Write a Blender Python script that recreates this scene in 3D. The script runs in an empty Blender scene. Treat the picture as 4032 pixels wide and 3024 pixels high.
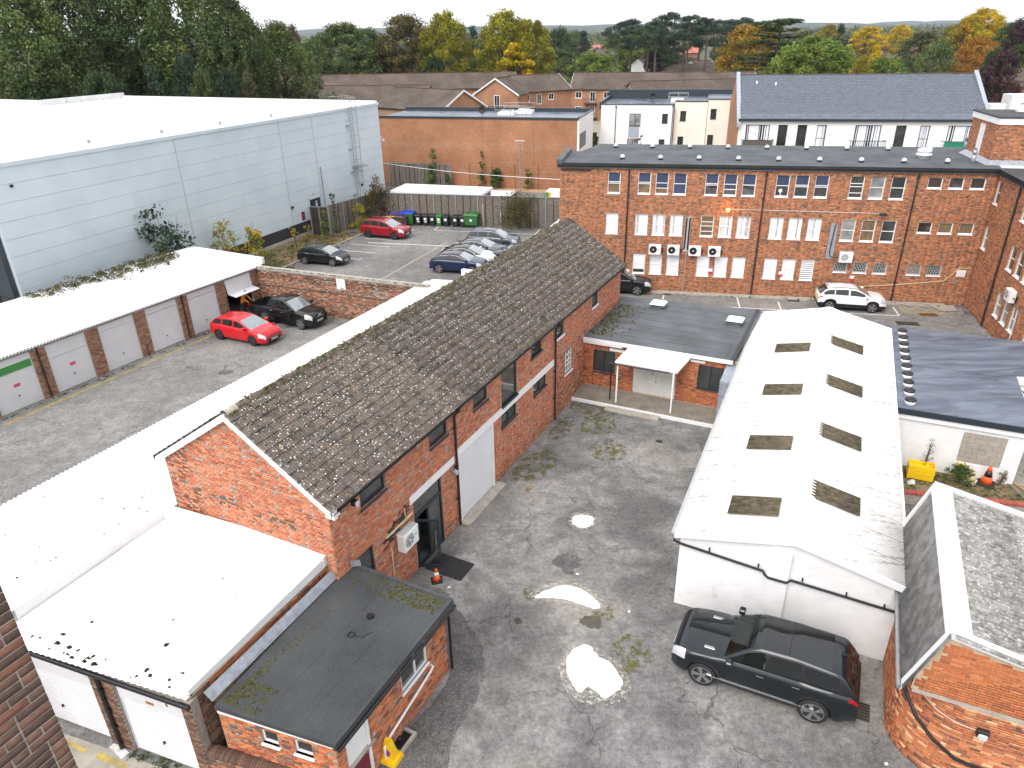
import bpy, math, random
import numpy as np
from mathutils import Vector, Matrix

scene = bpy.context.scene
C = scene.collection
R = random.Random(11)
rng = np.random.default_rng(11)
rad = math.radians

# ---------------------------------------------------------------- camera
CAM = Vector((0.0, 0.0, 16.7))
def make_camera():
 cd = bpy.data.cameras.new('camera')
 cd.sensor_fit = 'HORIZONTAL'; cd.sensor_width = 36.0
 cd.lens = 2825.0 / 4032.0 * 36.0
 cd.clip_start = 0.1; cd.clip_end = 20000
 o = bpy.data.objects.new('camera', cd); C.objects.link(o)
 p, r = rad(26.1), rad(1.05)
 fwd = Vector((0, math.cos(p), -math.sin(p))); down = Vector((0, -math.sin(p), -math.cos(p))); right = Vector((1, 0, 0))
 X = right * math.cos(r) + down * math.sin(r)
 Y = right * math.sin(r) - down * math.cos(r)
 m = Matrix((X, Y, -fwd)).transposed().to_4x4(); m.translation = CAM
 o.matrix_world = m
 scene.camera = o
make_camera()

# ---------------------------------------------------------------- overcast daylight
SUN_EL, SUN_AZ = 48.0, 215.0          # azimuth measured clockwise from +Y
def make_world():
 w = bpy.data.worlds.new('World'); scene.world = w; w.use_nodes = True
 nt = w.node_tree; nt.nodes.clear()
 out = nt.nodes.new('ShaderNodeOutputWorld'); bg = nt.nodes.new('ShaderNodeBackground')
 sky = nt.nodes.new('ShaderNodeTexSky'); sky.sky_type = 'NISHITA'; sky.sun_disc = False
 sky.sun_elevation = rad(SUN_EL); sky.sun_rotation = rad(SUN_AZ)
 sky.air_density = 1.0; sky.dust_density = 4.0; sky.ozone_density = 1.0
 # a closed layer of cloud: the sky colour is almost fully bleached and slightly mottled
 bw = nt.nodes.new('ShaderNodeRGBToBW')
 tc = nt.nodes.new('ShaderNodeTexCoord'); mp = nt.nodes.new('ShaderNodeMapping'); mp.inputs['Scale'].default_value = (1, 1, 3.5)
 nz = nt.nodes.new('ShaderNodeTexNoise'); nz.inputs['Scale'].default_value = 2.2; nz.inputs['Detail'].default_value = 6
 ramp = nt.nodes.new('ShaderNodeMapRange'); ramp.inputs['From Min'].default_value = 0.3; ramp.inputs['From Max'].default_value = 0.7
 ramp.inputs['To Min'].default_value = 0.90; ramp.inputs['To Max'].default_value = 1.08
 mul = nt.nodes.new('ShaderNodeMath'); mul.operation = 'MULTIPLY'
 mix = nt.nodes.new('ShaderNodeMixRGB'); mix.inputs['Fac'].default_value = 0.88
 grey = nt.nodes.new('ShaderNodeCombineColor')
 flat = nt.nodes.new('ShaderNodeMath'); flat.operation = 'MULTIPLY_ADD'; flat.inputs[1].default_value = 0.30; flat.inputs[2].default_value = 5.4
 L = nt.links.new
 L(sky.outputs[0], bw.inputs[0]); L(bw.outputs[0], flat.inputs[0])
 L(tc.outputs['Generated'], mp.inputs[0]); L(mp.outputs[0], nz.inputs['Vector']); L(nz.outputs[0], ramp.inputs[0])
 L(flat.outputs[0], mul.inputs[0]); L(ramp.outputs[0], mul.inputs[1])
 m2 = nt.nodes.new('ShaderNodeMath'); m2.operation = 'MULTIPLY'; m2.inputs[1].default_value = 1.035
 L(mul.outputs[0], m2.inputs[0])
 L(mul.outputs[0], grey.inputs[0]); L(mul.outputs[0], grey.inputs[1]); L(m2.outputs[0], grey.inputs[2])
 L(sky.outputs[0], mix.inputs[1]); L(grey.outputs[0], mix.inputs[2])
 L(mix.outputs[0], bg.inputs['Color']); bg.inputs['Strength'].default_value = 0.13
 L(bg.outputs[0], out.inputs['Surface'])
make_world()
def make_sun():
 ld = bpy.data.lights.new('sun', 'SUN'); ld.energy = 1.0; ld.angle = rad(35); ld.color = (1.0, 0.97, 0.93)
 o = bpy.data.objects.new('sun', ld); C.objects.link(o)
 az, el = rad(SUN_AZ), rad(SUN_EL)
 d = Vector((math.sin(az) * math.cos(el), math.cos(az) * math.cos(el), math.sin(el)))
 o.rotation_euler = d.to_track_quat('Z', 'Y').to_euler(); o.location = (0, 0, 60)
make_sun()
vs = scene.view_settings
vs.view_transform = 'Standard'; vs.look = 'None'; vs.exposure = 1.0; vs.gamma = 1.0; vs.use_curve_mapping = False

# ---------------------------------------------------------------- small helpers
def tag(o, label=None, cat=None, group=None, kind=None):
 if label: o['label'] = label
 if cat: o['category'] = cat
 if group: o['group'] = group
 if kind: o['kind'] = kind
 return o
def thing(name, label, cat, loc=(0, 0, 0), rz=0.0, group=None):
 o = bpy.data.objects.new(name, None); C.objects.link(o)
 o.empty_display_size = 0.3
 o.location = loc; o.rotation_euler = (0, 0, rad(rz))
 return tag(o, label, cat, group)
def put(name, me, parent=None, loc=(0, 0, 0), rz=0.0, scale=None, rot=None):
 o = bpy.data.objects.new(name, me); C.objects.link(o)
 if parent is not None: o.parent = parent
 o.location = loc; o.rotation_euler = rot if rot else (0, 0, rad(rz))
 if scale: o.scale = scale
 return o
def kids(o): return [c for c in C.objects if c.parent == o]
def copy_tree(o, parent=None, index=None):
 c = o.copy(); C.objects.link(c); c.parent = parent
 for ch in list(o.children): copy_tree(ch, c)
 return c

class MB:
 """collects faces, links them as one mesh object"""
 def __init__(s): s.v = []; s.f = []; s.m = []; s.cur = 0
 def add(s, vs, fs, m=None):
  b = len(s.v); s.v += [tuple(v) for v in vs]
  mm = s.cur if m is None else m
  for f in fs: s.f.append(tuple(i + b for i in f)); s.m.append(mm)
  return s
 def quad(s, a, b, c, d, m=None): return s.add((a, b, c, d), ((0, 1, 2, 3),), m)
 def box(s, x0, x1, y0, y1, z0, z1, m=None, ch=0.0):
  if ch <= 0:
   return s.add(((x0,y0,z0),(x1,y0,z0),(x1,y1,z0),(x0,y1,z0),(x0,y0,z1),(x1,y0,z1),(x1,y1,z1),(x0,y1,z1)),
    ((3,2,1,0),(4,5,6,7),(0,1,5,4),(1,2,6,5),(2,3,7,6),(3,0,4,7)), m)
  c = ch
  pl = [(x0+c,y0),(x1-c,y0),(x1,y0+c),(x1,y1-c),(x1-c,y1),(x0+c,y1),(x0,y1-c),(x0,y0+c)]
  pi = [(x0+c,y0+c),(x1-c,y0+c),(x1-c,y0+c),(x1-c,y1-c),(x1-c,y1-c),(x0+c,y1-c),(x0+c,y1-c),(x0+c,y0+c)]
  v = [(p[0],p[1],z0) for p in pl] + [(p[0],p[1],z1-c) for p in pl] + [(p[0],p[1],z1) for p in pi]
  f = [(i,(i+1)%8,(i+1)%8+8,i+8) for i in range(8)] + [(i+8,(i+1)%8+8,(i+1)%8+16,i+16) for i in range(8)]
  f += [tuple(range(16,24)), tuple(range(7,-1,-1))]
  return s.add(v, f, m)
 def prism(s, poly, z0, z1, m=None, mt=None):
  n = len(poly)
  zt = z1 if hasattr(z1, '__len__') else [z1]*n
  v = [(p[0],p[1],z0) for p in poly] + [(p[0],p[1],zt[i]) for i, p in enumerate(poly)]
  s.add(v, [(i,(i+1)%n,(i+1)%n+n,i+n) for i in range(n)] + [tuple(range(n-1,-1,-1))], m)
  b = len(s.v) - 2*n
  s.f.append(tuple(b+n+i for i in range(n))); s.m.append(mt if mt is not None else (s.cur if m is None else m))
  return s
 def bar(s, p, q, w, h=None, up=(0,0,1), m=None):
  """square bar from p to q"""
  p, q = Vector(p), Vector(q); h = h or w
  d = (q-p).normalized(); u = Vector(up)
  if abs(d.dot(u)) > 0.98: u = Vector((1,0,0))
  a = d.cross(u).normalized()*w/2; b = a.cross(d).normalized()*h/2
  v = [p-a-b,p+a-b,p+a+b,p-a+b,q-a-b,q+a-b,q+a+b,q-a+b]
  return s.add(v, ((3,2,1,0),(4,5,6,7),(0,1,5,4),(1,2,6,5),(2,3,7,6),(3,0,4,7)), m)
 def tube(s, pts, r, n=8, m=None, cap=True):
  pts = [Vector(p) for p in pts]; rr = r if hasattr(r,'__len__') else [r]*len(pts)
  v = []; f = []
  for i, p in enumerate(pts):
   d = (pts[min(i+1,len(pts)-1)] - pts[max(i-1,0)]).normalized()
   u = Vector((0,0,1)) if abs(d.z) < 0.95 else Vector((1,0,0))
   a = d.cross(u).normalized(); b = a.cross(d).normalized()
   for k in range(n):
    t = 2*math.pi*k/n; v.append(p + (a*math.cos(t) + b*math.sin(t))*rr[i])
  for i in range(len(pts)-1):
   for k in range(n): f.append((i*n+k, i*n+(k+1)%n, (i+1)*n+(k+1)%n, (i+1)*n+k))
  if cap: f += [tuple(range(n-1,-1,-1)), tuple(range((len(pts)-1)*n, len(pts)*n))]
  return s.add(v, f, m)
 def lathe(s, prof, n=16, c=(0,0,0), axis='z', m=None):
  v = []; f = []
  for r, z in prof:
   for k in range(n):
    t = 2*math.pi*k/n; x, y = r*math.cos(t), r*math.sin(t)
    if axis == 'z': v.append((c[0]+x, c[1]+y, c[2]+z))
    elif axis == 'y': v.append((c[0]+x, c[1]+z, c[2]-y))
    else: v.append((c[0]+z, c[1]+x, c[2]+y))
  for i in range(len(prof)-1):
   for k in range(n): f.append((i*n+k, i*n+(k+1)%n, (i+1)*n+(k+1)%n, (i+1)*n+k))
  if prof[0][0] > 1e-4: f.append(tuple(range(n-1,-1,-1)))
  if prof[-1][0] > 1e-4: f.append(tuple(range((len(prof)-1)*n, len(prof)*n)))
  return s.add(v, f, m)
 def mesh(s, name, mats, smooth=False):
  me = bpy.data.meshes.new(name); me.from_pydata(s.v, [], s.f)
  mats = mats if isinstance(mats, (list, tuple)) else [mats]
  for m in mats: me.materials.append(MAT[m] if isinstance(m, str) else m)
  if len(mats) > 1: me.polygons.foreach_set('material_index', s.m)
  if smooth: me.shade_smooth() if smooth is True else me.shade_auto_smooth(rad(smooth)) if hasattr(me,'shade_auto_smooth') else me.shade_smooth()
  me.update(); return me
 def build(s, name, mats, parent=None, loc=(0,0,0), rz=0.0, smooth=False, rot=None):
  return put(name, s.mesh(name, mats, smooth), parent, loc, rz, rot=rot)

def np_mesh(name, verts, quads, mat, tint=None, smooth=False):
 """big mesh from numpy arrays; quads (n,4); tint (n,3) per face"""
 me = bpy.data.meshes.new(name)
 nv, nf, k = len(verts), len(quads), quads.shape[1]
 me.vertices.add(nv); me.vertices.foreach_set('co', verts.astype(np.float32).ravel())
 me.loops.add(nf*k); me.loops.foreach_set('vertex_index', quads.astype(np.int32).ravel())
 me.polygons.add(nf); me.polygons.foreach_set('loop_start', np.arange(0, nf*k, k, dtype=np.int32))
 me.update(calc_edges=True)
 me.materials.append(MAT[mat] if isinstance(mat, str) else mat)
 if tint is not None:
  a = me.attributes.new('tint', 'FLOAT_COLOR', 'FACE')
  col = np.ones((nf, 4), np.float32); col[:, :3] = tint
  a.data.foreach_set('color', col.ravel())
 if smooth: me.shade_smooth()
 me.validate(); return me

# ---------------------------------------------------------------- procedural materials
MAT = {}
class NT:
 def __init__(s, name):
  s.m = bpy.data.materials.new(name); s.m.use_nodes = True; s.t = s.m.node_tree
  s.b = s.t.nodes['Principled BSDF']; s.o = s.t.nodes['Material Output']; MAT[name] = s.m
 def n(s, typ, **kw):
  x = s.t.nodes.new('ShaderNode' + typ)
  for k, v in kw.items():
   if k in x.inputs: x.inputs[k].default_value = v
   else: setattr(x, k, v)
  return x
 def l(s, a, b): s.t.links.new(a, b)
 def pos(s, scale=(1,1,1), obj=False):
  g = s.n('TexCoord').outputs['Object'] if obj else s.n('NewGeometry').outputs['Position']
  mp = s.n('Mapping'); mp.inputs['Scale'].default_value = scale; s.l(g, mp.inputs[0]); return mp.outputs[0]
 def noise(s, scale, detail=4, rough=0.55, vec=None, dist=0.0):
  x = s.n('TexNoise'); x.inputs['Scale'].default_value = scale; x.inputs['Detail'].default_value = detail
  x.inputs['Roughness'].default_value = rough; x.inputs['Distortion'].default_value = dist
  s.l(vec if vec is not None else s.pos(), x.inputs['Vector']); return x.outputs[0]
 def rng(s, a, f0, f1, t0=0.0, t1=1.0):
  x = s.n('MapRange'); x.inputs['From Min'].default_value = f0; x.inputs['From Max'].default_value = f1
  x.inputs['To Min'].default_value = t0; x.inputs['To Max'].default_value = t1; s.l(a, x.inputs[0]); return x.outputs[0]
 def mix(s, f, a, b, typ='MIX'):
  x = s.n('MixRGB', blend_type=typ)
  for i, q in ((0, f), (1, a), (2, b)):
   if hasattr(q, 'links'): s.l(q, x.inputs[i])
   elif i == 0: x.inputs[0].default_value = q
   else: x.inputs[i].default_value = (*q, 1)
  return x.outputs[0]
 def math(s, op, a, b):
  x = s.n('Math', operation=op)
  for i, q in ((0, a), (1, b)):
   if hasattr(q, 'links'): s.l(q, x.inputs[i])
   else: x.inputs[i].default_value = q
  return x.outputs[0]
 def bump(s, h, strength=0.3, dist=0.02):
  x = s.n('Bump'); x.inputs['Strength'].default_value = strength; x.inputs['Distance'].default_value = dist
  s.l(h, x.inputs['Height']); s.l(x.outputs[0], s.b.inputs['Normal'])
 def col(s, c):
  if hasattr(c, 'links'): s.l(c, s.b.inputs['Base Color'])
  else: s.b.inputs['Base Color'].default_value = (*c, 1)
 def set(s, rough=0.6, metal=0.0, spec=0.5, coat=0.0):
  s.b.inputs['Roughness'].default_value = rough; s.b.inputs['Metallic'].default_value = metal
  s.b.inputs['Specular IOR Level'].default_value = spec; s.b.inputs['Coat Weight'].default_value = coat
  s.b.inputs['Coat Roughness'].default_value = 0.03
  return s

def plain(name, c, rough=0.6, metal=0.0, spec=0.5, var=0.12, scale=3.0, bump=0.0, coat=0.0, dirt=None):
 """one colour with mottling, optional dirt colour in blotches and fine bump"""
 t = NT(name).set(rough, metal, spec, coat)
 a = t.rng(t.noise(scale, 5), 0.3, 0.7, 1-var, 1+var)
 k = t.mix(1.0, c, (1,1,1), 'MULTIPLY')
 x = t.n('MixRGB', blend_type='MULTIPLY'); x.inputs[0].default_value = 1; x.inputs[1].default_value = (*c, 1)
 g = t.n('CombineColor'); [t.l(a, g.inputs[i]) for i in range(3)]
 t.l(g.outputs[0], x.inputs[2]); out = x.outputs[0]
 if dirt:
  dc, amount, ds = dirt
  f = t.rng(t.noise(ds, 6, 0.65), 0.72-amount*0.3, 0.82-amount*0.15, 0, 0.85)
  out = t.mix(f, out, dc)
 t.col(out)
 if bump: t.bump(t.noise(scale*14, 4), bump, 0.01)
 return t.m
# ---------------------------------------------------------------- material library
def build_materials():
 # bricks: tint comes from the brick itself (object colour for single bricks, face attribute for the joined rest)
 for nm, src in (('brick_piece', 'obj'), ('brick_mass', 'att')):
  t = NT(nm).set(0.88, 0, 0.3)
  c = t.n('ObjectInfo').outputs['Color'] if src == 'obj' else t.n('Attribute', attribute_name='tint').outputs['Color']
  v = t.rng(t.noise(26, 5), 0.3, 0.7, 0.80, 1.18)
  g = t.n('CombineColor'); [t.l(v, g.inputs[i]) for i in range(3)]
  k = t.mix(1.0, c, g.outputs[0], 'MULTIPLY')
  soot = t.rng(t.noise(0.9, 6, 0.7), 0.58, 0.85, 0.0, 0.28)
  t.col(t.mix(soot, k, (0.10, 0.075, 0.06)))
  t.bump(t.noise(70, 3), 0.25, 0.006)
 plain('mortar_pale', (0.42, 0.40, 0.33), 0.95, var=0.2, scale=8, bump=0.2)
 plain('mortar_tan', (0.46, 0.35, 0.235), 0.95, var=0.25, scale=8, bump=0.2, dirt=((0.12, 0.10, 0.08), 0.4, 1.3))
 plain('mortar_grey', (0.30, 0.27, 0.23), 0.95, var=0.25, scale=8, bump=0.2, dirt=((0.10, 0.09, 0.08), 0.4, 1.3))
 plain('white_paint', (0.76, 0.76, 0.755), 0.55, var=0.04, scale=1.2)
 plain('white_render', (0.80, 0.79, 0.76), 0.8, var=0.05, scale=0.6)
 plain('cream_render', (0.78, 0.74, 0.64), 0.8, var=0.05, scale=0.6)
 plain('white_block', (0.72, 0.72, 0.715), 0.8, var=0.06, scale=2.0, bump=0.15, dirt=((0.42, 0.41, 0.37), 0.22, 0.9))
 plain('white_door', (0.62, 0.625, 0.64), 0.5, var=0.05, scale=1.0, dirt=((0.48, 0.46, 0.43), 0.30, 1.5))
 plain('white_sheet', (0.78, 0.78, 0.775), 0.55, var=0.05, scale=0.8, dirt=((0.50, 0.49, 0.46), 0.16, 1.2))
 plain('trim_white', (0.74, 0.745, 0.745), 0.5, var=0.04, scale=2.5)
 plain('trim_grey', (0.42, 0.43, 0.43), 0.6, var=0.1, scale=2.5, dirt=((0.25, 0.25, 0.24), 0.3, 2.0))
 plain('anthracite', (0.022, 0.032, 0.040), 0.4, var=0.1, scale=2.0)
 plain('black_plastic', (0.012, 0.012, 0.014), 0.35, var=0.15, scale=4.0)
 plain('black_paint', (0.018, 0.018, 0.019), 0.6, var=0.2, scale=3.0, dirt=((0.06, 0.065, 0.05), 0.3, 1.5))
 plain('rubber', (0.016, 0.016, 0.017), 0.8, var=0.2, scale=12)
 plain('steel', (0.36, 0.38, 0.40), 0.42, 0.7, var=0.12, scale=3)
 plain('galv', (0.30, 0.32, 0.33), 0.5, 0.5, var=0.15, scale=5)
 plain('lead', (0.34, 0.37, 0.41), 0.45, 0.35, var=0.22, scale=5, bump=0.3, dirt=((0.16, 0.17, 0.17), 0.3, 3))
 plain('concrete', (0.36, 0.33, 0.28), 0.9, var=0.18, scale=3, bump=0.2, dirt=((0.14, 0.14, 0.09), 0.45, 1.4))
 plain('concrete_block', (0.34, 0.30, 0.255), 0.95, var=0.12, scale=4, bump=0.3)
 plain('cement_patch', (0.78, 0.74, 0.65), 0.95, var=0.12, scale=7, bump=0.6, dirt=((0.45,0.40,0.32),0.12,3))
 t = NT('patch_fringe').set(0.95, 0, 0.1); t.col((0.60, 0.56, 0.48)); t.l(t.rng(t.noise(9, 6, 0.8), 0.48, 0.60, 0, 0.8), t.b.inputs['Alpha'])
 plain('line_white', (0.62, 0.62, 0.60), 0.8, var=0.25, scale=6, dirt=((0.09, 0.09, 0.09), 0.35, 5.0))
 plain('line_yellow', (0.48, 0.36, 0.09), 0.8, var=0.25, scale=6, dirt=((0.20, 0.19, 0.17), 0.85, 1.6))
 plain('yellow_plastic', (0.80, 0.50, 0.01), 0.45, var=0.08, scale=4)
 plain('orange_plastic', (0.72, 0.09, 0.015), 0.5, var=0.15, scale=4)
 plain('cream_plastic', (0.62, 0.54, 0.32), 0.6, var=0.15, scale=4)
 plain('maroon', (0.16, 0.008, 0.03), 0.45, var=0.1, scale=3)
 plain('green_bin', (0.035, 0.14, 0.035), 0.5, var=0.1, scale=4)
 plain('dark_bin', (0.015, 0.020, 0.022), 0.5, var=0.12, scale=4)
 plain('blue_plastic', (0.010, 0.05, 0.42), 0.5, var=0.1, scale=4)
 plain('wood_old', (0.16, 0.135, 0.11), 0.9, var=0.3, scale=5, bump=0.3)
 plain('wood_dark', (0.045, 0.032, 0.026), 0.9, var=0.3, scale=5)
 plain('timber', (0.30, 0.20, 0.10), 0.85, var=0.3, scale=5)
 plain('grey_doors', (0.60, 0.60, 0.57), 0.75, var=0.08, scale=2.5, dirt=((0.36, 0.35, 0.32), 0.3, 3))
 plain('blind_white', (0.74, 0.76, 0.80), 0.8, var=0.06, scale=2)
 plain('blind_blue', (0.035, 0.052, 0.105), 0.7, var=0.12, scale=1.5)
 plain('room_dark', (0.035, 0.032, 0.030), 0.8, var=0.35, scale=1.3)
 plain('room_tan', (0.16, 0.11, 0.06), 0.8, var=0.35, scale=1.8)
 plain('green_cloth', (0.01, 0.30, 0.15), 0.8, var=0.1, scale=4)
 plain('red_sign', (0.65, 0.015, 0.04), 0.6, var=0.05)
 plain('pink_sign', (0.62, 0.06, 0.16), 0.6, var=0.05)
 plain('sign_green', (0.05, 0.25, 0.06), 0.6, var=0.1, scale=5)
 plain('slate_panel', (0.32, 0.36, 0.40), 0.6, var=0.08)
 plain('bark', (0.10, 0.08, 0.06), 0.95, var=0.3, scale=6, bump=0.4)
 plain('skin', (0.50, 0.27, 0.19), 0.6, var=0.06, scale=8)
 plain('cloth_white', (0.70, 0.70, 0.72), 0.85, var=0.08, scale=8)
 plain('cloth_orange', (0.72, 0.28, 0.01), 0.8, var=0.1, scale=8)
 plain('cloth_dark', (0.02, 0.022, 0.03), 0.9, var=0.2, scale=8)
 plain('cap_blue', (0.02, 0.06, 0.20), 0.85, var=0.1, scale=8)
 plain('hair_grey', (0.16, 0.14, 0.12), 0.9, var=0.2, scale=20)
 plain('seat_cream', (0.58, 0.52, 0.42), 0.6, var=0.06, scale=4)
 plain('chrome', (0.72, 0.73, 0.75), 0.18, 1.0, var=0.03)
 plain('alloy', (0.42, 0.42, 0.43), 0.3, 0.85, var=0.05)
 plain('alloy_dark', (0.06, 0.06, 0.065), 0.3, 0.6, var=0.05)
 plain('plate_white', (0.72, 0.72, 0.70), 0.5, var=0.03)
 plain('plate_yellow', (0.70, 0.52, 0.05), 0.5, var=0.03)
 plain('tail_red', (0.30, 0.006, 0.010), 0.15, 0, 0.7, var=0.1)
 plain('rust', (0.30, 0.12, 0.03), 0.9, var=0.3, scale=6)
 plain('gravel_tan', (0.42, 0.27, 0.16), 0.95, var=0.3, scale=10, bump=0.4)
 plain('aggregate', (0.30, 0.26, 0.21), 0.95, var=0.15, scale=4)
 plain('litter', (0.70, 0.70, 0.68), 0.8, var=0.1)
 # glass: dark room behind, mirror-like film in front
 t = NT('glass').set(0.03, 0, 0.9, 0.6); t.col(t.mix(t.rng(t.noise(0.7, 2), 0.35, 0.65), (0.016, 0.019, 0.021), (0.050, 0.052, 0.050)))
 t = NT('glass_light').set(0.05, 0, 0.9, 0.5); t.col(t.mix(t.rng(t.noise(1.1, 3), 0.35, 0.65), (0.16, 0.17, 0.17), (0.36, 0.36, 0.35)))
 t = NT('car_glass').set(0.02, 0, 0.5, 0.3); t.col((0.012, 0.014, 0.015)); t.b.inputs['IOR'].default_value = 1.5
 t = NT('screen_glass').set(0.04, 0, 1.0, 1.0); t.col((0.20, 0.235, 0.245)); t.b.inputs['IOR'].default_value = 1.7
 t = NT('lamp_glass').set(0.06, 0, 0.8, 1.0); t.col((0.55, 0.57, 0.60))
 # clear tinted glass: what is behind stays visible
 t = NT('clear_glass'); g = t.n('BsdfGlossy'); g.inputs['Roughness'].default_value = 0.02; g.inputs['Color'].default_value = (0.9, 1, 0.97, 1)
 tr = t.n('BsdfTransparent'); tr.inputs['Color'].default_value = (0.62, 0.70, 0.67, 1); fr = t.n('Fresnel'); fr.inputs['IOR'].default_value = 1.42
 mx = t.n('MixShader'); t.l(fr.outputs[0], mx.inputs[0]); t.l(tr.outputs[0], mx.inputs[1]); t.l(g.outputs[0], mx.inputs[2]); t.l(mx.outputs[0], t.o.inputs['Surface'])
 # lit sodium lamp
 t = NT('lamp_lit'); t.col((1, 0.5, 0.1)); t.b.inputs['Emission Color'].default_value = (1.0, 0.36, 0.04, 1); t.b.inputs['Emission Strength'].default_value = 6
 # car paints
 for nm, c, me in (('paint_black', (0.006, 0.007, 0.009), 0.0), ('paint_red', (0.52, 0.006, 0.012), 0.0), ('paint_darkred', (0.28, 0.006, 0.014), 0.2),
                      ('paint_white', (0.78, 0.78, 0.78), 0.0), ('paint_grey', (0.085, 0.095, 0.11), 0.3), ('paint_slate', (0.05, 0.062, 0.07), 0.3),
                      ('paint_blue', (0.010, 0.022, 0.065), 0.2), ('paint_navy', (0.010, 0.016, 0.05), 0.2), ('paint_tealblack', (0.006, 0.010, 0.013), 0.1)):
  t = NT(nm).set(0.4, me, 0.15, 1.0); t.col(c)
 # tarmac and yard
 def tarmac(name, dark, light, moss=0.0, pale=0.0, patchscale=0.28, tan=(0.30, 0.26, 0.21)):
  t = NT(name).set(0.92, 0, 0.25)
  a = t.rng(t.noise(patchscale, 7, 0.62, dist=0.8), 0.36, 0.64)
  c = t.mix(a, dark, light)
  b2 = t.rng(t.noise(1.6, 6, 0.68), 0.40, 0.62, 0.0, 0.55)
  c = t.mix(b2, c, tuple(x*0.55 for x in dark))
  if pale: c = t.mix(t.rng(t.noise(0.16, 6, 0.6), 0.50, 0.66, 0.0, pale), c, tan)
  g1 = t.rng(t.noise(7, 6, 0.75), 0.36, 0.66, 0.70, 1.28); gc = t.n('CombineColor'); [t.l(g1, gc.inputs[i]) for i in range(3)]; c = t.mix(1.0, c, gc.outputs[0], 'MULTIPLY')
  vo = t.n('TexVoronoi', feature='DISTANCE_TO_EDGE'); vo.inputs['Scale'].default_value = 0.33; wv = t.n('TexNoise'); wv.inputs['Scale'].default_value = 1.6; wv.inputs['Detail'].default_value = 5
  t.l(t.pos(), wv.inputs['Vector']); ad = t.n('VectorMath', operation='MULTIPLY_ADD'); t.l(wv.outputs['Color'], ad.inputs[0]); ad.inputs[1].default_value = (1.3,1.3,0); t.l(t.pos(), ad.inputs[2]); t.l(ad.outputs[0], vo.inputs['Vector'])
  ck = t.math('MULTIPLY', t.rng(vo.outputs['Distance'], 0.0, 0.011, 0.75, 0), t.rng(t.noise(0.22, 3), 0.47, 0.55, 0, 1)); c = t.mix(ck, c, (0.035, 0.033, 0.030))
  sp = t.rng(t.noise(48, 3), 0.57, 0.70, 0.0, 0.6); c = t.mix(sp, c, (0.56, 0.54, 0.51))
  sp2 = t.rng(t.noise(34, 2), 0.62, 0.70, 0.0, 0.5); c = t.mix(sp2, c, (0.03, 0.03, 0.03))
  if moss: c = t.mix(t.rng(t.noise(0.42, 7, 0.7), 0.63, 0.72, 0.0, moss), c, (0.055, 0.065, 0.025))
  t.col(c); t.bump(t.noise(50, 3), 0.5, 0.012)
 tarmac('tarmac_yard', (0.125, 0.122, 0.119), (0.30, 0.293, 0.283), 0.5, 0.6, 0.34, (0.36, 0.32, 0.26))
 tarmac('tarmac_strip', (0.095, 0.092, 0.091), (0.155, 0.150, 0.146), 0.25, 0.0, 0.5)
 tarmac('tarmac_court', (0.185, 0.178, 0.168), (0.275, 0.265, 0.25), 0.0, 0.5, 0.22, (0.33, 0.31, 0.275))
 tarmac('tarmac_park', (0.155, 0.150, 0.143), (0.225, 0.217, 0.206), 0.0, 0.4, 0.15, (0.34, 0.32, 0.285))
 tarmac('tarmac_plain', (0.090, 0.088, 0.085), (0.13, 0.125, 0.12))
 tarmac('ground_far', (0.075, 0.085, 0.045), (0.12, 0.115, 0.07))
 t = NT('earth').set(0.95, 0, 0.2)
 c = t.mix(t.rng(t.noise(1.1, 6, 0.65), 0.4, 0.6), (0.24, 0.17, 0.10), (0.12, 0.10, 0.05)); t.col(t.mix(t.rng(t.noise(2.3, 5), 0.52, 0.66, 0, 0.8), c, (0.07, 0.10, 0.03))); t.bump(t.noise(18, 4), 0.6, 0.03)
 # roofing felt: mineral grains, lap seams are geometry
 for nm, c in (('felt_green', (0.046, 0.050, 0.051)), ('felt_grey', (0.078, 0.086, 0.094)), ('felt_dark', (0.052, 0.054, 0.058)), ('felt_slate', (0.098, 0.106, 0.114))):
  t = NT(nm).set(0.85, 0, 0.35)
  k = t.mix(t.rng(t.noise(0.55, 6, 0.6), 0.35, 0.65), tuple(x*0.75 for x in c), tuple(x*1.3 for x in c))
  k = t.mix(t.rng(t.noise(90, 2), 0.58, 0.7, 0, 0.45), k, (0.26, 0.28, 0.28)); k = t.mix(t.rng(t.noise(45, 2), 0.6, 0.7, 0, 0.5), k, (0.02, 0.022, 0.022))
  t.col(k); t.bump(t.noise(110, 2), 0.3, 0.004)
 # liquid-coated blue grey membrane with damp streaks
 t = NT('membrane').set(0.32, 0, 0.6)
 ca, sa = math.cos(rad(-25)), math.sin(rad(-25))
 mp = t.n('Mapping'); mp.inputs['Rotation'].default_value = (0, 0, rad(25)); mp.inputs['Scale'].default_value = (0.35, 1.5, 1); t.l(t.n('NewGeometry').outputs['Position'], mp.inputs[0])
 f = t.rng(t.noise(1.0, 6, 0.6, mp.outputs[0], 0.6), 0.40, 0.64)
 k = t.mix(f, (0.075, 0.092, 0.125), (0.155, 0.185, 0.235)); t.col(k)
 t.l(t.rng(t.noise(0.8, 5, 0.6, mp.outputs[0]), 0.40, 0.62, 0.16, 0.55), t.b.inputs['Roughness']); t.bump(t.noise(1.6, 4), 0.35, 0.05)
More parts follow.
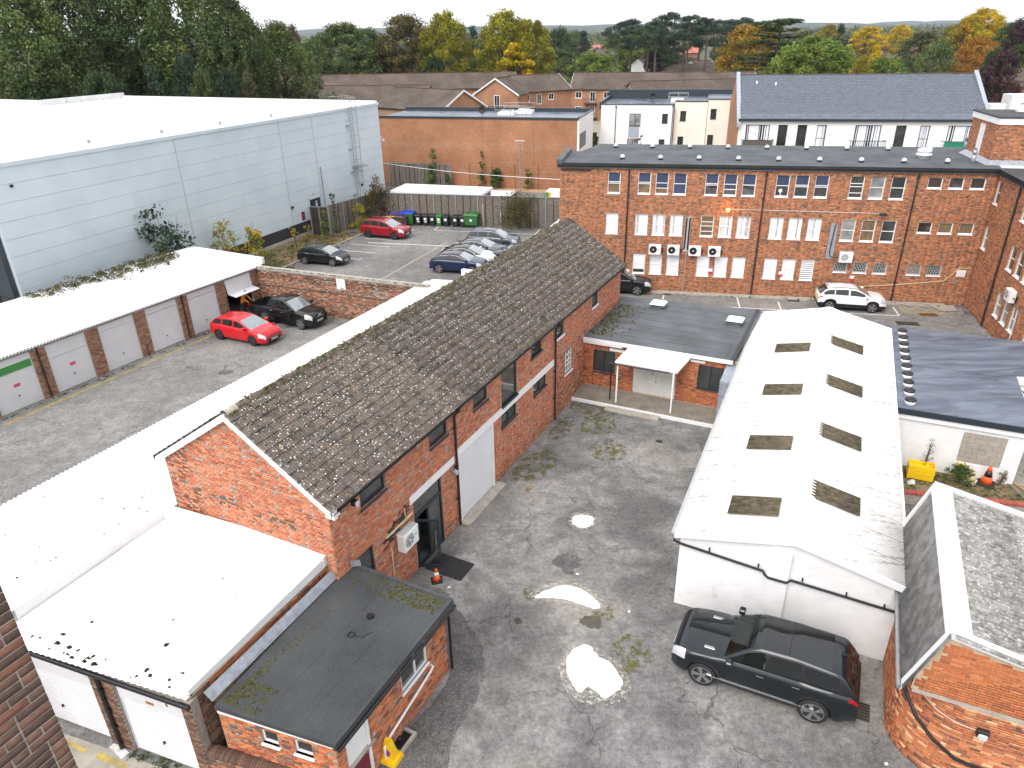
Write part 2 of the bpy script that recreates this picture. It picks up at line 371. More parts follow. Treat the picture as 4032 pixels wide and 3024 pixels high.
 # concrete roof tile with lichen and moss
 def tile_mat(name, base, lich, warm, moss, obj=True):
  t = NT(name).set(0.92, 0, 0.25)
  v = t.rng(t.noise(3.2, 5, 0.6), 0.32, 0.68)
  c = t.mix(v, tuple(x*0.55 for x in base), tuple(x*1.45 for x in base))
  c = t.mix(t.rng(t.noise(9.0, 3, 0.5), 0.50, 0.60, 0, 0.55), c, warm)
  c = t.mix(t.rng(t.noise(7.0, 4, 0.6), 0.60, 0.66, 0, 0.85), c, (0.025, 0.020, 0.016))
  vo = t.n('TexVoronoi', feature='F1'); vo.inputs['Scale'].default_value = 9.0; t.l(t.pos(), vo.inputs['Vector'])
  spots = t.math('MULTIPLY', t.rng(vo.outputs['Distance'], 0.16, 0.26, 1, 0), t.rng(t.noise(2.4, 4), 0.44, 0.50, 0, 1))
  c = t.mix(t.math('MULTIPLY', spots, 0.9), c, lich)
  vo2 = t.n('TexVoronoi', feature='F1'); vo2.inputs['Scale'].default_value = 4.2; t.l(t.pos(), vo2.inputs['Vector'])
  sp2 = t.math('MULTIPLY', t.rng(vo2.outputs['Distance'], 0.15, 0.24, 1, 0), t.rng(t.noise(1.9, 4), 0.52, 0.57, 0, 1))
  c = t.mix(t.math('MULTIPLY', sp2, 0.85), c, (0.30, 0.19, 0.09))
  if moss: c = t.mix(t.rng(t.noise(1.4, 6, 0.7), 0.58, 0.68, 0, moss), c, (0.05, 0.042, 0.012))
  t.col(c); t.bump(t.noise(30, 4), 0.5, 0.012)
 tile_mat('tile_old', (0.112, 0.098, 0.086), (0.62, 0.60, 0.55), (0.19, 0.13, 0.095), 0.55)
 # far plain tiles: colour only, courses too fine to pick apart
 for nm, c in (('tiles_brown', (0.105, 0.082, 0.068)), ('tiles_redbrown', (0.13, 0.075, 0.055)), ('tiles_grey', (0.10, 0.09, 0.085)), ('tiles_pale', (0.20, 0.18, 0.16)), ('tiles_red', (0.42, 0.16, 0.12))):
  t = NT(nm).set(0.9, 0, 0.25)
  br = t.n('TexBrick'); br.inputs['Scale'].default_value = 1.0; br.inputs['Mortar Size'].default_value = 0.03; br.inputs['Brick Width'].default_value = 0.33; br.inputs['Row Height'].default_value = 0.32
  for k, q in (('Color1', 1.15), ('Color2', 0.8), ('Mortar', 0.35)): br.inputs[k].default_value = (*[x*q for x in c], 1)
  t.l(t.pos(obj=True), br.inputs['Vector'])
  t.col(t.mix(t.rng(t.noise(0.25, 6, 0.65), 0.42, 0.66, 0, 0.6), br.outputs[0], tuple(x*1.5 for x in c)))
 for nm, c, mo in (('brickwork_orange', (0.34, 0.115, 0.05), (0.36, 0.27, 0.17)), ('brickwork_apt', (0.36, 0.15, 0.075), (0.34, 0.26, 0.18)), ('brickwork_far', (0.22, 0.10, 0.065), (0.25, 0.2, 0.15))):
  t = NT(nm).set(0.9, 0, 0.25)
  br = t.n('TexBrick'); br.inputs['Scale'].default_value = 1.0; br.inputs['Mortar Size'].default_value = 0.012; br.inputs['Brick Width'].default_value = 0.225; br.inputs['Row Height'].default_value = 0.075; br.inputs['Bias'].default_value = -0.2
  for k, q in (('Color1', (1.2, 1.1, 1.0)), ('Color2', (0.62, 0.62, 0.66))): br.inputs[k].default_value = (*[c[i]*q[i] for i in range(3)], 1)
  br.inputs['Mortar'].default_value = (*mo, 1)
  mp = t.n('Mapping'); mp.inputs['Rotation'].default_value = (rad(90), 0, 0); t.l(t.n('TexCoord').outputs['Object'], mp.inputs[0]); t.l(mp.outputs[0], br.inputs['Vector'])
  st = t.rng(t.noise(0.3, 6, 0.6), 0.35, 0.65, 0.82, 1.14); g = t.n('CombineColor'); [t.l(st, g.inputs[i]) for i in range(3)]
  t.col(t.mix(1.0, br.outputs[0], g.outputs[0], 'MULTIPLY'))
 # slates
 t = NT('slate').set(0.5, 0, 0.5); oi = t.n('ObjectInfo').outputs['Random']
 v = t.rng(t.noise(2.2, 5), 0.3, 0.7); t.col(t.mix(v, (0.090, 0.105, 0.130), (0.150, 0.170, 0.205))); t.bump(t.noise(20, 3), 0.2, 0.01)
 t = NT('slate_mass').set(0.5, 0, 0.5); a = t.n('Attribute', attribute_name='tint').outputs['Color']
 t.col(t.mix(t.rng(t.noise(2.2, 5), 0.3, 0.7, 0.25, 0.75), a, (0.13, 0.15, 0.185)))
 # asbestos cement sheets
 t = NT('asbestos_white').set(0.8, 0, 0.3)
 st = NT.pos(t, (1, 1, 1))
 k = t.mix(t.rng(t.noise(1.1, 7, 0.72), 0.54, 0.74, 0, 0.5), (0.78, 0.77, 0.75), (0.44, 0.42, 0.36))
 mp = t.n('Mapping'); mp.inputs['Rotation'].default_value = (0, 0, rad(25.2)); mp.inputs['Scale'].default_value = (0.5, 9, 1); t.l(t.n('NewGeometry').outputs['Position'], mp.inputs[0])
 k = t.mix(t.rng(t.noise(1.0, 4, 0.6, mp.outputs[0]), 0.53, 0.68, 0, 0.7), k, (0.30, 0.275, 0.23))
 t.col(k); t.bump(t.noise(30, 3), 0.3, 0.01)
 t = NT('rooflight_dirty').set(0.75, 0, 0.4)
 k = t.mix(t.rng(t.noise(5, 5), 0.35, 0.65), (0.05, 0.038, 0.022), (0.13, 0.105, 0.065)); t.col(t.mix(t.rng(t.noise(3, 6, 0.7), 0.60, 0.70, 0, 0.7), k, (0.22, 0.18, 0.04)))
 t = NT('asbestos_grey').set(0.92, 0, 0.2)
 k = t.mix(t.rng(t.noise(4.0, 7, 0.75), 0.38, 0.60), (0.14, 0.13, 0.12), (0.34, 0.33, 0.31)); k = t.mix(t.rng(t.noise(11, 5, 0.7), 0.54, 0.62, 0, 0.8), k, (0.56, 0.55, 0.53)); t.col(k); t.bump(t.noise(26, 4), 0.6, 0.02)
 t = NT('asbestos_side').set(0.9, 0, 0.2)
 k = t.mix(t.rng(t.noise(3.0, 6, 0.6), 0.38, 0.62), (0.17, 0.165, 0.155), (0.30, 0.295, 0.285)); t.col(k); t.bump(t.noise(26, 4), 0.3, 0.01)
 # composite warehouse cladding, slightly bluish
 t = NT('cladding').set(0.42, 0.0, 0.4)
 k = t.mix(t.rng(t.noise(0.35, 5), 0.35, 0.65), (0.52, 0.60, 0.64), (0.58, 0.66, 0.70)); t.col(t.mix(t.rng(t.noise(0.9, 6, 0.7), 0.60, 0.78, 0, 0.5), k, (0.44, 0.49, 0.51)))
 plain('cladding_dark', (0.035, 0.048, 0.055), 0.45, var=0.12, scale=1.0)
 plain('engineering_brick', (0.030, 0.026, 0.028), 0.7, var=0.4, scale=9, bump=0.3)
 # leaves: tint per leaf, some light passes through
 t = NT('leaf'); t.set(0.6, 0, 0.3)
 a = t.n('Attribute', attribute_name='tint').outputs['Color']; v = t.rng(t.n('ObjectInfo').outputs['Random'], 0, 1, 0.86, 1.14)
 g = t.n('CombineColor'); [t.l(v, g.inputs[i]) for i in range(3)]
 k = t.mix(1.0, a, g.outputs[0], 'MULTIPLY'); t.col(k)
 tl = t.n('BsdfTranslucent'); t.l(k, tl.inputs['Color']); mx = t.n('MixShader'); mx.inputs[0].default_value = 0.28
 t.l(t.b.outputs[0], mx.inputs[1]); t.l(tl.outputs[0], mx.inputs[2]); t.l(mx.outputs[0], t.o.inputs['Surface'])
 t = NT('moss').set(0.95, 0, 0.1); t.col(t.mix(t.rng(t.noise(9, 4), 0.35, 0.65), (0.035, 0.032, 0.010), (0.10, 0.095, 0.022)))
 t = NT('moss_dark').set(0.95, 0, 0.1); t.col(t.mix(t.rng(t.noise(9, 4), 0.35, 0.65), (0.012, 0.012, 0.010), (0.045, 0.042, 0.020)))
build_materials()

# ---------------------------------------------------------------- bricks, walls, windows
PAL = {  # colour, weight
 'main':   [((0.38,0.140,0.080),5),((0.43,0.170,0.095),5),((0.34,0.112,0.066),3),((0.47,0.20,0.11),2),((0.27,0.235,0.20),0.5),((0.27,0.09,0.055),1.0)],
 'office': [((0.33,0.128,0.062),5),((0.38,0.160,0.080),4),((0.27,0.098,0.052),3),((0.11,0.072,0.055),2.0),((0.19,0.095,0.060),1.6),((0.46,0.20,0.09),1)],
 'annex':  [((0.40,0.135,0.060),5),((0.46,0.175,0.08),4),((0.30,0.095,0.050),3),((0.20,0.16,0.13),1.6),((0.11,0.08,0.065),1)],
 'link':   [((0.36,0.105,0.045),5),((0.42,0.14,0.055),4),((0.25,0.075,0.040),3),((0.12,0.07,0.05),1.5)],
 'garage': [((0.22,0.115,0.070),5),((0.27,0.145,0.09),4),((0.16,0.08,0.052),3),((0.31,0.18,0.11),2)],
 'dark':   [((0.125,0.070,0.048),5),((0.17,0.095,0.062),4),((0.085,0.050,0.037),3),((0.20,0.12,0.08),1.2)],
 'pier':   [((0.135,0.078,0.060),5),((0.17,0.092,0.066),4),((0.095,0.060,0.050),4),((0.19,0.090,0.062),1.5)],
 'kerb':   [((0.38,0.135,0.058),5),((0.34,0.112,0.050),4),((0.44,0.20,0.095),2.2),((0.24,0.085,0.045),2),((0.58,0.33,0.17),0.9),((0.12,0.06,0.045),0.7)],
 'gable':  [((0.36,0.115,0.042),6),((0.33,0.100,0.038),4),((0.40,0.14,0.055),2),((0.27,0.08,0.035),1)],
 'oldwall':[((0.28,0.115,0.065),4),((0.35,0.155,0.085),3),((0.17,0.095,0.065),3),((0.34,0.26,0.20),1.8),((0.10,0.075,0.06),1.5)],
}
STRETCH = None
def brick_mesh(w, h, d=0.02, ch=0.004):
 """front part of a brick, centred, face at y=-proud, worn edges"""
 m = MB(); a, b = w/2, h/2
 o = [(-a,d,-b),(a,d,-b),(a,d,b),(-a,d,b)]; p = [(-a,-0.004,-b),(a,-0.004,-b),(a,-0.004,b),(-a,-0.004,b)]
 q = [(-a+ch,-0.009,-b+ch),(a-ch,-0.009,-b+ch),(a-ch,-0.009,b-ch),(-a+ch,-0.009,b-ch)]
 m.add(o+p+q, [(0,1,5,4),(1,2,6,5),(2,3,7,6),(3,0,4,7),(4,5,9,8),(5,6,10,9),(6,7,11,10),(7,4,8,11),(8,9,10,11)])
 return m.mesh('brick', 'brick_piece')
BM = {}
def brick_of(k):
 if k not in BM: BM[k] = brick_mesh(*{'s': (0.215,0.065), 'h': (0.1025,0.065)}[k])
 return BM[k]

def brick_cells(L, z0, z1, holes=(), left=None, right=None, bond='flem', seed=0):
 """rows of bricks on a wall L long from z0 to z1, cut round holes (x0,x1,z0,z1); left/right(z) trim a gable"""
 rr = random.Random(seed); out = []
 n0 = int(round(z0/0.075)); n = int((z1 - z0)/0.075)
 for r in range(n):
  za = z0 + r*0.075 + 0.005; zb = za + 0.065; zm = (za+zb)/2
  lo, hi = (left(zm) if left else 0.0), (right(zm) if right else L)
  odd = (r + n0) % 2
  x = -0.2 + (0.0 if not odd else (0.16 if bond == 'flem' else 0.1125)); k = odd
  blocks = sorted([(h[0], h[1]) for h in holes if h[2] < zb - 0.02 and h[3] > za + 0.02])
  while x < hi:
   if bond == 'flem': w = 0.215 if k % 2 == 0 else 0.1025
   elif bond == 'head': w = 0.1025
   elif bond == 'soft': w = 0.215 if rr.random() < 0.8 else 0.1025
   else: w = 0.215
   a, b = x, x + w; x = b + 0.01; k += 1
   segs = [(max(a, lo), min(b, hi))]
   for (p, q) in blocks:
    ns = []
    for (s, t) in segs:
     if q <= s or p >= t: ns.append((s, t))
     else:
      if p - s > 0.03: ns.append((s, p))
      if t - q > 0.03: ns.append((q, t))
    segs = ns
   for (s, t) in segs:
    if t - s > 0.03: out.append((s, t, za, zb))
 return out

def pick(pal, rr, header):
 pr = PAL[pal]; tot = sum(w for _, w in pr); u = rr.random()*tot
 for c, w in pr:
  u -= w
  if u <= 0: break
 g = rr.uniform(0.86, 1.14)*1.28
 return (c[0]*g, c[1]*g, c[2]*g)

def lay_bricks(wall, cells, pal, single=0, seed=1, flint=0.0, curve=None, wear=None):
 """bricks on a wall object (local x along, -y out): the nearest `single` ones are objects, the rest one mesh"""
 rr = random.Random(seed); bpy.context.view_layer.update()
 mw = wall.matrix_world
 if not cells: return
 cc = np.array(cells); P = np.zeros((len(cc), 3)); P[:, 0] = (cc[:,0]+cc[:,1])/2; P[:, 2] = (cc[:,2]+cc[:,3])/2
 tints = []
 for c in cells:
  w = c[1]-c[0]; t = pick(pal, rr, w < 0.12)
  if flint and w < 0.12 and rr.random() < flint: g = rr.uniform(0.75, 1.3); t = (0.33*g, 0.30*g, 0.255*g)
  if wear: t = wear((c[0]+c[1])/2, (c[2]+c[3])/2, t, rr)
  tints.append(t)
 if curve is None:
  M = np.array(mw); W = P @ M[:3,:3].T + M[:3,3]; d = np.linalg.norm(W - np.array(CAM), axis=1)
 else: d = np.arange(len(cc))
 order = np.argsort(d); ind = order[:single]; rest = order[single:]
 for i in ind:
  a, b, z0, z1 = cells[i]; w = b-a
  k = 's' if w > 0.15 else 'h'; sx = w/(0.215 if k == 's' else 0.1025)
  o = put('brick', brick_of(k), wall, ((a+b)/2, -rr.uniform(0, 0.003), (z0+z1)/2))
  if abs(sx-1) > 0.01: o.scale = (sx, 1, 1)
  o.color = (*tints[i], 1)
 if len(rest):
  n = len(rest); q = cc[rest]; pr = rng.uniform(0.005, 0.010, n)
  V = np.zeros((n, 8, 3))
  xs = q[:, [0,1,1,0]]; zs = q[:, [2,2,3,3]]
  for j in range(4):
   V[:, j, 0] = xs[:, j]; V[:, j, 2] = zs[:, j]; V[:, j, 1] = 0.01
   V[:, 4+j, 0] = xs[:, j]; V[:, 4+j, 2] = zs[:, j]; V[:, 4+j, 1] = -pr
  F = np.array([[4,5,6,7],[0,1,5,4],[1,2,6,5],[2,3,7,6],[3,0,4,7]])
  Q = (F[None] + (np.arange(n)*8)[:, None, None]).reshape(-1, 4)
  T = np.repeat(np.array([tints[i] for i in rest]), 5, axis=0)
  me = np_mesh('brickwork', V.reshape(-1, 3), Q, 'brick_mass', T)
  o = put('brickwork', me, wall); o['kind'] = 'stuff'

class WF:
 """a wall frame inside a thing: local x along the wall, -y out, z up"""
 def __init__(s, parent, x, y, ang): s.p = parent; s.x = x; s.y = y; s.a = ang; s.c = math.cos(rad(ang)); s.n = math.sin(rad(ang))
 def loc(s, x, y, z): return (s.x + x*s.c - y*s.n, s.y + x*s.n + y*s.c, z)
 def put(s, name, me, x, y, z, rz=0.0, scale=None): return put(name, me, s.p, s.loc(x, y, z), s.a + rz, scale)
 def build(s, mb, name, mats, smooth=False): return put(name, mb.mesh(name, mats, smooth), s.p, (s.x, s.y, 0), s.a)

def wall(wf, L, H, holes=(), mat='mortar_tan', rev=0.11, thick=0.25, gable=None, name='wall', z0=0.0):
 """backing wall with real openings and reveals"""
 m = MB()
 xs = sorted(set([0.0, L] + [v for h in holes for v in h[:2]])); zs = sorted(set([z0, H] + [v for h in holes for v in h[2:4] if z0 < v < H]))
 for i in range(len(xs)-1):
  for j in range(len(zs)-1):
   cx, cz = (xs[i]+xs[i+1])/2, (zs[j]+zs[j+1])/2
   if any(h[0] < cx < h[1] and h[2] < cz < h[3] for h in holes): continue
   m.quad((xs[i],0,zs[j]),(xs[i+1],0,zs[j]),(xs[i+1],0,zs[j+1]),(xs[i],0,zs[j+1]))
 for a, b, c, d in [h[:4] for h in holes]:
  m.quad((a,0,c),(a,rev,c),(a,rev,d),(a,0,d)); m.quad((b,0,d),(b,rev,d),(b,rev,c),(b,0,c))
  m.quad((a,0,d),(a,rev,d),(b,rev,d),(b,0,d))
  if c > 0.05: m.quad((a,0,c),(b,0,c),(b,rev,c),(a,rev,c))
 if gable: m.add([(0,0,H),(L,0,H),(gable[0],0,gable[1])], [(0,1,2)])
 m.quad((0,thick,z0),(0,0,z0),(0,0,H),(0,thick,H)); m.quad((L,0,z0),(L,thick,z0),(L,thick,H),(L,0,H)); m.quad((0,0,H),(L,0,H),(L,thick,H),(0,thick,H))
 return wf.build(m, name, mat)

MC = {}
def cached(key, fn):
 if key not in MC: MC[key] = fn()
 return MC[key]

def window(wf, x0, x1, z0, z1, frame='white_paint', style='sash', pane='glass', sill='white_paint', y=0.07, fw=0.05, blind=None, bars=None, label=None, sillw=0.05):
 """window object = frame; children: panes, sill, blinds"""
 w, h = round(x1-x0, 3), round(z1-z0, 3)
 bars = tuple(bars) if bars is not None else ()
 def fr():
  m = MB()
  m.box(0,fw,0,0.06,0,h); m.box(w-fw,w,0,0.06,0,h); m.box(fw,w-fw,0,0.06,0,fw*1.3); m.box(fw,w-fw,0,0.06,h-fw,h)
  for k, t in bars:
   if k == 'h': m.box(fw,w-fw,-0.004,0.05,h*t-0.022,h*t+0.022)
   elif k == 'v': m.box(w*t-0.028,w*t+0.028,-0.003,0.052,fw*1.3,h-fw)
   elif k == 'vlow': m.box(w*t-0.028,w*t+0.028,-0.003,0.052,fw*1.3,h*0.68)
  return m.mesh('window', frame)
 o = wf.put('window', cached(('wf',w,h,frame,bars,fw), fr), x0, y, z0)
 if label: o['label'] = label
 def pn():
  m = MB(); m.quad((fw,0.03,fw*1.3),(w-fw,0.03,fw*1.3),(w-fw,0.03,h-fw),(fw,0.03,h-fw)); return m.mesh('pane', pane)
 put('pane', cached(('wp',w,h,pane,fw), pn), o)
 if sill:
  def sl():
   m = MB(); m.box(-0.03,w+0.03,-y-0.055,0.03,-sillw,0.0, ch=0.008); return m.mesh('sill', sill)
  put('sill', cached(('ws',w,sill,y,sillw), sl), o)
 if blind:
  bmat, t0, t1 = blind[:3]
  def bl():
   m = MB()
   if len(blind) > 3 and blind[3] == 'slat':
    r2 = random.Random(int(w*1000) + int(t0*100) + int(t1*17) + blind[4]); n = 9; ww = (w-2*fw)/n
    for k in range(n):
     u = 0.5*ww*(1.0 if r2.random() > blind[5] else r2.uniform(0.25, 0.7)); xc = fw + (k+0.5)*ww
     m.box(xc-u, xc+u, 0.026, 0.0285, fw*1.3 + (h-2.3*fw)*t0, fw*1.3 + (h-2.3*fw)*t1)
   elif len(blind) > 3 and blind[3] == 'stripe':
    n = 9; hh = h-2.3*fw
    for k in range(n): m.box(fw, w-fw, 0.026, 0.0285, fw*1.3 + hh*(k+0.28)/n, fw*1.3 + hh*(k+1.0)/n)
   else: m.box(fw, w-fw, 0.026, 0.0285, fw*1.3 + (h-2.3*fw)*t0, fw*1.3 + (h-2.3*fw)*t1)
   return m.mesh('blind', bmat)
  put('blind', cached(('wb',w,h,fw)+tuple(blind), bl), o)
 return o

def corr_sheet(w, l, pitch, amp, mat, seg=4, nl=1, thick=0.0, name='roof_sheet', prof='sin'):
 """corrugated sheet, x across, y down the slope, with a visible lower edge"""
 n = max(1, int(round(w/pitch)))*seg
 xs = np.linspace(0, w, n+1)
 if prof == 'sin': zs = amp*np.sin(xs/pitch*2*math.pi)
 else:
  ph = (xs/pitch) % 1.0; zs = np.where(ph < 0.3, amp, -amp)
 m = MB(); v = []; f = []
 for j in range(nl+1):
  for i in range(n+1): v.append((xs[i], l*j/nl, zs[i]))
 for i in range(n+1): v.append((xs[i], l, zs[i]-0.012))
 for j in range(nl+1):
  for i in range(n): a = j*(n+1)+i; f.append((a, a+n+1, a+n+2, a+1))
 f = [tuple(reversed(q)) for q in f]
 m.add(v, f); return m.mesh(name, mat, smooth=(prof == 'sin'))
def text_mesh(s, size, mat, name='lettering', depth=0.002):
 cu = bpy.data.curves.new('t', 'FONT'); cu.body = s; cu.size = size; cu.align_x = 'CENTER'; cu.align_y = 'CENTER'; cu.extrude = depth; cu.resolution_u = 2
 o = bpy.data.objects.new('t', cu); dg = bpy.context.evaluated_depsgraph_get()
 C.objects.link(o); dg.update(); me = bpy.data.meshes.new_from_object(o.evaluated_get(dg)); C.objects.unlink(o); bpy.data.objects.remove(o)
 me.name = name; me.materials.clear(); me.materials.append(MAT[mat]); return me
# ================================================================ THE SETTING: ground sheets
def sheet(name, poly, z, mat, parent=None, kind='structure'):
 m = MB(); m.add([(p[0], p[1], z) for p in poly], [tuple(range(len(poly)))])
 o = m.build(name, mat, parent)
 if parent is None: o['kind'] = kind
 return o
def line(parent, name, a, b, w, z, mat):
 a, b = Vector((*a, 0)), Vector((*b, 0)); d = (b-a).normalized(); n = Vector((-d.y, d.x, 0))*w/2
 m = MB(); m.quad(*[(p.x, p.y, z) for p in (a-n, b-n, b+n, a+n)]); return m.build(name, mat, parent)

sheet('ground', [(-9000,-400),(9000,-400),(9000,9000),(-9000,9000)], -0.06, 'ground_far')
sheet('town_ground', [(-120,-30),(140,-30),(140,260),(-120,260)], -0.03, 'tarmac_plain')
yard = sheet('yard', [(-30,-5),(45,-5),(45,52),(-30,52)], 0.0, 'tarmac_yard')
court = sheet('garage_court', [(-46,2),(-16.5,2),(-13.2,14.0),(-1.5,40),(-3,43.5),(-18,49)], 0.004, 'tarmac_court')
park = sheet('car_park', [(-18.4,50.2),(-3.2,43.6),(1.5,48),(5.6,66.9),(-13.6,71.5),(-13.6,66.55),(-18.16,56.05)], 0.004, 'tarmac_park')
opark = sheet('office_parking', [(5.0,40.6),(14.2,36.6),(20,34.2),(24.6,32.4),(29.5,44.1),(6,49.4)], 0.004, 'tarmac_court')
verge = sheet('verge', [(-30,46),(-18.3,49.8),(-18.16,56.05),(-13.6,66.55),(-13.6,71.4),(-17.8,73.5),(-24,58)], 0.03, 'earth')
sheet('retail_park', [(-14,72),(6,66.8),(9,84.5),(-12,90.5)], 0.004, 'tarmac_park')
sheet('gravel_strip', [(-7.4,87.2),(6.2,83.6),(6.4,85.5),(-7.0,89.1)], 0.012, 'gravel_tan')
sheet('lawn', [(8,96),(15,96),(14,125),(9,125)], 0.0, 'earth')
sheet('forecourt', [(6.5,118),(17,118),(24,172),(10,172)], 0.004, 'aggregate')


# markings
for a, b in (((-13.3,65.0),(-9.9,63.8)),((-14.15,63.1),(-10.7,61.85)),((-14.6,61.05),(-11.5,59.95)),((-13.6,58.5),(-12.4,58.05)),((-7.1,67.5),(2.9,65.1)),((-2.05,68.3),(-2.4,66.7)),((-6.8,68.9),(-7.1,67.5)),((2.9,67.0),(2.4,65.3)),((-9.0,67.9),(-9.6,66.9)),
             ((-10.0,63.8),(-9.8,64.15)),((-10.7,61.8),(-10.55,62.15)),((-11.6,59.9),(-11.4,60.25)),((-12.5,58.05),(-12.3,58.4)),((-0.8,60.9),(-5.6,61.9)),((1.0,58.3),(-4.6,59.6))):
 line(park, 'parking_line', a, b, 0.09, 0.010, 'line_white')
line(park, 'drainage_joint', (-12.7,63.4), (-5.2,61.7), 0.16, 0.0085, 'line_white'); line(park, 'drainage_joint', (-11.4,48.6), (-5.6,63.0), 0.22, 0.0075, 'aggregate')
line(park, 'drainage_joint', (-13.4,49.0), (-4.6,45.6), 0.35, 0.0080, 'concrete')
for a, b in (((10.5,45.98),(24.86,42.95)),((10.75,47.8),(10.5,46.9)),((15.64,47.0),(15.26,45.0)),((18.15,46.0),(17.82,44.5)),((20.6,45.95),(20.2,44.0)),((25.25,44.6),(24.86,42.95))):
 line(opark, 'parking_line', a, b, 0.10, 0.010, 'line_white')
for a, b in (((25.73,44.76),(25.52,43.67)),((26.73,44.48),(25.52,43.67)),((27.99,44.42),(26.61,43.47)),((25.75,44.7),(26.6,43.5)),((26.75,44.45),(27.58,43.28)),((25.5,43.62),(28.74,43.05)),((28.21,43.61),(27.58,43.28))):
 line(opark, 'hatch_line', a, b, 0.08, 0.010, 'line_yellow')
for o_ in (0.0, 0.16):
 line(court, 'no_parking_line', (-24.75+o_,30.6), (-18.35+o_,42.6), 0.07, 0.010, 'line_yellow')
 line(court, 'no_parking_line', (-13.4,45.55-o_), (-9.4,43.95-o_), 0.07, 0.010, 'line_yellow')

# pale cement repairs and old stains in the yard, each a shape of its own
def blob(name, pts, z, mat, sub=6, jit=0.03, parent=None):
 P = [Vector((*p, 0)) for p in pts]; out = []; n = len(P)
 for i in range(n):
  a, b, c, d = P[i-1], P[i], P[(i+1) % n], P[(i+2) % n]
  for k in range(sub):
   t = k/sub
   q = 0.5*((2*b) + (c-a)*t + (2*a-5*b+4*c-d)*t*t + (3*b-a-3*c+d)*t**3)
   out.append((q.x + R.uniform(-jit, jit), q.y + R.uniform(-jit, jit)))
 return sheet(name, out, z, mat, parent)
blob('cement_patch', [(2.18,22.15),(2.3,22.45),(2.63,22.53),(2.95,22.4),(3.01,22.17),(2.85,21.85),(2.58,21.73),(2.3,21.85)], 0.014, 'cement_patch', 5, 0.025, yard)
blob('cement_patch', [(0.6,18.09),(1.13,18.48),(1.66,18.65),(2.21,18.41),(2.57,18.0),(2.73,17.61),(2.52,17.52),(2.04,17.75),(1.56,17.97),(1.11,18.04)], 0.014, 'cement_patch', 6, 0.02, yard)
blob('cement_patch', [(1.43,15.28),(1.63,15.78),(1.98,16.01),(2.21,15.97),(2.4,15.61),(2.73,15.31),(3.01,14.63),(2.76,14.27),(2.39,14.07),(2.2,14.3),(2.0,14.47),(1.72,14.29),(1.5,14.72)], 0.014, 'cement_patch', 6, 0.025, yard)
for P_ in ([(2.05,22.15),(2.25,22.6),(2.7,22.7),(3.15,22.4),(3.1,22.0),(2.6,21.6),(2.2,21.75)],[(0.4,18.1),(1.1,18.7),(1.7,18.85),(2.4,18.5),(2.9,17.7),(2.6,17.4),(1.6,17.8)],[(1.2,15.2),(1.5,15.95),(2.0,16.2),(2.5,15.8),(2.95,15.3),(3.25,14.6),(2.9,14.0),(2.3,13.85),(1.6,14.1),(1.3,14.6)]):
 blob('patch_fringe', P_, 0.0115, 'patch_fringe', 6, 0.05, yard)
plain('stain_dark', (0.085, 0.078, 0.058), 0.7, var=0.3, scale=4); plain('worn_pale', (0.27, 0.26, 0.245), 0.95, var=0.3, scale=9, bump=0.5); t_ = NT('moss_film').set(0.95,0,0.1); t_.col(t_.mix(t_.rng(t_.noise(5,5),0.35,0.65),(0.10,0.115,0.03),(0.17,0.14,0.06)))
t_.l(t_.rng(t_.noise(2.6,7,0.75),0.47,0.60,0,0.85),t_.b.inputs['Alpha'])
blob('tarmac_strip', [(-4.3,10.3),(-2.1,10.1),(-1.75,12.7),(-1.2,14.0),(-0.95,15.3),(-1.2,16.4),(-1.9,17.6),(-2.5,18.6),(-3.6,18.6),(-3.4,16.6),(-1.95,15.1),(-3.4,12.4)], 0.008, 'tarmac_strip', 5, 0.05, yard)
blob('oil_stain', [(2.02,16.98),(2.2,17.2),(2.5,17.15),(2.68,16.95),(2.6,16.7),(2.3,16.68)], 0.012, 'stain_dark', 5, 0.05, yard)
blob('oil_stain', [(1.3,19.9),(1.7,20.3),(2.2,20.2),(2.3,19.8),(1.9,19.2),(1.6,19.4)], 0.009, 'tarmac_strip', 5, 0.06, yard)
blob('oil_stain', [(-17.2,30.4),(-16.9,30.7),(-16.5,30.65),(-16.4,30.4),(-16.8,30.2)], 0.009, 'stain_dark', 4, 0.02, court)
blob('oil_stain', [(-16.3,36.2),(-15.9,36.5),(-15.5,36.4),(-15.6,36.0),(-16.1,35.9)], 0.009, 'tarmac_strip', 4, 0.04, court)
blob('oil_stain', [(-14.6,33.4),(-14.0,34.3),(-13.2,34.4),(-13.2,33.6),(-13.9,33.1)], 0.009, 'tarmac_strip', 5, 0.06, court)
for P_ in ([(3.2,29.0),(3.6,30.6),(4.6,30.6),(5.0,29.6),(4.4,28.7)],[(2.8,31.0),(3.4,32.3),(4.8,31.6),(5.6,31.0),(4.4,30.4)],[(3.6,26.5),(3.5,27.6),(4.3,28.2),(5.0,27.4),(4.6,26.4)],[(0.0,24.9),(0.2,26.2),(1.4,27.4),(2.0,26.6),(1.2,25.2)],[(2.7,15.1),(3.1,16.3),(3.9,16.2),(3.9,15.2),(3.2,14.9)],[(2.5,17.0),(2.5,17.6),(3.0,17.7),(3.1,17.2)],[(0.2,18.0),(0.3,18.5),(0.7,18.4),(0.65,18.0)],[(1.6,28.5),(2.4,30.2),(3.0,30.0),(2.4,28.4)]):
 blob('moss_patch', P_, 0.0105, 'moss_film', 5, 0.08, yard)
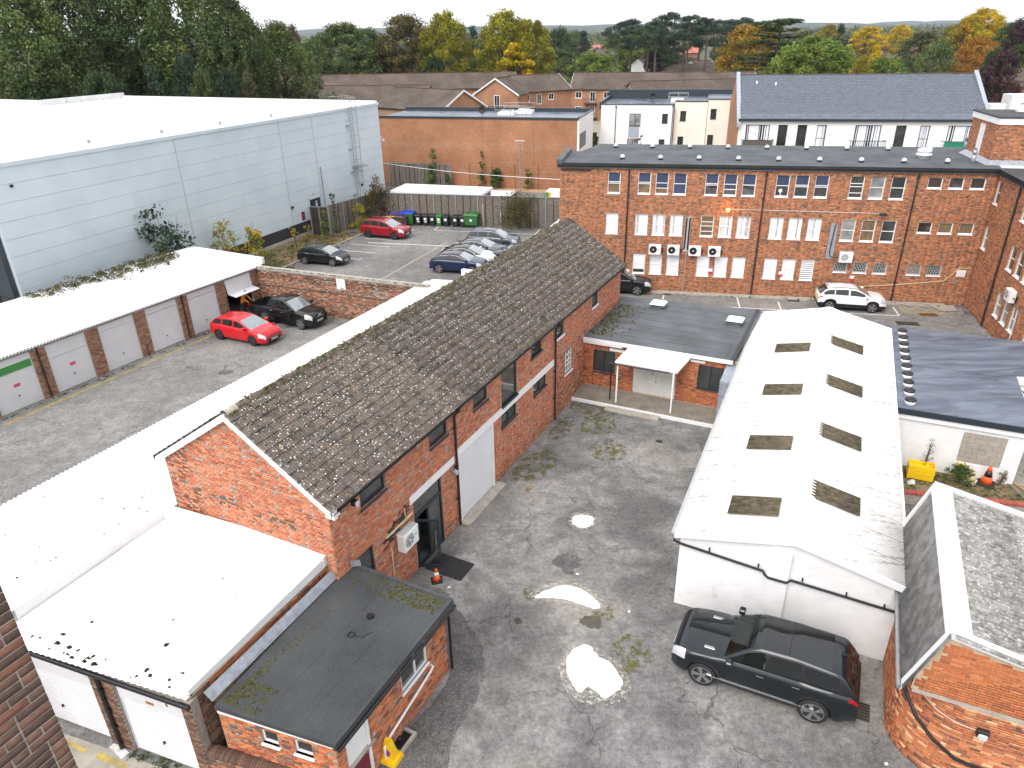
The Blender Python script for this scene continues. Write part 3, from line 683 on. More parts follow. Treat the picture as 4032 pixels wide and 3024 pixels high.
# drain covers
def cover(name, x, y, w, d, rz, parent, mat='stain_dark'):
 m = MB(); m.box(-w/2,w/2,-d/2,d/2,0.0,0.016,m=0)
 for k in range(6): m.box(-w/2+0.03,w/2-0.03,-d/2+d*(k+0.3)/6,-d/2+d*(k+0.7)/6,0.016,0.024,m=1)
 return m.build(name, [mat,'black_paint'], parent, (x,y,0.006), rz)
cover('drain_cover', 0.05,17.05,0.22,0.22,20,yard); cover('drain_cover', 9.1,13.6,0.9,0.62,-26,yard); cover('drain_cover', 6.6,27.9,0.3,0.2,-20,yard)
cover('drain_cover', 26.76,43.04,1.1,0.55,-11,opark,'rust'); cover('drain_cover', 24.7,41.6,1.3,0.6,-11,opark); cover('drain_cover', 19.2,46.1,0.8,0.25,-11,opark); cover('drain_cover', 11.0,47.9,0.6,0.25,-11,opark)
# kerbs
def kerb(parent, a, b, w=0.14, h=0.11, mat='concrete'):
 a, b = Vector((*a,0)), Vector((*b,0)); L = (b-a).length; n = max(1, int(L/0.915)); ang = math.degrees(math.atan2(b.y-a.y, b.x-a.x))
 def km():
  m = MB(); m.box(0.006,L/n-0.006,-w/2,w/2,-0.02,h,ch=0.015); return m.mesh('kerb_stone', mat)
 me = km()
 for k in range(n):
  p = a + (b-a)*k/n; put('kerb_stone', me, parent, (p.x,p.y,0), ang)
kerb(park, (-18.3,55.7), (-13.6,66.6)); kerb(opark, (8.5,48.75), (28.7,44.6), 0.5, 0.10)
sheet('path_slab', [(27.6,44.95),(29.2,44.55),(28.9,43.5),(27.9,43.6)], 0.05, 'concrete', opark)

# ================================================================ OFFICE BLOCK (three storeys, brick)
off = thing('office_block', 'long three-storey brick office block with sash windows and flat felt roof', 'building', (16.63,47.38,0), -11.5)
WX = [-10.12,-8.11,-6.95,-5.78,-3.74,-2.55,-1.38,0.70,1.88,3.08,5.18,6.40,7.62]; WW = 0.84
SX = [9.71,10.92,12.14]
holes = [(x,x+WW,6.78,8.20) for x in WX] + [(x-0.03,x-0.03+WW,4.02,5.44) for x in WX] + [(x-0.04,x-0.04+WW,1.25,2.68) for x in WX[1:10]]
holes += [(x,x+WW,7.50,8.20) for x in SX] + [(x,x+WW,4.68,5.40) for x in SX] + [(x,x+0.86,1.90,2.61) for x in (5.10,6.34,7.57,9.65,10.87)]
X0 = -13.38
fw_ = WF(off, X0, 0, 0); hl = [(a-X0,b-X0,c,d) for a,b,c,d in holes]
ow = wall(fw_, 27.0, 8.50, hl, 'mortar_tan', thick=0.3)
lay_bricks(ow, brick_cells(27.0, 0, 8.48, hl, bond='flem', seed=3), 'office', 220, 3)
f0 = WF(off, 0, 0, 0)
blue = {0:(0.52,'room_tan'),1:(0.47,'room_tan'),2:(0.28,'room_tan'),3:(0.0,'glass'),4:(0.45,'glass'),5:(0.30,'glass'),6:(0.47,'glass'),7:(0.47,'glass'),8:(0.42,'glass'),9:(0.40,'glass')}
for i, x in enumerate(WX):
 bl = ('blind_blue', blue[i][0], 1.0) if i in blue else None
 pane = {1:'room_tan',2:'room_tan',0:'room_tan',11:'glass_light'}.get(i, 'glass')
 bars = [('h',0.5)] if i not in (5,2,10) else ([('h',0.52),('h',0.28)] if i != 10 else [('h',0.52),('h',0.24),('h',0.66)])
 if i in (0,1,4,8,9): bars = [('h',0.47),('h',0.54)]
 window(f0, x, x+WW, 6.80, 8.20, pane=pane, blind=bl, bars=bars)
 x2 = x-0.03
 if i in (0,1,2,3): bl2 = ('blind_white',0,1,'slat',i,0.10)
 elif i in (5,): bl2 = ('blind_white',0,1,'slat',i,0.35)
 elif i == 6: bl2 = ('blind_white',0,1,'slat',i,0.55)
 elif i in (7,8,9): bl2 = ('blind_white',0,1,'slat',i,0.16)
 else: bl2 = None
 window(f0, x2, x2+WW, 4.04, 5.44, pane={4:'room_tan',10:'glass_light',11:'room_tan',12:'glass'}.get(i,'glass'), blind=bl2, bars=[('h',0.5)] if i != 4 else [('h',0.24),('h',0.5),('h',0.7)])
 if 1 <= i <= 9: window(f0, x-0.04, x-0.04+WW, 1.27, 2.68, blind=('blind_white',0.0 if i != 1 else 0.18,1,'stripe' if i == 9 else 'flat'), bars=[('h',0.5)])
for x in SX:
 window(f0, x, x+WW, 7.52, 8.20); window(f0, x, x+WW, 4.70, 5.40, pane='glass' if x < 10 else 'room_tan')
for x in (5.10,6.34,7.57,9.65,10.87):
 w = window(f0, x, x+0.86, 1.92, 2.61, frame='trim_grey', pane='glass' if x != 9.65 else 'room_tan')
 m = MB()
 for k in range(8):
  xx = 0.08+0.7*k/7; m.box(xx-0.011,xx+0.011,-0.01,0.01,0.06,0.64)
  for zz in ((0.22,0.46) if k % 2 else (0.34,0.56)):
   if k < 7: m.box(xx,xx+0.1,-0.01,0.01,zz-0.011,zz+0.011)
 m.build('security_grille', 'trim_grey', w)
# louvre vent near the corner, wall signs, pipes
m = MB(); m.box(12.66,13.2,-0.03,0.02,1.92,2.38)
for k in range(6): m.box(12.70,13.16,-0.06,-0.03,1.96+k*0.065,1.99+k*0.065)
m.build('louvre_vent', 'white_paint', off)
m = MB(); m.box(12.45,12.9,-0.03,0.0,1.55,1.68); m.build('name_board', 'glass_light', off)
for x, z in ((-2.95,1.62),(1.68,1.62),(6.25,1.52)):
 m = MB(); m.box(x,x+0.27,-0.035,-0.012,z,z+0.2,m=0); m.box(x,x+0.27,-0.037,-0.012,z-0.13,z-0.002,m=1); m.build('wall_sign', ['white_paint','red_sign'], off)
m = MB(); m.box(-8.62,-8.35,-0.035,-0.01,1.40,1.52); m.build('wall_sign', 'white_paint', off)
for x in (-8.72,0.05,9.08):
 m = MB(); m.tube([(x,-0.09,8.5),(x,-0.09,0.1)],0.052,8)
 for z in (8.2,6.7,4.9,3.2,1.4): m.box(x-0.085,x+0.085,-0.12,0.0,z-0.02,z+0.02)
 m.build('drainpipe', 'black_paint', off)
m = MB(); m.tube([(-4.55,-0.05,3.0),(-4.6,-0.05,0.1)],0.022,6); m.build('conduit', 'trim_grey', off)
m = MB(); m.tube([(-2.0,-0.03,5.93),(7.4,-0.03,5.90)],0.014,5); m.build('lamp_cable', 'white_paint', off)
m = MB(); m.tube([(4.3,-0.05,0.25),(4.25,-0.05,0.75)],0.025,6); m.tube([(4.2,-0.05,0.72),(9.3,-0.06,1.25),(12.0,-0.06,1.62),(12.75,-0.06,2.52),(13.45,-0.06,2.56)],0.025,6); m.build('waste_pipe', 'cream_plastic', off)
m = MB(); m.box(-4.80,-4.42,-0.03,0,2.95,5.35,m=0); [m.tube([(xx,-0.06,5.3),(xx,-0.06,3.2),(xx+dx,-0.06,3.02)],0.055,6,m=1) for xx, dx in ((-4.72,-0.25),(-4.50,0.1))]; m.build('pipe_trunking', ['trim_grey','black_plastic'], off)
m = MB(); m.box(4.48,4.92,-0.09,0,2.85,5.20,m=0); m.tube([(4.85,-0.13,5.3),(4.74,-0.13,5.05),(4.66,-0.13,3.3),(4.76,-0.13,2.98),(5.3,-0.13,2.95)],0.03,6,m=1); m.build('pipe_trunking', ['lead','black_plastic'], off)
m = MB(); m.box(-13.3,-11.3,-0.10,-0.01,8.26,8.36); m.build('cable_tray', 'black_paint', off)
# fascia and roof
m = MB(); m.box(-13.55,13.62,-0.16,0.0,8.50,8.78); m.box(-13.50,13.6,-0.22,-0.16,8.62,8.72); m.build('fascia', 'black_paint', off)
rp = [(-13.55,-0.16),(13.62,-0.16),(15.7,8.95),(-11.4,8.95),(-12.45,5.1),(-13.55,5.15)]
m = MB(); m.prism(rp, 8.45, 8.79); roof = m.build('roof', 'felt_grey', off)
m = MB()
for k in range(24):
 x = -12.6 + k*1.13; m.box(x-0.03,x+0.03,0.3,8.9 if k > 1 else 5.0,8.79,8.797)
m.build('felt_seam', 'felt_slate', roof)
m = MB(); m.prism([(-13.6,-0.2),(-13.2,-0.2),(-13.2,5.2),(-13.6,5.2)], 8.6, [9.02,8.98,8.98,9.02]); m.build('parapet', 'felt_slate', roof)
# back and side walls
m = MB(); m.prism([(-13.35,0.3),(13.4,0.3),(15.3,8.8),(-11.3,8.8),(-12.4,5.0),(-13.35,5.0)], 0.0, 8.44); m.build('wall', 'brickwork_far', off)
# right wing, turned towards the camera
cw = (13.62, 0.0)
wg = WF(off, cw[0], cw[1], -93.5)
wh = [(0.12,0.92,6.72,8.10),(0.12,0.92,3.92,5.32)] + [(x,x+WW,a,b) for x in (4.75,5.98,7.20,9.4,10.6) for a,b in ((6.72,8.10),(3.92,5.32),(1.12,2.52))]
ww = wall(wg, 13.0, 8.50, wh, 'mortar_tan', thick=0.3)
lay_bricks(ww, brick_cells(13.0, 0, 8.48, wh, bond='flem', seed=4), 'office', 60, 4)
for k, (a,b,c,d) in enumerate(wh): window(wg, a, b, c+0.02, d, pane=('glass','glass_light','glass')[k % 3], bars=[('h',0.5)], blind=('blind_white',0.0,0.5) if k in (5,9) else None)
m = MB(); m.tube([(3.85,-0.09,8.45),(3.85,-0.09,0.05)],0.055,8)
for z in (8.0,5.2,2.6,0.5): m.box(3.76,3.94,-0.12,0,z-0.02,z+0.02)
wg.build(m, 'drainpipe', 'black_paint')
m = MB(); m.tube([(7.95,-0.04,2.5),(8.05,-0.04,0.2)],0.02,6); wg.build(m, 'waste_pipe', 'white_paint')
m = MB(); m.box(-0.2,13.2,-0.18,0.0,8.50,8.78); wg.build(m, 'fascia', 'black_paint')
m = MB(); m.prism([(-0.2,-0.18),(13.2,-0.18),(13.2,9.0),(-0.2,9.0)], 8.44, 8.785); wg.build(m, 'roof', 'felt_dark')
m = MB(); m.box(0.0,13.0,0.3,8.8,0.0,8.43); wg.build(m, 'wall', 'brickwork_far')
# brick stair tower on the roof
tw = thing('stair_tower', 'square brick stair tower with white door standing on the office roof corner', 'tower', (31.2,50.7,8.79), -103.4)
tf = WF(tw, 0, 0, 0)
w1 = wall(tf, 4.7, 2.35, [(1.55,2.55,0.12,2.15)], 'mortar_tan'); lay_bricks(w1, brick_cells(4.7,0,2.34,[(1.55,2.55,0.12,2.15)],bond='flem',seed=5), 'office', 40, 5)
t2 = WF(tw, 4.7, 0, 90)
w2 = wall(t2, 4.5, 2.35, (), 'mortar_tan'); lay_bricks(w2, brick_cells(4.5,0,2.34,bond='flem',seed=6), 'office', 40, 6)
m = MB(); m.box(1.55,2.55,0.03,0.07,0.12,2.15); tf.build(m, 'door', 'white_paint')
m = MB(); m.box(-0.06,4.78,-0.08,4.6,2.36,2.72); m.build('fascia', 'white_paint', tw)
m = MB(); m.box(-0.10,4.82,-0.12,4.64,2.722,2.80); m.build('roof', 'felt_dark', tw)
m = MB(); m.box(0,4.7,4.35,4.5,0,2.35); m.build('wall', 'brickwork_far', tw)
m = MB(); m.add([(-0.3,-0.3,0.005),(5.0,-0.3,0.005),(4.7,-0.011,0.26),(0,-0.011,0.26)],[(0,1,2,3)]); m.add([(5.0,-0.3,0.005),(5.0,4.5,0.005),(4.712,4.5,0.26),(4.712,-0.011,0.26)],[(0,1,2,3)]); m.build('lead_flashing', 'lead', tw)
m = MB(); m.box(1.0,1.5,2.0,2.5,2.8,2.95); m.lathe([(0.20,2.95),(0.20,3.15),(0.14,3.2),(0.14,3.35),(0.3,3.36),(0.24,3.5),(0.0,3.56)],14,(1.25,2.25,0)); m.build('flue', 'white_paint', tw)
# roof domes (breather vents) and extractor cowls: things standing on the roof
def dome_mesh():
 m = MB(); m.lathe([(0.17,0),(0.15,0.12)],14,m=0); m.lathe([(0.16,0.11),(0.15,0.2),(0.10,0.28),(0.0,0.31)],14,m=1); return m.mesh('roof_vent', ['black_plastic','white_paint'], 40)
DM = dome_mesh(); oc, os_ = math.cos(rad(-11.5)), math.sin(rad(-11.5))
def onoff(x, y): return (16.63 + x*oc - y*os_, 47.38 + x*os_ + y*oc)
for row, y, n, x0, st in (('front',1.65,10,-9.3,2.55),('back',7.0,10,-10.1,2.72)):
 for k in range(n):
  if row == 'front' and k in (9,): continue
  o = put('roof_vent', DM, None, (*onoff(x0+k*st, y), 8.79)); nm = ['first','second','third','fourth','fifth','sixth','seventh','eighth','ninth','tenth'][k]
  tag(o, f'small white domed vent, {nm} from the left in the {row} row on the office roof', 'vent', 'domed vents on the office roof')
m = MB(); m.lathe([(0.36,0),(0.36,0.18),(0.48,0.19),(0.48,0.30),(0.40,0.31),(0.40,0.40),(0.47,0.42),(0.42,0.56),(0.28,0.64),(0.0,0.66)],18)
tag(m.build('extractor_cowl','white_paint',None,(*onoff(10.3,3.7),8.79),0,40), 'wide white mushroom extractor cowl on the office roof', 'vent')
for i, (x, y, h) in enumerate(((12.7,2.0,0.75),(13.6,4.3,0.7),(14.1,7.6,0.95))):
 m = MB(); m.lathe([(0.14,0),(0.13,h*0.55),(0.09,h*0.6),(0.09,h*0.75),(0.15,h*0.76),(0.12,h),(0,h*1.03)],12)
 tag(m.build('flue_pipe','lead',None,(*onoff(x,y),8.79),0,40), ['stubby lead flue nearest the roof edge by the stair tower','stubby lead flue beside the stair tower flashing','tall pale flue behind the stair tower flashing'][i], 'flue')
# ================================================================ LONG BRICK WORKSHOP with pitched tiled roof
MO = (-2.689, 20.955); MA = 63.1
def mw(x, y):      # workshop plan coordinates -> world
 c, s = math.cos(rad(MA)), math.sin(rad(MA)); return (MO[0] + x*c - y*s, MO[1] + x*s + y*c)
main = thing('workshop', 'long two-storey brick workshop with mossy tiled pitched roof and white gable boards', 'building', (*MO,0), MA)
MX0, MX1, MD, EZ, RZ = -5.35, 19.5, 6.4, 5.12, 7.36
mf = WF(main, MX0, 0, 0)
mh = [(-4.02,-2.78,4.18,5.02),(-0.27,0.90,4.18,5.02),(2.73,3.86,4.18,5.02),(5.0,6.42,3.22,5.02),(7.78,8.90,4.22,5.02),(10.52,11.40,4.06,5.04),(15.06,15.95,4.06,5.06),
      (11.58,12.50,1.78,3.00),(4.92,6.34,2.28,2.90),(7.98,9.40,2.29,2.90),(-1.48,0.28,0.0,2.78),(1.42,4.15,0.0,2.88),(-4.60,-3.70,0.0,2.68)]
mhl = [(a-MX0,b-MX0,c,d) for a,b,c,d in mh]
lint = [(-1.66-MX0,1.2-MX0,2.78,3.08),(1.42-MX0,10.2-MX0,2.90,3.21)]
w = wall(mf, MX1-MX0, EZ, mhl, 'mortar_tan', rev=0.13)
def main_wear(x, z, t, rr):
 if z < 0.45 and rr.random() < 0.5: return tuple(c*0.7 for c in t)
 if 2.2 < x < 3.6 and 2.0 < z < 3.0 and rr.random() < 0.75 and (x-2.2)*0.45 + 1.95 < z < (x-2.2)*0.45 + 2.5: return (0.05, 0.04, 0.035)
 if x > 16 and z < 3.2 and rr.random() < 0.35: return tuple(c*0.55 for c in t)
 return t
lay_bricks(w, brick_cells(MX1-MX0, 0, EZ, mhl+lint, bond='flem', seed=8), 'main', 150, 8, 0.26, wear=main_wear)
# gable wall facing the camera
gf = WF(main, MX0, MD, -90)
g = wall(gf, MD, EZ, (), 'mortar_tan', gable=(MD/2, RZ-0.1))
sl = (RZ-0.1-EZ)/(MD/2)
def gab_wear(x, z, t, rr):
 if x < 1.2 and rr.random() < 0.30: return tuple(c*0.45 for c in t)
 if 3.9 < z < 4.25 and 1.0 < x < 5 and rr.random() < 0.25: return (0.13, 0.10, 0.07)
 return t
cells = brick_cells(MD, 2.4, EZ, seed=9) + brick_cells(MD, EZ, RZ-0.25, left=lambda z: (z-EZ)/sl+0.02, right=lambda z: MD-(z-EZ)/sl-0.02, seed=10)
lay_bricks(g, cells, 'main', 150, 9, 0.22, wear=gab_wear)
bf = WF(main, MX1, 0, 90); g2 = wall(bf, MD, EZ, (), 'mortar_tan', gable=(MD/2, RZ-0.1)); lay_bricks(g2, brick_cells(MD, 0, EZ, seed=12), 'main', 0, 12, 0.3)
lf = WF(main, MX1, MD, 180); g3 = wall(lf, MX1-MX0, EZ, (), 'mortar_tan')
# ---- roof: courses of interlocking concrete tiles
def tile_mesh():
 m = MB(); n_ = 13; xs = np.linspace(0, 0.31, n_); pr = [0.026*(0.5-0.5*math.cos(2*math.pi*3*i/(n_-1)))+0.004 for i in range(n_)]
 v = [(xs[i], -0.02, pr[i]+0.012) for i in range(n_)] + [(xs[i], 0.365, pr[i]+0.050) for i in range(n_)] + [(xs[i], 0.365, pr[i]-0.006) for i in range(n_)]
 f = [(i+o_, i+o_+n_, i+o_+n_+1, i+o_+1) for o_ in (0,n_) for i in range(n_-1)]
 m.add(v, [tuple(reversed(q)) for q in f]); return m
TM = tile_mesh(); TME = TM.mesh('roof_tile', 'tile_old')
EY0 = -0.22; slope_len = math.hypot(MD/2-EY0, RZ-(EZ-0.02)); sang = math.atan2(RZ-(EZ-0.02), MD/2-EY0)
gauge = slope_len/13.0; ntile = int((MX1-MX0+0.35)/0.30)
def tile_slope(side):
 holder_rot = None
 base = MB(); y0 = EY0 if side > 0 else MD-EY0; ym = MD/2
 base.quad((MX0-0.15,y0,EZ-0.05),(MX1+0.2,y0,EZ-0.05),(MX1+0.2,ym,RZ-0.03),(MX0-0.15,ym,RZ-0.03))
 rf = base.build('roof', 'tile_old', main)
 tv = np.array(TM.v); tq = np.array(TM.f)
 VV, QQ, pos = [], [], []
 ca, sa = math.cos(sang), math.sin(sang); rr = random.Random(5+side)
 for i in range(13):
  for j in range(ntile):
   x = MX0-0.17 + j*0.30; d = i*gauge
   pos.append((x, d, rr.uniform(-0.004,0.005), rr.uniform(-0.012,0.012)))
 def xf(p):  # tile origin in workshop coordinates (upper end), slope direction downwards
  x, d, lift, tw_ = p
  if side > 0: return (x, ym - d*ca, RZ - d*sa + lift)
  return (x+0.31, ym + d*ca, RZ - d*sa + lift)
 cam = np.array(CAM); wp = []
 for p in pos:
  q = xf(p); a = mw(q[0], q[1]); wp.append(math.dist((a[0],a[1],q[2]), cam))
 order = np.argsort(wp); single = set(order[:300].tolist()) if side > 0 else set()
 n = 0
 for k, p in enumerate(pos):
  q = xf(p)
  # local tile frame: x -> along roof, y -> down slope, z -> normal
  rz = math.pi if side > 0 else 0.0
  M = (Matrix.Translation(q) @ Matrix.Rotation(rz, 4, 'Z') @ Matrix.Rotation(-sang, 4, 'X'))
  if side > 0: M = M @ Matrix.Translation((-0.31,0,0))
  else: M = M @ Matrix.Translation((-0.31,0,0))
  M = M @ Matrix.Rotation(p[3], 4, 'X')
  if k in single:
   o = put('roof_tile', TME, rf); o.matrix_local = M
  else:
   A = np.array(M); VV.append(tv @ A[:3,:3].T + A[:3,3]); QQ.append(tq + n*len(tv)); n += 1
 me = np_mesh('roof_tiles', np.concatenate(VV), np.concatenate(QQ), 'tile_old')
 o = put('roof_tiles', me, rf); o['kind'] = 'stuff'
 return rf
r1 = tile_slope(1); r2 = tile_slope(-1)
m = MB()
RID = MB();
for k in range(9):
 t = math.pi*k/8; RID.v += [(0.0, 0.13*math.cos(t), 0.12*math.sin(t)), (0.44, 0.13*math.cos(t), 0.12*math.sin(t))]
for k in range(8): RID.f.append((2*k, 2*k+1, 2*k+3, 2*k+2)); RID.m.append(0)
RIDM = RID.mesh('ridge_tile', 'tile_old', True); plain('ridge_pale', (0.40,0.37,0.30), 0.9, var=0.2, scale=6); RIDP = RID.mesh('ridge_tile', 'ridge_pale', True)
for k in range(int((MX1-MX0+0.3)/0.45)):
 put('ridge_tile', RIDP if k < 1 else RIDM, main, (MX0-0.1+k*0.45, MD/2, RZ-0.035+R.uniform(-0.008,0.008)))
# moss tufts along the ridge and scattered lichen clumps on the tiles
def moss_tufts(name, spots, mat, parent=None, seed=1):
 rr = random.Random(seed); V, Q = [], []
 base = []
 for a in range(5): base.append((math.cos(a*1.2566), math.sin(a*1.2566), 0.0))
 for a in range(5): base.append((0.6*math.cos(a*1.2566+0.6), 0.6*math.sin(a*1.2566+0.6), 0.6))
 base.append((0,0,0.85)); base = np.array(base)
 T = [(i,(i+1)%5,5+i) for i in range(5)] + [((i+1)%5,5+(i+1)%5,5+i) for i in range(5)] + [(5+i,5+(i+1)%5,10) for i in range(5)]
 T = np.array(T)
 for n, (x,y,z,r,h) in enumerate(spots):
  b = base.copy(); b[:,:2] *= r*rng.uniform(0.7,1.3,(11,1)); b[:,2] *= h; V.append(b + np.array((x,y,z))); Q.append(T + n*11)
 me = np_mesh(name, np.concatenate(V), np.concatenate(Q), mat)
 o = put(name, me, parent); o['kind'] = 'stuff'; return o
ca, sa = math.cos(sang), math.sin(sang); sp = []
for k in range(1500):
 x = R.uniform(MX0, MX1); d = abs(R.gauss(0, 0.16)) if R.random() < 0.75 else R.uniform(0, 4.0)*R.random()
 s = R.uniform(0.015, 0.05) if d < 0.5 else R.uniform(0.01, 0.03)
 sp.append((x, MD/2 - d*ca, RZ - d*sa + 0.055, s, s*0.9))
for k in range(500): sp.append((R.uniform(MX0+0.5,MX1), MD/2+R.gauss(0,0.06), RZ+0.075, R.uniform(0.02,0.06), R.uniform(0.01,0.05)))
moss_tufts('moss', sp, 'moss', r1, 3)
plain('lichen', (0.60,0.585,0.53), 0.95, var=0.15, scale=10)
sp = []
for k in range(2600):
 x = R.uniform(MX0, MX1); d = R.uniform(0.05, 4.0)*(0.55+0.45*R.random()); s = R.uniform(0.008, 0.03); sp.append((x, MD/2 - d*ca, RZ - d*sa + 0.06, s, 0.012))
moss_tufts('lichen', sp, 'lichen', r1, 4)
# barge boards, gutters, pipes
for s_ in (1, -1):
 y0 = EY0 if s_ > 0 else MD-EY0
 m = MB(); a, b = (MX0-0.16, y0, EZ-0.02), (MX0-0.16, MD/2, RZ)
 m.add([(a[0],a[1],a[2]-0.22),(b[0],b[1],b[2]-0.22),(b[0],b[1],b[2]+0.0),(a[0],a[1],a[2]+0.0),(a[0]+0.15,a[1],a[2]-0.22),(b[0]+0.15,b[1],b[2]-0.22),(b[0]+0.15,b[1],b[2]),(a[0]+0.15,a[1],a[2])],
          [(0,1,2,3),(7,6,5,4),(3,2,6,7),(4,5,1,0),(0,3,7,4),(1,5,6,2)]); m.build('barge_board', 'trim_white', main)
 m = MB(); ang0 = []
 yy = y0 - 0.06*s_
 for k in range(7):
  t = math.pi + math.pi*k/6; ang0.append((yy + 0.06*math.cos(t), EZ-0.06 + 0.06*math.sin(t)))
 for k in range(6): m.quad((MX0-0.15,*ang0[k]),(MX1+0.15,*ang0[k]),(MX1+0.15,*ang0[k+1]),(MX0-0.15,*ang0[k+1]))
 m.build('gutter', 'black_plastic', main)
m = MB(); m.box(MX0,MX1,-0.2,0.0,EZ-0.03,EZ-0.005); m.box(MX0,MX1,-0.03,-0.012,EZ-0.14,EZ-0.03); m.build('soffit', 'trim_white', main)
m = MB(); m.box(MX0-0.12,MX0+0.02,-0.30,0.0,EZ-0.28,EZ-0.02); m.build('gutter_box', 'trim_white', main)
for x in (1.27, 10.25):
 m = MB(); m.tube([(x,-0.24,EZ-0.1),(x,-0.22,EZ-0.25),(x,-0.085,EZ-0.42),(x,-0.085,0.05)],0.045,8); m.box(x-0.07,x+0.07,-0.32,-0.18,EZ-0.22,EZ-0.08)
 for z in (4.2,2.6,1.2): m.box(x-0.075,x+0.075,-0.11,0,z-0.02,z+0.02)
 m.build('drainpipe', 'black_paint', main)
# windows
f0 = WF(main, 0, 0, 0)
for (a,b,c,d) in mh[:5]: window(f0, a, b, c, d, 'anthracite', pane='glass', sill='anthracite', y=0.05, fw=0.06, sillw=0.09)
for (a,b,c,d) in mh[5:7]: window(f0, a, b, c, d, 'anthracite', pane='glass', sill='white_paint', y=0.06, fw=0.06, sillw=0.09, bars=[('h',0.5)])
window(f0, *mh[7], 'white_paint', pane='glass', sill='white_paint', bars=[('h',0.3),('h',0.5),('h',0.75),('v',0.33),('v',0.67)], label='white sash window low on the workshop wall')
for q in mh[8:10]: window(f0, *q, 'anthracite', pane='glass', sill='anthracite', y=0.05, fw=0.055, bars=[('v',0.5)])
m = MB(); m.box(-1.66,1.2,-0.03,0.12,2.785,3.075); m.build('lintel', 'white_paint', main)
m = MB(); m.box(1.42,10.2,-0.03,0.0,2.905,3.205); m.build('lintel', 'white_paint', main)
# roller shutter: slats
m = MB(); m.box(1.42,1.52,-0.06,0.10,0.0,2.9); m.box(4.05,4.15,-0.06,0.10,0.0,2.9); sh = m.build('shutter_frame', 'trim_white', main)
def slat():
 m = MB(); m.add([(0,0,0),(2.53,0,0),(2.53,-0.018,0.02),(0,-0.018,0.02),(2.53,-0.018,0.06),(0,-0.018,0.06),(2.53,0,0.078),(0,0,0.078)],[(0,1,2,3),(3,2,4,5),(5,4,6,7)]); return m.mesh('shutter_slat', 'white_door')
SM = slat()
for k in range(36): put('shutter_slat', SM, sh, (1.52,0.03,0.02+k*0.08))
m = MB(); m.box(1.3,4.4,-0.45,-0.012,0.005,0.07); m.build('threshold', 'concrete', main)
# glazed entrance, left leaf standing open
m = MB(); m.box(-1.48,-1.41,0.02,0.10,0,2.78); m.box(0.21,0.28,0.02,0.10,0,2.78); m.box(-1.41,0.21,0.02,0.10,2.71,2.78); m.box(-1.41,0.21,0.02,0.10,2.04,2.14); m.box(-0.64,-0.56,0.02,0.10,0.0,2.04); m.box(-0.56,0.21,0.02,0.10,0.0,0.10); m.box(-1.48,0.28,-0.02,0.10,0.0,0.03)
ef = m.build('door_frame', 'anthracite', main)
m = MB(); m.quad((-1.41,0.06,2.14),(0.21,0.06,2.14),(0.21,0.06,2.71),(-1.41,0.06,2.71)); m.build('pane', 'glass', ef)
m = MB(); m.quad((-0.56,0.06,0.10),(0.21,0.06,0.10),(0.21,0.06,2.04),(-0.56,0.06,2.04)); m.build('pane', 'glass', ef)
m = MB(); m.tube([(-0.46,-0.05,0.5),(-0.46,-0.05,1.6)],0.014,6); [m.tube([(-0.46,-0.05,z),(-0.46,0.05,z)],0.01,5) for z in (0.6,1.5)]; m.build('handle', 'chrome', ef)
m = MB(); m.box(-1.41,-0.64,0.40,0.42,0.0,2.04); m.build('hallway', 'room_dark', ef)
dl = put('door', None, main, (-1.41,0.03,0.02), -64)
m = MB(); W_ = 0.80
for q in ((0,0.07,-0.02,0.03,0,2.0),(W_-0.07,W_,-0.02,0.03,0,2.0),(0.07,W_-0.07,-0.02,0.03,0,0.09),(0.07,W_-0.07,-0.02,0.03,1.92,2.0)): m.box(*q)
bpy.data.objects.remove(dl); dl = m.build('door', 'anthracite', main, (-1.41,0.03,0.02), -64)
m = MB(); m.quad((0.07,0.005,0.09),(W_-0.07,0.005,0.09),(W_-0.07,0.005,1.92),(0.07,0.005,1.92)); m.build('pane', 'clear_glass', dl)
m = MB(); m.tube([(W_-0.13,-0.07,0.35),(W_-0.13,-0.07,1.55)],0.013,6); m.tube([(W_-0.13,0.08,0.35),(W_-0.13,0.08,1.55)],0.013,6); [m.tube([(W_-0.13,-0.07,z),(W_-0.13,0.08,z)],0.01,5) for z in (0.45,1.0,1.45)]; m.build('handle', 'chrome', dl)
# service door behind the annex roof with a soldier course
m = MB(); m.box(-4.60,-4.52,0.03,0.10,0,2.68); m.box(-3.78,-3.70,0.03,0.10,0,2.68); m.box(-4.52,-3.78,0.03,0.10,2.6,2.68); m.box(-4.52,-3.78,0.03,0.10,1.55,1.66)
d2 = m.build('door_frame', 'anthracite', main); m = MB(); m.quad((-4.52,0.06,0),(-3.78,0.06,0),(-3.78,0.06,2.6),(-4.52,0.06,2.6)); m.build('pane', 'glass', d2)
for k in range(15):
 o = put('brick', brick_of('s'), w, (-4.66-MX0+0.075*k, -0.002, 2.80), rot=(0, rad(90), 0)); o.color = (0.46,0.17,0.08,1)
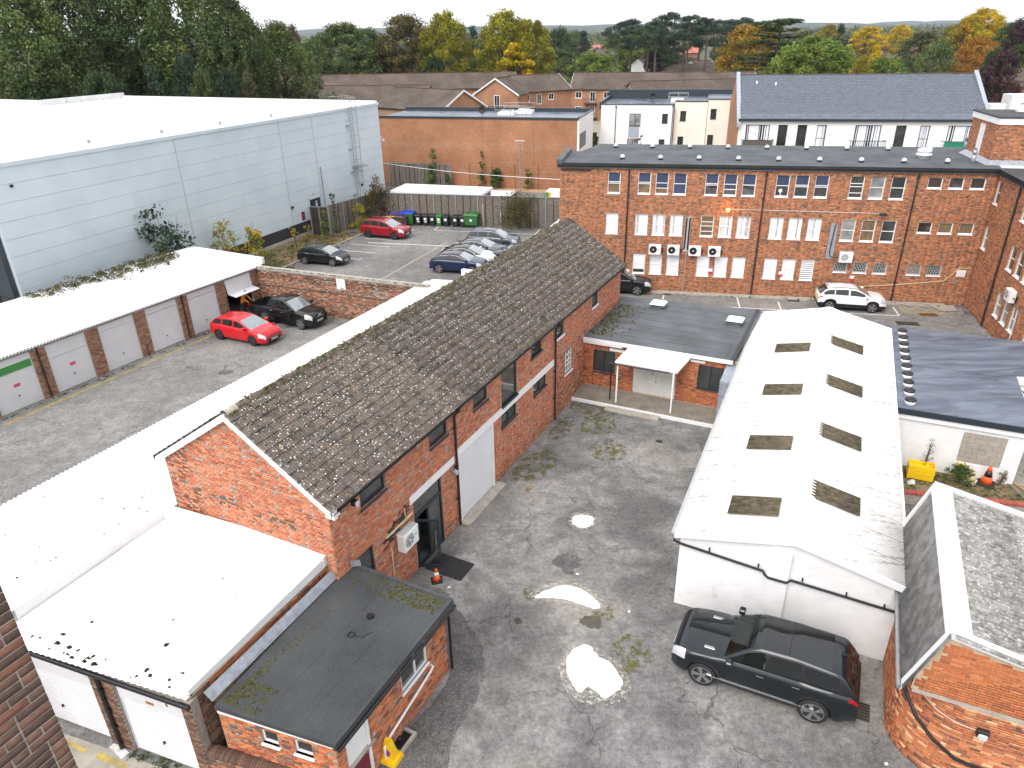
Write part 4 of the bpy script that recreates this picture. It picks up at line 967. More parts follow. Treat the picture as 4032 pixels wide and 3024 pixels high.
# small fittings on this wall
m = MB(); m.box(-5.22,-4.93,-0.07,-0.011,4.66,4.90,m=0,ch=0.02); m.box(-4.99,-4.925,-0.075,-0.011,4.70,4.86,m=1); tag(m.build('alarm_box', ['white_paint','maroon'], None, (*MO,0), MA), 'white alarm box with dark red end under the workshop eaves', 'alarm box')
def floodlight(name, label, loc, rz, mat='black_plastic', s=1.0):
 t = thing(name, label, 'lamp', loc, rz)
 m = MB(); m.box(-0.05*s,0.05*s,-0.03,0.0,-0.06*s,0.06*s); m.tube([(0,-0.02,0),(0,-0.16*s,-0.02)],0.018*s,6); m.build('bracket', mat, t)
 m = MB(); m.lathe([(0.06*s,-0.30*s),(0.11*s,-0.26*s),(0.12*s,-0.14*s),(0.06*s,-0.10*s),(0,-0.09*s)],10,(0,0,-0.03),'y'); m.build('lamp_head', mat, t, smooth=40)
 m = MB(); m.lathe([(0.0,-0.305*s),(0.10*s,-0.302*s),(0.10*s,-0.29*s)],10,(0,0,-0.03),'y'); m.build('lens', 'lamp_glass', t)
floodlight('floodlight', 'black floodlight bracketed beside the first workshop window', (*mw(-4.48,-0.011),4.80), MA)
floodlight('floodlight', 'small grey floodlight beside the white lintel over the workshop entrance', (*mw(0.95,-0.011),2.62), MA, 'galv', 0.9)
floodlight('floodlight', 'cream sensor lamp under the workshop gutter', (*mw(-1.2,-0.02),4.93), MA, 'cream_plastic', 0.6)
# wall air-conditioner condenser
def condenser(name, label, loc, rz, fan='black_plastic', group=None, dirty=False):
 t = thing(name, label, 'air conditioner', loc, rz, group)
 m = MB(); m.box(0,0.82,-0.36,-0.06,0,0.66,ch=0.02); m.build('casing', 'white_paint', t)
 m = MB(); m.lathe([(0.0,-0.372),(0.235,-0.372),(0.25,-0.36),(0.25,-0.355)],22,(0.30,0,0.34),'y'); gr = m.build('fan_grille', fan, t)
 m = MB()
 for k in range(7): m.tube([(0.30,-0.376,0.34),(0.30+0.2*math.cos(k*0.9),-0.376,0.34+0.2*math.sin(k*0.9))],0.012,4)
 m.lathe([(0,-0.39),(0.05,-0.385),(0.05,-0.37)],10,(0.30,0,0.34),'y',m=1); m.build('fan', ['alloy_dark','white_paint'], gr)
 m = MB(); m.box(0.58,0.72,-0.362,-0.3595,0.34,0.37); m.build('badge', 'green_bin', t)
 m = MB(); m.box(0.08,0.12,-0.36,0,-0.04,0.0); m.box(0.70,0.74,-0.36,0,-0.04,0.0); m.build('bracket', 'galv', t)
 m = MB(); m.tube([(0.82,-0.2,0.3),(0.90,-0.2,0.3),(0.92,-0.1,0.22),(0.92,-0.02,0.1)],0.025,6); m.box(0.86,0.96,-0.06,0,0.2,0.36); m.build('pipework', 'black_plastic', t)
 if dirty:
  m = MB(); m.box(0.02,0.8,-0.34,-0.07,0.661,0.668); m.build('grime', 'trim_grey', t)
 return t
for i, x in enumerate((-7.1,-5.85,-4.42,-3.13)):
 condenser('air_conditioner', f'white air conditioner unit, {["leftmost","second","third","rightmost"][i]} of the four in a row on the office wall', (*onoff(x,-0.012),2.77), -11.5, group='air conditioners in a row on the office wall')
condenser('air_conditioner', 'white air conditioner with grey fan above the barred office windows', (*onoff(5.3,-0.012),2.70), -11.5, 'trim_grey')
wx = WF(None, 0, 0, 0)
cwx = onoff(13.62,0); ca_, sa_ = math.cos(rad(-105)), math.sin(rad(-105))
condenser('air_conditioner', 'white air conditioner hung on the right wing of the office', (cwx[0]+6.55*ca_+0.012*sa_, cwx[1]+6.55*sa_-0.012*ca_, 2.72), -105, 'trim_grey')
condenser('air_conditioner', 'grimy white air conditioner on the workshop wall beside the open door', (*mw(-2.62,-0.012),1.62), MA, 'trim_grey', dirty=True)
m = MB(); m.tube([(-2.87,-0.04,1.9),(-2.9,-0.04,0.15)],0.022,6); m.build('drain_hose', 'cream_plastic', main)
m = MB(); m.box(-3.05,-1.6,-0.05,-0.011,2.42,2.47); m.tube([(-2.0,-0.04,2.9),(-2.0,-0.05,2.4)],0.015,5); m.build('cable_tray', 'cream_plastic', main)

# ================================================================ FLAT-ROOFED BRICK ANNEX (front)
AN = Vector((-4.16,10.98,0)); AA = 62.9
annex = thing('annex', 'small brick annex with dark felt flat roof below the workshop gable', 'building', AN, AA)
ar = WF(annex, 0, 0, 0)      # yard side wall, 4.75 long
ah = [(2.55,3.75,1.28,2.20),(0.32,1.12,0.02,2.05)]
aw = wall(ar, 4.75, 2.42, ah, 'mortar_tan'); lay_bricks(aw, brick_cells(4.75,0,2.40,ah,bond='soft',seed=20), 'annex', 170, 20, 0.2)
# front wall, direction measured in the annex frame
fa = 161.0-AA-180
ff = WF(annex, -3.18*math.cos(rad(fa)), -3.18*math.sin(rad(fa)), fa)
fh = [(1.15,1.62,1.62,2.10),(2.05,2.55,1.62,2.10)]
fwl = wall(ff, 3.18, 2.42, fh, 'mortar_tan'); lay_bricks(fwl, brick_cells(3.18,0,2.40,fh,bond='soft',seed=21), 'annex', 130, 21, 0.3)
bk = WF(annex, 4.75, 0, 87); bw = wall(bk, 3.1, 2.42, (), 'mortar_tan'); lay_bricks(bw, brick_cells(3.1,0,2.4,bond='soft',seed=22), 'annex', 0, 22)
window(ar, *ah[0], 'white_paint', pane='glass', sill='white_paint', y=0.03, fw=0.06, bars=[('v',0.55)], sillw=0.07)
for q in fh: window(ff, *q, 'white_paint', pane='room_dark', sill='white_paint', y=0.06, fw=0.05, sillw=0.05)
m = MB(); m.box(0.32,1.12,0.03,0.08,0.02,2.05,m=0); m.box(1.05,1.14,-0.02,0.08,0.0,2.07,m=0); m.box(0.30,1.14,-0.12,0.03,0.0,0.04,m=0); dd = m.build('door', 'white_paint', annex)
m = MB(); m.tube([(0.98,0.0,0.98),(0.98,-0.05,1.0),(0.90,-0.05,1.0)],0.014,6); m.build('handle', 'chrome', dd)
fcx, fcy = -3.18*math.cos(rad(fa)), -3.18*math.sin(rad(fa))
rp = [(-0.10+0.02,-0.14),(4.92,-0.14),(4.98,3.02),(fcx+4.9,fcy+0.1),(fcx-0.02,fcy+0.06),(fcx-0.14*math.sin(rad(-fa)),fcy-0.14)]
rp = [(-0.12,-0.15),(4.92,-0.15),(5.03,3.0),(4.75,3.38),(fcx-0.10,fcy-0.05)]
m = MB(); m.prism(rp, 2.43, 2.56); arf = m.build('roof', 'felt_green', annex)
m = MB()
for k in (0.9,1.85): m.box(-0.05+k*0.1,4.9,k-0.012,k+0.012,2.56,2.567)
m.build('felt_seam', 'felt_dark', arf)
m = MB(); m.prism([(-0.15,-0.18),(4.95,-0.18),(4.95,-0.10),(-0.15,-0.10)], 2.40, 2.60); m.box(4.86,4.95,-0.1,3.1,2.42,2.61); m.build('roof_kerb', 'felt_dark', arf)
m = MB(); m.box(0.0,3.22,-0.03,-0.012,2.22,2.42); ff.build(m, 'fascia', 'white_paint')
m = MB(); m.tube([(-0.12,-0.23,2.40),(4.95,-0.23,2.36)],0.05,8); m.tube([(4.86,-0.23,2.36),(4.86,-0.2,2.25),(4.80,-0.08,2.1),(4.80,-0.08,0.05)],0.04,8); m.build('gutter', 'black_plastic', annex)
m = MB(); m.tube([(3.85,-0.02,1.05),(3.85,-0.1,1.05),(3.7,-0.1,0.98),(1.62,-0.1,0.62),(1.50,-0.1,0.52),(1.50,-0.12,0.08)],0.033,7); m.build('waste_pipe', 'white_paint', annex)
m = MB(); m.tube([(3.4,1.5,2.56),(3.4,1.5,2.62)],0.10,10); m.build('roof_outlet', 'black_plastic', arf)
sp = []
def roof_pt(u, v): return (u, v)
for k in range(260): sp.append((R.uniform(4.2,4.85)+0.0, abs(R.gauss(0.9,0.75)), 2.56, R.uniform(0.015,0.05), R.uniform(0.01,0.03)))
for k in range(150):
 u = R.random(); sp.append((fcx+0.1+u*4.4*R.random(), 2.95-0.1*R.random()*2-0.3*u+0.1, 2.56, R.uniform(0.012,0.04), R.uniform(0.01,0.03)))
for k in range(110): sp.append((fcx+R.uniform(0.1,0.9), R.uniform(2.0,2.95), 2.56, R.uniform(0.015,0.045), R.uniform(0.01,0.03)))
moss_tufts('moss', sp, 'moss', arf, 6)
m = MB(); m.add([(fcx-0.05,fcy+0.04,2.60),(4.72,3.30,2.60),(4.55,3.42,2.88),(fcx-0.10,fcy+0.20,2.88)],[(0,1,2,3)]); m.add([(4.70,3.30,2.60),(4.95,2.98,2.60),(4.93,2.99,2.84),(4.62,3.36,2.86)],[(0,1,2,3)]); m.build('lead_flashing', 'lead', annex)
# rubble-capped garden wall in front of the annex
gwall = thing('low_wall', 'low weathered wall with rounded brick-on-edge coping below the annex windows', 'wall', (-7.75,12.05,0), -17.0)
m = MB(); m.box(0,3.4,-0.13,0.13,0,0.88); bwl = m.build('wall', 'mortar_grey', gwall)
fr_ = WF(gwall, 0, -0.131, 0); wl = wall(fr_, 3.4, 0.88, (), 'mortar_grey', thick=0.01); lay_bricks(wl, brick_cells(3.4,0,0.86,bond='soft',seed=23), 'oldwall', 100, 23)
def cope():
 m = MB(); pr = []
 for k in range(7): t = math.pi*k/6; pr.append((0.19*math.cos(t), 0.14*math.sin(t)))
 v = [(0.0,p[0],p[1]) for p in pr] + [(0.066,p[0],p[1]) for p in pr]
 f = [(i,i+7,i+8,i+1) for i in range(6)] + [tuple(range(7)), tuple(range(13,6,-1))]
 m.add(v, [tuple(reversed(q)) for q in f]); return m.mesh('coping_brick', 'brick_piece')
CM = cope()
for k in range(45):
 o = put('coping_brick', CM, gwall, (0.01+k*0.0755,R.uniform(-0.008,0.008),0.88+R.uniform(-0.006,0.006))); g_ = R.uniform(0.7,1.2); o.color = (0.13*g_,0.075*g_,0.055*g_,1)
# ================================================================ GARAGE ROWS
def garage_door(parent, wf, x0, x1, z1, label=None, panel_top=2.05, style='plain', y=0.06):
 """up-and-over door with ribbed lower panel and fixed panel above"""
 w = x1-x0
 m = MB(); m.box(0,0.05,0,0.06,0,z1); m.box(w-0.05,w,0,0.06,0,z1); m.box(0.05,w-0.05,0,0.05,panel_top,z1)
 d = wf.put('garage_door', cached(('gd',round(w,2),z1,panel_top), lambda: m.mesh('garage_door','white_door')), x0, y, 0)
 n = int((panel_top-0.06)/0.09)
 def rib():
  m = MB()
  for k in range(n):
   z = 0.03 + k*(panel_top-0.06)/n; h = (panel_top-0.06)/n
   m.add([(0.05,0.03,z),(w-0.05,0.03,z),(w-0.05,0.012,z+h*0.25),(0.05,0.012,z+h*0.25),(w-0.05,0.012,z+h*0.8),(0.05,0.012,z+h*0.8),(w-0.05,0.03,z+h),(0.05,0.03,z+h)],[(0,1,2,3),(3,2,4,5),(5,4,6,7)])
  return m.mesh('door_panel','white_door')
 def flat():
  m = MB(); m.box(0.05,w-0.05,0.015,0.04,0.03,panel_top-0.02); return m.mesh('door_panel','white_door')
 put('door_panel', cached(('gp',round(w,2),panel_top,style), rib if style == 'rib' else flat), d)
 m = MB(); m.lathe([(0.035,-0.01),(0.035,0.012),(0.012,0.016),(0.012,0.03)],8,(w/2,0,0.72),'y'); m.box(w/2-0.014,w/2+0.014,-0.035,-0.01,0.66,0.76)
 put('handle', cached(('gh',round(w,2)), lambda: m.mesh('handle','black_plastic')), d)
 return d

# --- left-hand row of seven garages
GA = 61.9; GO = (-25.24,31.35)
row = thing('garage_row', 'row of white-doored lock-up garages with brick piers beside the grey warehouse', 'building', (*GO,0), GA)
gx = WF(row, -3.4, 0, 0); D0 = [-2.93+2.935*k for k in range(7)]
gh = [(d+3.4, d+3.4+2.18, 0.0, 2.72) for d in D0]
gwl = wall(gx, 21.4, 2.80, gh, 'mortar_grey', rev=0.12); lay_bricks(gwl, brick_cells(21.4,0,2.76,gh,bond='str',seed=30), 'garage', 260, 30)
names = ['with a green strip over the door','with a pink notice','third','fourth','fifth','sixth','open']
for k, d in enumerate(D0[:6]):
 gd = garage_door(row, WF(row,0,0,0), d, d+2.18, 2.72, panel_top=1.95 if k in (1,2) else 2.35, style='flat' if k < 4 else 'rib')
 if k == 1:
  m = MB(); m.box(0.06,2.12,-0.006,0.0,1.98,2.36); m.build('sign_strip','sign_green',gd); gd['label'] = 'garage door with a green strip over it'
 if k in (1,2):
  for zz, ww in ((1.30,0.30),(1.24,0.34),(1.18,0.30)):
   m = MB(); m.box(1.0,1.0+ww,0.006,0.014,zz,zz+0.05); m.build('notice','pink_sign',gd)
  if k == 2: gd['label'] = 'garage door with a pink notice in the middle'
# seventh garage stands open: door tilted out at the top
k = 6; d = D0[6]; x7 = d
m = MB(); m.box(x7,x7+0.05,0.05,0.12,0,2.72); m.box(x7+2.13,x7+2.18,0.05,0.12,0,2.72); fr7 = m.build('door_frame','white_door',row)
m = MB(); m.add([(x7+0.05,0.05,2.72),(x7+2.13,0.05,2.72),(x7+2.13,-0.10,1.75),(x7+0.05,-0.10,1.75),(x7+0.05,0.08,2.72),(x7+2.13,0.08,2.72),(x7+2.13,-0.07,1.75),(x7+0.05,-0.07,1.75)],[(3,2,1,0),(4,5,6,7),(0,1,5,4),(2,3,7,6),(1,2,6,5),(3,0,4,7)]); m.build('door_panel','white_door',row)
m = MB(); m.add([(x7+0.05,-0.10,1.80),(x7+2.13,-0.10,1.80),(x7+2.13,-0.75,1.70),(x7+0.05,-0.75,1.70),(x7+0.05,-0.10,1.77),(x7+2.13,-0.10,1.77),(x7+2.13,-0.75,1.67),(x7+0.05,-0.75,1.67)],[(3,2,1,0),(4,5,6,7),(2,3,7,6),(1,2,6,5),(3,0,4,7)]); m.build('door_panel','white_door',row)
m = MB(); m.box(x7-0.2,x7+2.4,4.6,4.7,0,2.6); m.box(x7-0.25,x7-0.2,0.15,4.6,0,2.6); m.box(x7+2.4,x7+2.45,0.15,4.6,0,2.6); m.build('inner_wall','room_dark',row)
# lintel beam, gutter, downpipes
m = MB(); m.box(-3.4,18.0,-0.03,0.0,2.72,2.86); m.build('lintel','concrete',row)
m = MB(); m.tube([(-3.4,-0.10,2.88),(18.05,-0.10,2.86)],0.055,8); m.build('gutter','black_plastic',row)
for x in (2.55-0.05, 11.33):
 m = MB(); m.tube([(x,-0.10,2.85),(x,-0.07,2.7),(x,-0.07,0.05)],0.045,8); m.build('drainpipe','black_paint',row)
m = MB(); m.tube([(8.4,-0.05,0.0),(8.42,-0.05,0.75)],0.02,6); m.build('conduit','black_paint',row)
# corrugated roof: two rows of sheets
S1 = corr_sheet(1.02, 3.45, 0.17, 0.026, 'white_sheet'); GR = [row]
rot = math.atan2(0.22, 3.3)
rfo = MB(); rfo.quad((-3.6,-0.1,2.86),(18.1,-0.1,2.86),(18.1,6.4,3.26),(-3.6,6.4,3.26)); rfh = rfo.build('roof','white_sheet',row)
for j in range(2):
 for i in range(21):
  o = put('roof_sheet', S1, rfh, (-3.6+(i+1)*1.02+0.0, 3.2+j*3.25-0.0, 3.10+0.20*j-0.012*j*0), rot=(0,0,0))
  o.matrix_local = Matrix.Translation((-3.55+(i+1)*1.02, 3.25+j*3.2, 3.115+0.20*j+0.006*j)) @ Matrix.Rotation(math.pi,4,'Z') @ Matrix.Rotation(-math.atan2(0.20,3.2),4,'X')
m = MB(); m.box(-3.6,18.1,6.35,6.75,3.26,3.38); m.box(17.95,18.2,-0.1,6.7,2.95,3.36); m.build('flashing','trim_white',rfh)
m = MB(); m.box(17.7,18.05,0.3,6.4,0,2.84); m.box(-3.4,18.0,6.3,6.5,0,2.84); m.build('wall','brickwork_far',row)
en = WF(row, 18.05, 0, 90); ew = wall(en, 6.3, 2.8, (), 'mortar_grey'); lay_bricks(ew, brick_cells(6.3,0,2.78,bond='str',seed=31), 'garage', 0, 31)

# --- central row: roof seen from above, doors on its far side
mid = thing('garage_row', 'long white corrugated garage roof between the workshop and the garage court', 'building', (*MO,0), MA)
CX0, CX1, CY0, CY1 = -24.0, 19.4, 6.52, 12.4
m = MB(); m.box(CX0,CX1,CY0+0.1,CY1-0.25,0.0,2.70); m.build('wall','brickwork_far',mid)
m = MB(); m.quad((CX0,CY0,3.18),(CX1,CY0,3.18),(CX1,CY1-0.05,2.73),(CX0,CY1-0.05,2.73)); mr = m.build('roof','white_sheet',mid)
S2 = corr_sheet(1.02, 3.08, 0.17, 0.026, 'white_sheet'); pit = math.atan2(0.45, CY1-CY0)
for j in range(2):
 for i in range(42):
  o = put('roof_sheet', S2, mr); yy = CY0 + j*2.92
  o.matrix_local = Matrix.Translation((CX0+0.1+i*1.02, yy, 3.205-(yy-CY0)*0.0765+(0.010 if j == 0 else 0))) @ Matrix.Rotation(-pit,4,'X')
m = MB(); m.tube([(CX0,CY1+0.10,2.62),(CX1,CY1+0.10,2.60)],0.05,8); m.build('gutter','black_plastic',mid)
m = MB(); m.box(MX0,CX1,CY0-0.08,CY0+0.12,3.19,3.27); m.build('flashing','trim_white',mid)
m = MB(); m.box(CX1+0.0,CX1+0.25,CY0-1.2,CY1-2.2,2.6,3.62); m.build('parapet','white_render',mid)
# --- front pair of garages: lower roof with raised white kerb
FA = -20.2; F0 = Vector((-13.95,14.14,0))
fg = thing('front_garages', 'pair of white-doored garages with low white corrugated roof and raised white kerbs', 'building', F0, FA)
fl = math.hypot(-7.73+13.95, 11.86-14.14)
fF = WF(fg, 0, 0, 0); bx = 1.59
fhl = [(0.25,bx+1.87,0,2.68),(bx+2.62,bx+4.78,0,2.68)]
fw2 = wall(fF, fl+0.05, 2.72, fhl, 'mortar_grey', rev=0.13); lay_bricks(fw2, brick_cells(fl+0.05,0,2.70,fhl,bond='str',seed=33), 'dark', 150, 33)
garage_door(fg, fF, 0.25, bx+1.87, 2.68, panel_top=1.92, style='rib', y=0.08); gd2 = garage_door(fg, fF, bx+2.62, bx+4.78, 2.68, panel_top=1.92, style='rib', y=0.08)
m = MB(); m.box(0.9,1.15,-0.006,0.0,2.05,2.14); m.box(1.55,1.62,-0.006,0.0,2.2,2.66); m.box(1.75,2.1,-0.006,0.0,2.36,2.40); m.build('rust_streak','rust',gd2)
# side wall of the front garages above the annex roof, dark pier bricks at the corner
dv = Vector((-5.33,16.55,0)) - Vector((-7.66,11.90,0)); sa2 = math.degrees(math.atan2(dv.y,dv.x)) - FA
o_ = Vector((-7.70,11.95,0)) - F0; c_, s_ = math.cos(rad(-FA)), math.sin(rad(-FA)); ox, oy = o_.x*c_ - o_.y*s_, o_.x*s_ + o_.y*c_
sF = WF(fg, ox, oy, sa2); sw = wall(sF, dv.length, 2.86, (), 'mortar_tan'); lay_bricks(sw, brick_cells(0.56,0,2.84,bond='str',seed=34), 'dark', 80, 34)
lay_bricks(sw, [(a+0.57,b+0.57,c,d) for a,b,c,d in brick_cells(dv.length-0.57,2.3,2.84,bond='soft',seed=35)], 'annex', 60, 35)
def fgp(wx, wy): q = Vector((wx,wy,0))-F0; return (q.x*c_ - q.y*s_, q.x*s_ + q.y*c_)
cFL, cFR, cBR, cBL = fgp(-13.95,14.14), fgp(-7.70,11.95), fgp(-5.34,16.52), fgp(-11.05,18.98)
m = MB(); m.add([(*cFL,2.80),(*cFR,2.80),(*cBR,3.02),(*cBL,3.02)],[(0,1,2,3)]); fr = m.build('roof','white_sheet',fg)
# corrugated sheets cut to the roof: ribs run from back to front
m = MB(); A_, B_, C_, D_ = [Vector((*p,z)) for p, z in ((cFL,2.805),(cFR,2.805),(cBR,3.03),(cBL,3.03))]
nr = 34
def sheetrow(t0, t1, lift):
 v = []; f = []
 for i in range(nr*6+1):
  u = i/(nr*6); z = 0.020*math.sin(u*nr*2*math.pi)
  p = (A_+(D_-A_)*t0)*(1-u) + (B_+(C_-B_)*t0)*u; q = (A_+(D_-A_)*t1)*(1-u) + (B_+(C_-B_)*t1)*u
  v += [(p.x,p.y,p.z+z+0.03+lift),(q.x,q.y,q.z+z+0.03),(p.x,p.y,p.z+z+0.016+lift)]
 for i in range(nr*6): f += [(3*i,3*i+3,3*i+4,3*i+1),(3*i+2,3*i+5,3*i+3,3*i)]
 return v, f
for t0, t1, lf in ((0.66,0.965,0.012),(0.33,0.67,0.012),(-0.02,0.34,0.0)):
 mm = MB(); mm.add(*sheetrow(t0,t1,lf)); mm.build('roof_sheet','white_sheet',fr,smooth=True)
def raised(parent, p, q, w, z0, z1, name, mat, z0b=None, z1b=None):
 p, q = Vector((*p,0)), Vector((*q,0)); d = (q-p).normalized(); n = Vector((-d.y,d.x,0))*w
 z0b = z0 if z0b is None else z0b; z1b = z1 if z1b is None else z1b
 m = MB(); v = [(p.x,p.y,z0),(q.x,q.y,z0b),(q.x+n.x,q.y+n.y,z0b),(p.x+n.x,p.y+n.y,z0),(p.x,p.y,z1),(q.x,q.y,z1b),(q.x+n.x,q.y+n.y,z1b),(p.x+n.x,p.y+n.y,z1)]
 m.add(v,[(3,2,1,0),(4,5,6,7),(0,1,5,4),(1,2,6,5),(2,3,7,6),(3,0,4,7)]); return m.build(name,mat,parent)
raised(fr, cFR, cBR, 0.30, 2.86, 3.02, 'kerb_trim', 'trim_white', 2.98, 3.30)
raised(fr, cBR, cBL, 0.34, 3.04, 3.34, 'kerb_trim', 'trim_white', 3.04, 3.34)
raised(fr, fgp(-13.25,14.49), fgp(-10.9,18.92), 0.30, 2.80, 3.262, 'kerb_trim', 'trim_white')
raised(fr, fgp(-15.27,10.47), fgp(-10.88,18.93), 0.45, 3.264, 3.31, 'kerb_trim', 'trim_white')
raised(fr, fgp(-13.22,14.50), fgp(-10.86,18.86), -0.36, 2.86, 2.90, 'kerb_trim', 'trim_white', 3.06, 3.10)
m = MB(); m.tube([(-0.2,-0.09,2.74),(fl+0.12,-0.09,2.70)],0.06,8); m.build('gutter','black_plastic',fg)
m = MB(); xd = bx+2.24; m.tube([(xd,-0.09,2.68),(xd,-0.07,2.5),(xd,-0.07,0.05)],0.05,8); [m.box(xd-0.08,xd+0.08,-0.1,0,z-0.02,z+0.02) for z in (0.9,1.5,2.2)]; m.build('drainpipe','black_plastic',fg)
m = MB(); m.box(0.1,fl,0.4,0.6,0,2.7); m.build('wall','brickwork_far',fg)
# moss lumps that washed down to the gutter and leaf litter on the white roofs
def dots(name, parent, pts, mat, seed): return moss_tufts(name, pts, mat, parent, seed)
sp = []
for k in range(42):
 u = R.random(); t = abs(R.gauss(0,0.028)) if R.random() < 0.8 else R.random()*0.3
 p = (A_+(D_-A_)*t)*(1-u) + (B_+(C_-B_)*t)*u; sp.append((p.x,p.y,p.z+0.03,R.uniform(0.03,0.085),R.uniform(0.02,0.05)))
for k in range(30):
 u = R.random(); p = D_*(1-u)+C_*u + (A_-D_)*0.045; sp.append((p.x+R.uniform(-.05,.05),p.y+R.uniform(-.03,.03),p.z+0.03,R.uniform(0.02,0.05),0.02))
for k in range(40):
 u, t = R.random(), R.choice((0.33,0.66))+R.uniform(-.02,.02); p = (A_+(D_-A_)*t)*(1-u) + (B_+(C_-B_)*t)*u; sp.append((p.x,p.y,p.z+0.03,R.uniform(0.006,0.02),0.012))
for k in range(14):
 u, t = R.random(), R.random(); p = (A_+(D_-A_)*t)*(1-u) + (B_+(C_-B_)*t)*u; sp.append((p.x,p.y,p.z+0.03,R.uniform(0.01,0.04),0.02))
dots('moss_lumps', fr, sp, 'moss_dark', 8)
sp = []
for k in range(110):
 x = R.uniform(-13,8) if R.random() < 0.6 else R.gauss(-6.5,1.6); y = R.uniform(CY0+0.3,CY1-0.5) if R.random() < .4 else CY0 + abs(R.gauss(1.2,1.2)); s = R.uniform(0.008,0.045)
 sp.append((x,y,3.205-(y-CY0)*0.0765,s,0.02))
dots('moss_lumps', mr, sp, 'moss_dark', 9)
sp = [(R.uniform(-3,18),R.uniform(0.3,6.0),0,R.uniform(0.01,0.04),0.015) for k in range(30)]; sp = [(x,y,2.93+y*0.062,a,b) for x,y,_,a,b in sp]
dots('moss_lumps', rfh, sp, 'moss_dark', 10)
# painted scraps on the concrete in front of these garages
for a, b, w_ in (((-12.1,13.05),(-11.3,12.7),0.10),((-10.95,12.6),(-10.0,12.2),0.16),((-10.7,12.9),(-10.2,12.55),0.22)): line(yard, 'worn_paint', a, b, w_, 0.016, 'line_yellow' if w_ < 0.2 else 'line_white')
blob('concrete_apron', [(-14.5,13.9),(-9,12.15),(-8.0,11.7),(-8.6,10.6),(-15,12.5)], 0.010, 'concrete', 3, 0.02, yard)

# ================================================================ OLD BRICK WALL between garage court and car park
ow0, ow1 = Vector((-17.0,46.68,0)), Vector((-5.0,41.9,0)); oa = math.degrees(math.atan2(ow1.y-ow0.y,ow1.x-ow0.x)); oL = (ow1-ow0).length
owt = thing('boundary_wall', 'tall weathered brick boundary wall behind the black pickup', 'wall', ow0, oa)
of_ = WF(owt, 0, 0, 0); wl = wall(of_, oL, 2.78, (), 'mortar_grey', thick=0.34)
def ow_wear(x, z, t, rr):
 k = 0.5 + 0.5*math.sin(x*0.9)*math.sin(z*2.1+x)
 if z > 2.2 and rr.random() < 0.6: return tuple(c*0.5 for c in t)
 if z < 0.5 and rr.random() < 0.4: return tuple(c*0.6 for c in t)
 if k > 0.7 and rr.random() < 0.35: return (0.36,0.30,0.25)
 return t
lay_bricks(wl, brick_cells(oL,0,2.76,bond='soft',seed=40), 'oldwall', 280, 40, wear=ow_wear)
m = MB(); m.box(0,oL,-0.06,0.40,2.785,2.86); m.box(0,oL,0.02,0.32,2.86,2.93); m.build('coping','concrete',owt)
m = MB(); m.tube([(0,-0.04,1.75),(0.8,-0.04,1.68),(1.0,-0.04,1.75),(6,-0.04,1.72),(oL,-0.04,1.65)],0.02,5); m.build('cable','black_plastic',owt)
m = MB(); m.box(6.3,6.95,-0.03,-0.012,2.05,2.75); nb = m.build('notice','white_paint',owt)
m = MB(); m.box(6.6,6.8,-0.034,-0.031,2.08,2.12); m.box(6.62,6.70,-0.034,-0.031,2.14,2.19); m.build('small_print','black_paint',nb)
sp = [(R.uniform(0,oL),R.uniform(-0.05,0.35),2.90,R.uniform(0.02,0.07),R.uniform(0.01,0.05)) for k in range(420)]; moss_tufts('moss', sp, 'moss_dark', owt, 12)

# ================================================================ LINK BUILDING with double doors
LA = -26.2; L0 = Vector((3.40,33.75,0))
lk = thing('link_building', 'single-storey brick link building with white double doors and grey felt roof', 'building', L0, LA)
lF = WF(lk, 0, 0, 0); lh = [(0.85,2.02,1.05,2.25),(6.15,7.35,1.12,2.35),(2.98,5.12,0.26,2.10)]
lw = wall(lF, 7.95, 2.72, lh, 'mortar_tan'); lay_bricks(lw, brick_cells(7.95,0.25,2.70,lh,bond='soft',seed=50), 'link', 240, 50)
for q in lh[:2]: window(lF, *q, 'anthracite', pane='glass', sill='anthracite', y=0.03, fw=0.06, bars=[('v',0.5)])
m = MB(); m.box(2.98,5.12,0.05,0.10,0.26,2.10); dd = m.build('door','grey_doors',lk)
m = MB()
for k in range(20): m.box(2.99+k*0.1065,2.99+k*0.1065+0.098,0.03,0.05,0.28,2.08)
m.build('door_board','grey_doors',lk)
m = MB(); [m.box(x,x+0.05,0.0,0.03,z,z+h) for x,z,h in ((3.92,1.35,0.16),(4.12,1.2,0.1),(4.12,0.95,0.12),(4.06,1.6,0.05))]; m.build('lock','steel',dd)
rp = [(-0.35,-0.18),(7.75,-0.18),(8.05,7.15),(0.0,6.35)]
m = MB(); m.prism(rp, 2.73, 2.92); lrf = m.build('roof','felt_slate',lk)
m = MB()
for k in range(7): m.box(0.3,7.4,0.75+k*0.86,0.762+k*0.86,2.92,2.927)
m.box(7.35,7.362,-0.1,6.9,2.92,2.926); m.build('felt_seam','felt_dark',lrf)
m = MB(); m.box(-0.3,7.72,-0.22,-0.185,2.70,2.90); m.box(-0.3,2.4,-0.20,-0.012,2.60,2.71); m.build('fascia','white_paint',lk)
m = MB(); m.box(7.62,7.78,-0.2,7.1,2.92,2.97); m.build('roof_kerb','felt_dark',lrf)
m = MB(); m.box(1.72,2.45,-0.06,-0.012,2.32,2.46); m.box(5.75,6.45,-0.06,-0.012,2.46,2.58); m.build('light_batten','white_paint',lk)
sp = [(abs(R.gauss(0.8,0.55))+0.1,R.uniform(0.3,5.2),2.925,R.uniform(0.02,0.075),R.uniform(0.012,0.04)) for k in range(520)]
sp += [(R.uniform(0,7.5),R.uniform(0,6),2.925,R.uniform(0.01,0.035),0.015) for k in range(60)]
moss_tufts('moss', sp, 'moss', lrf, 13)
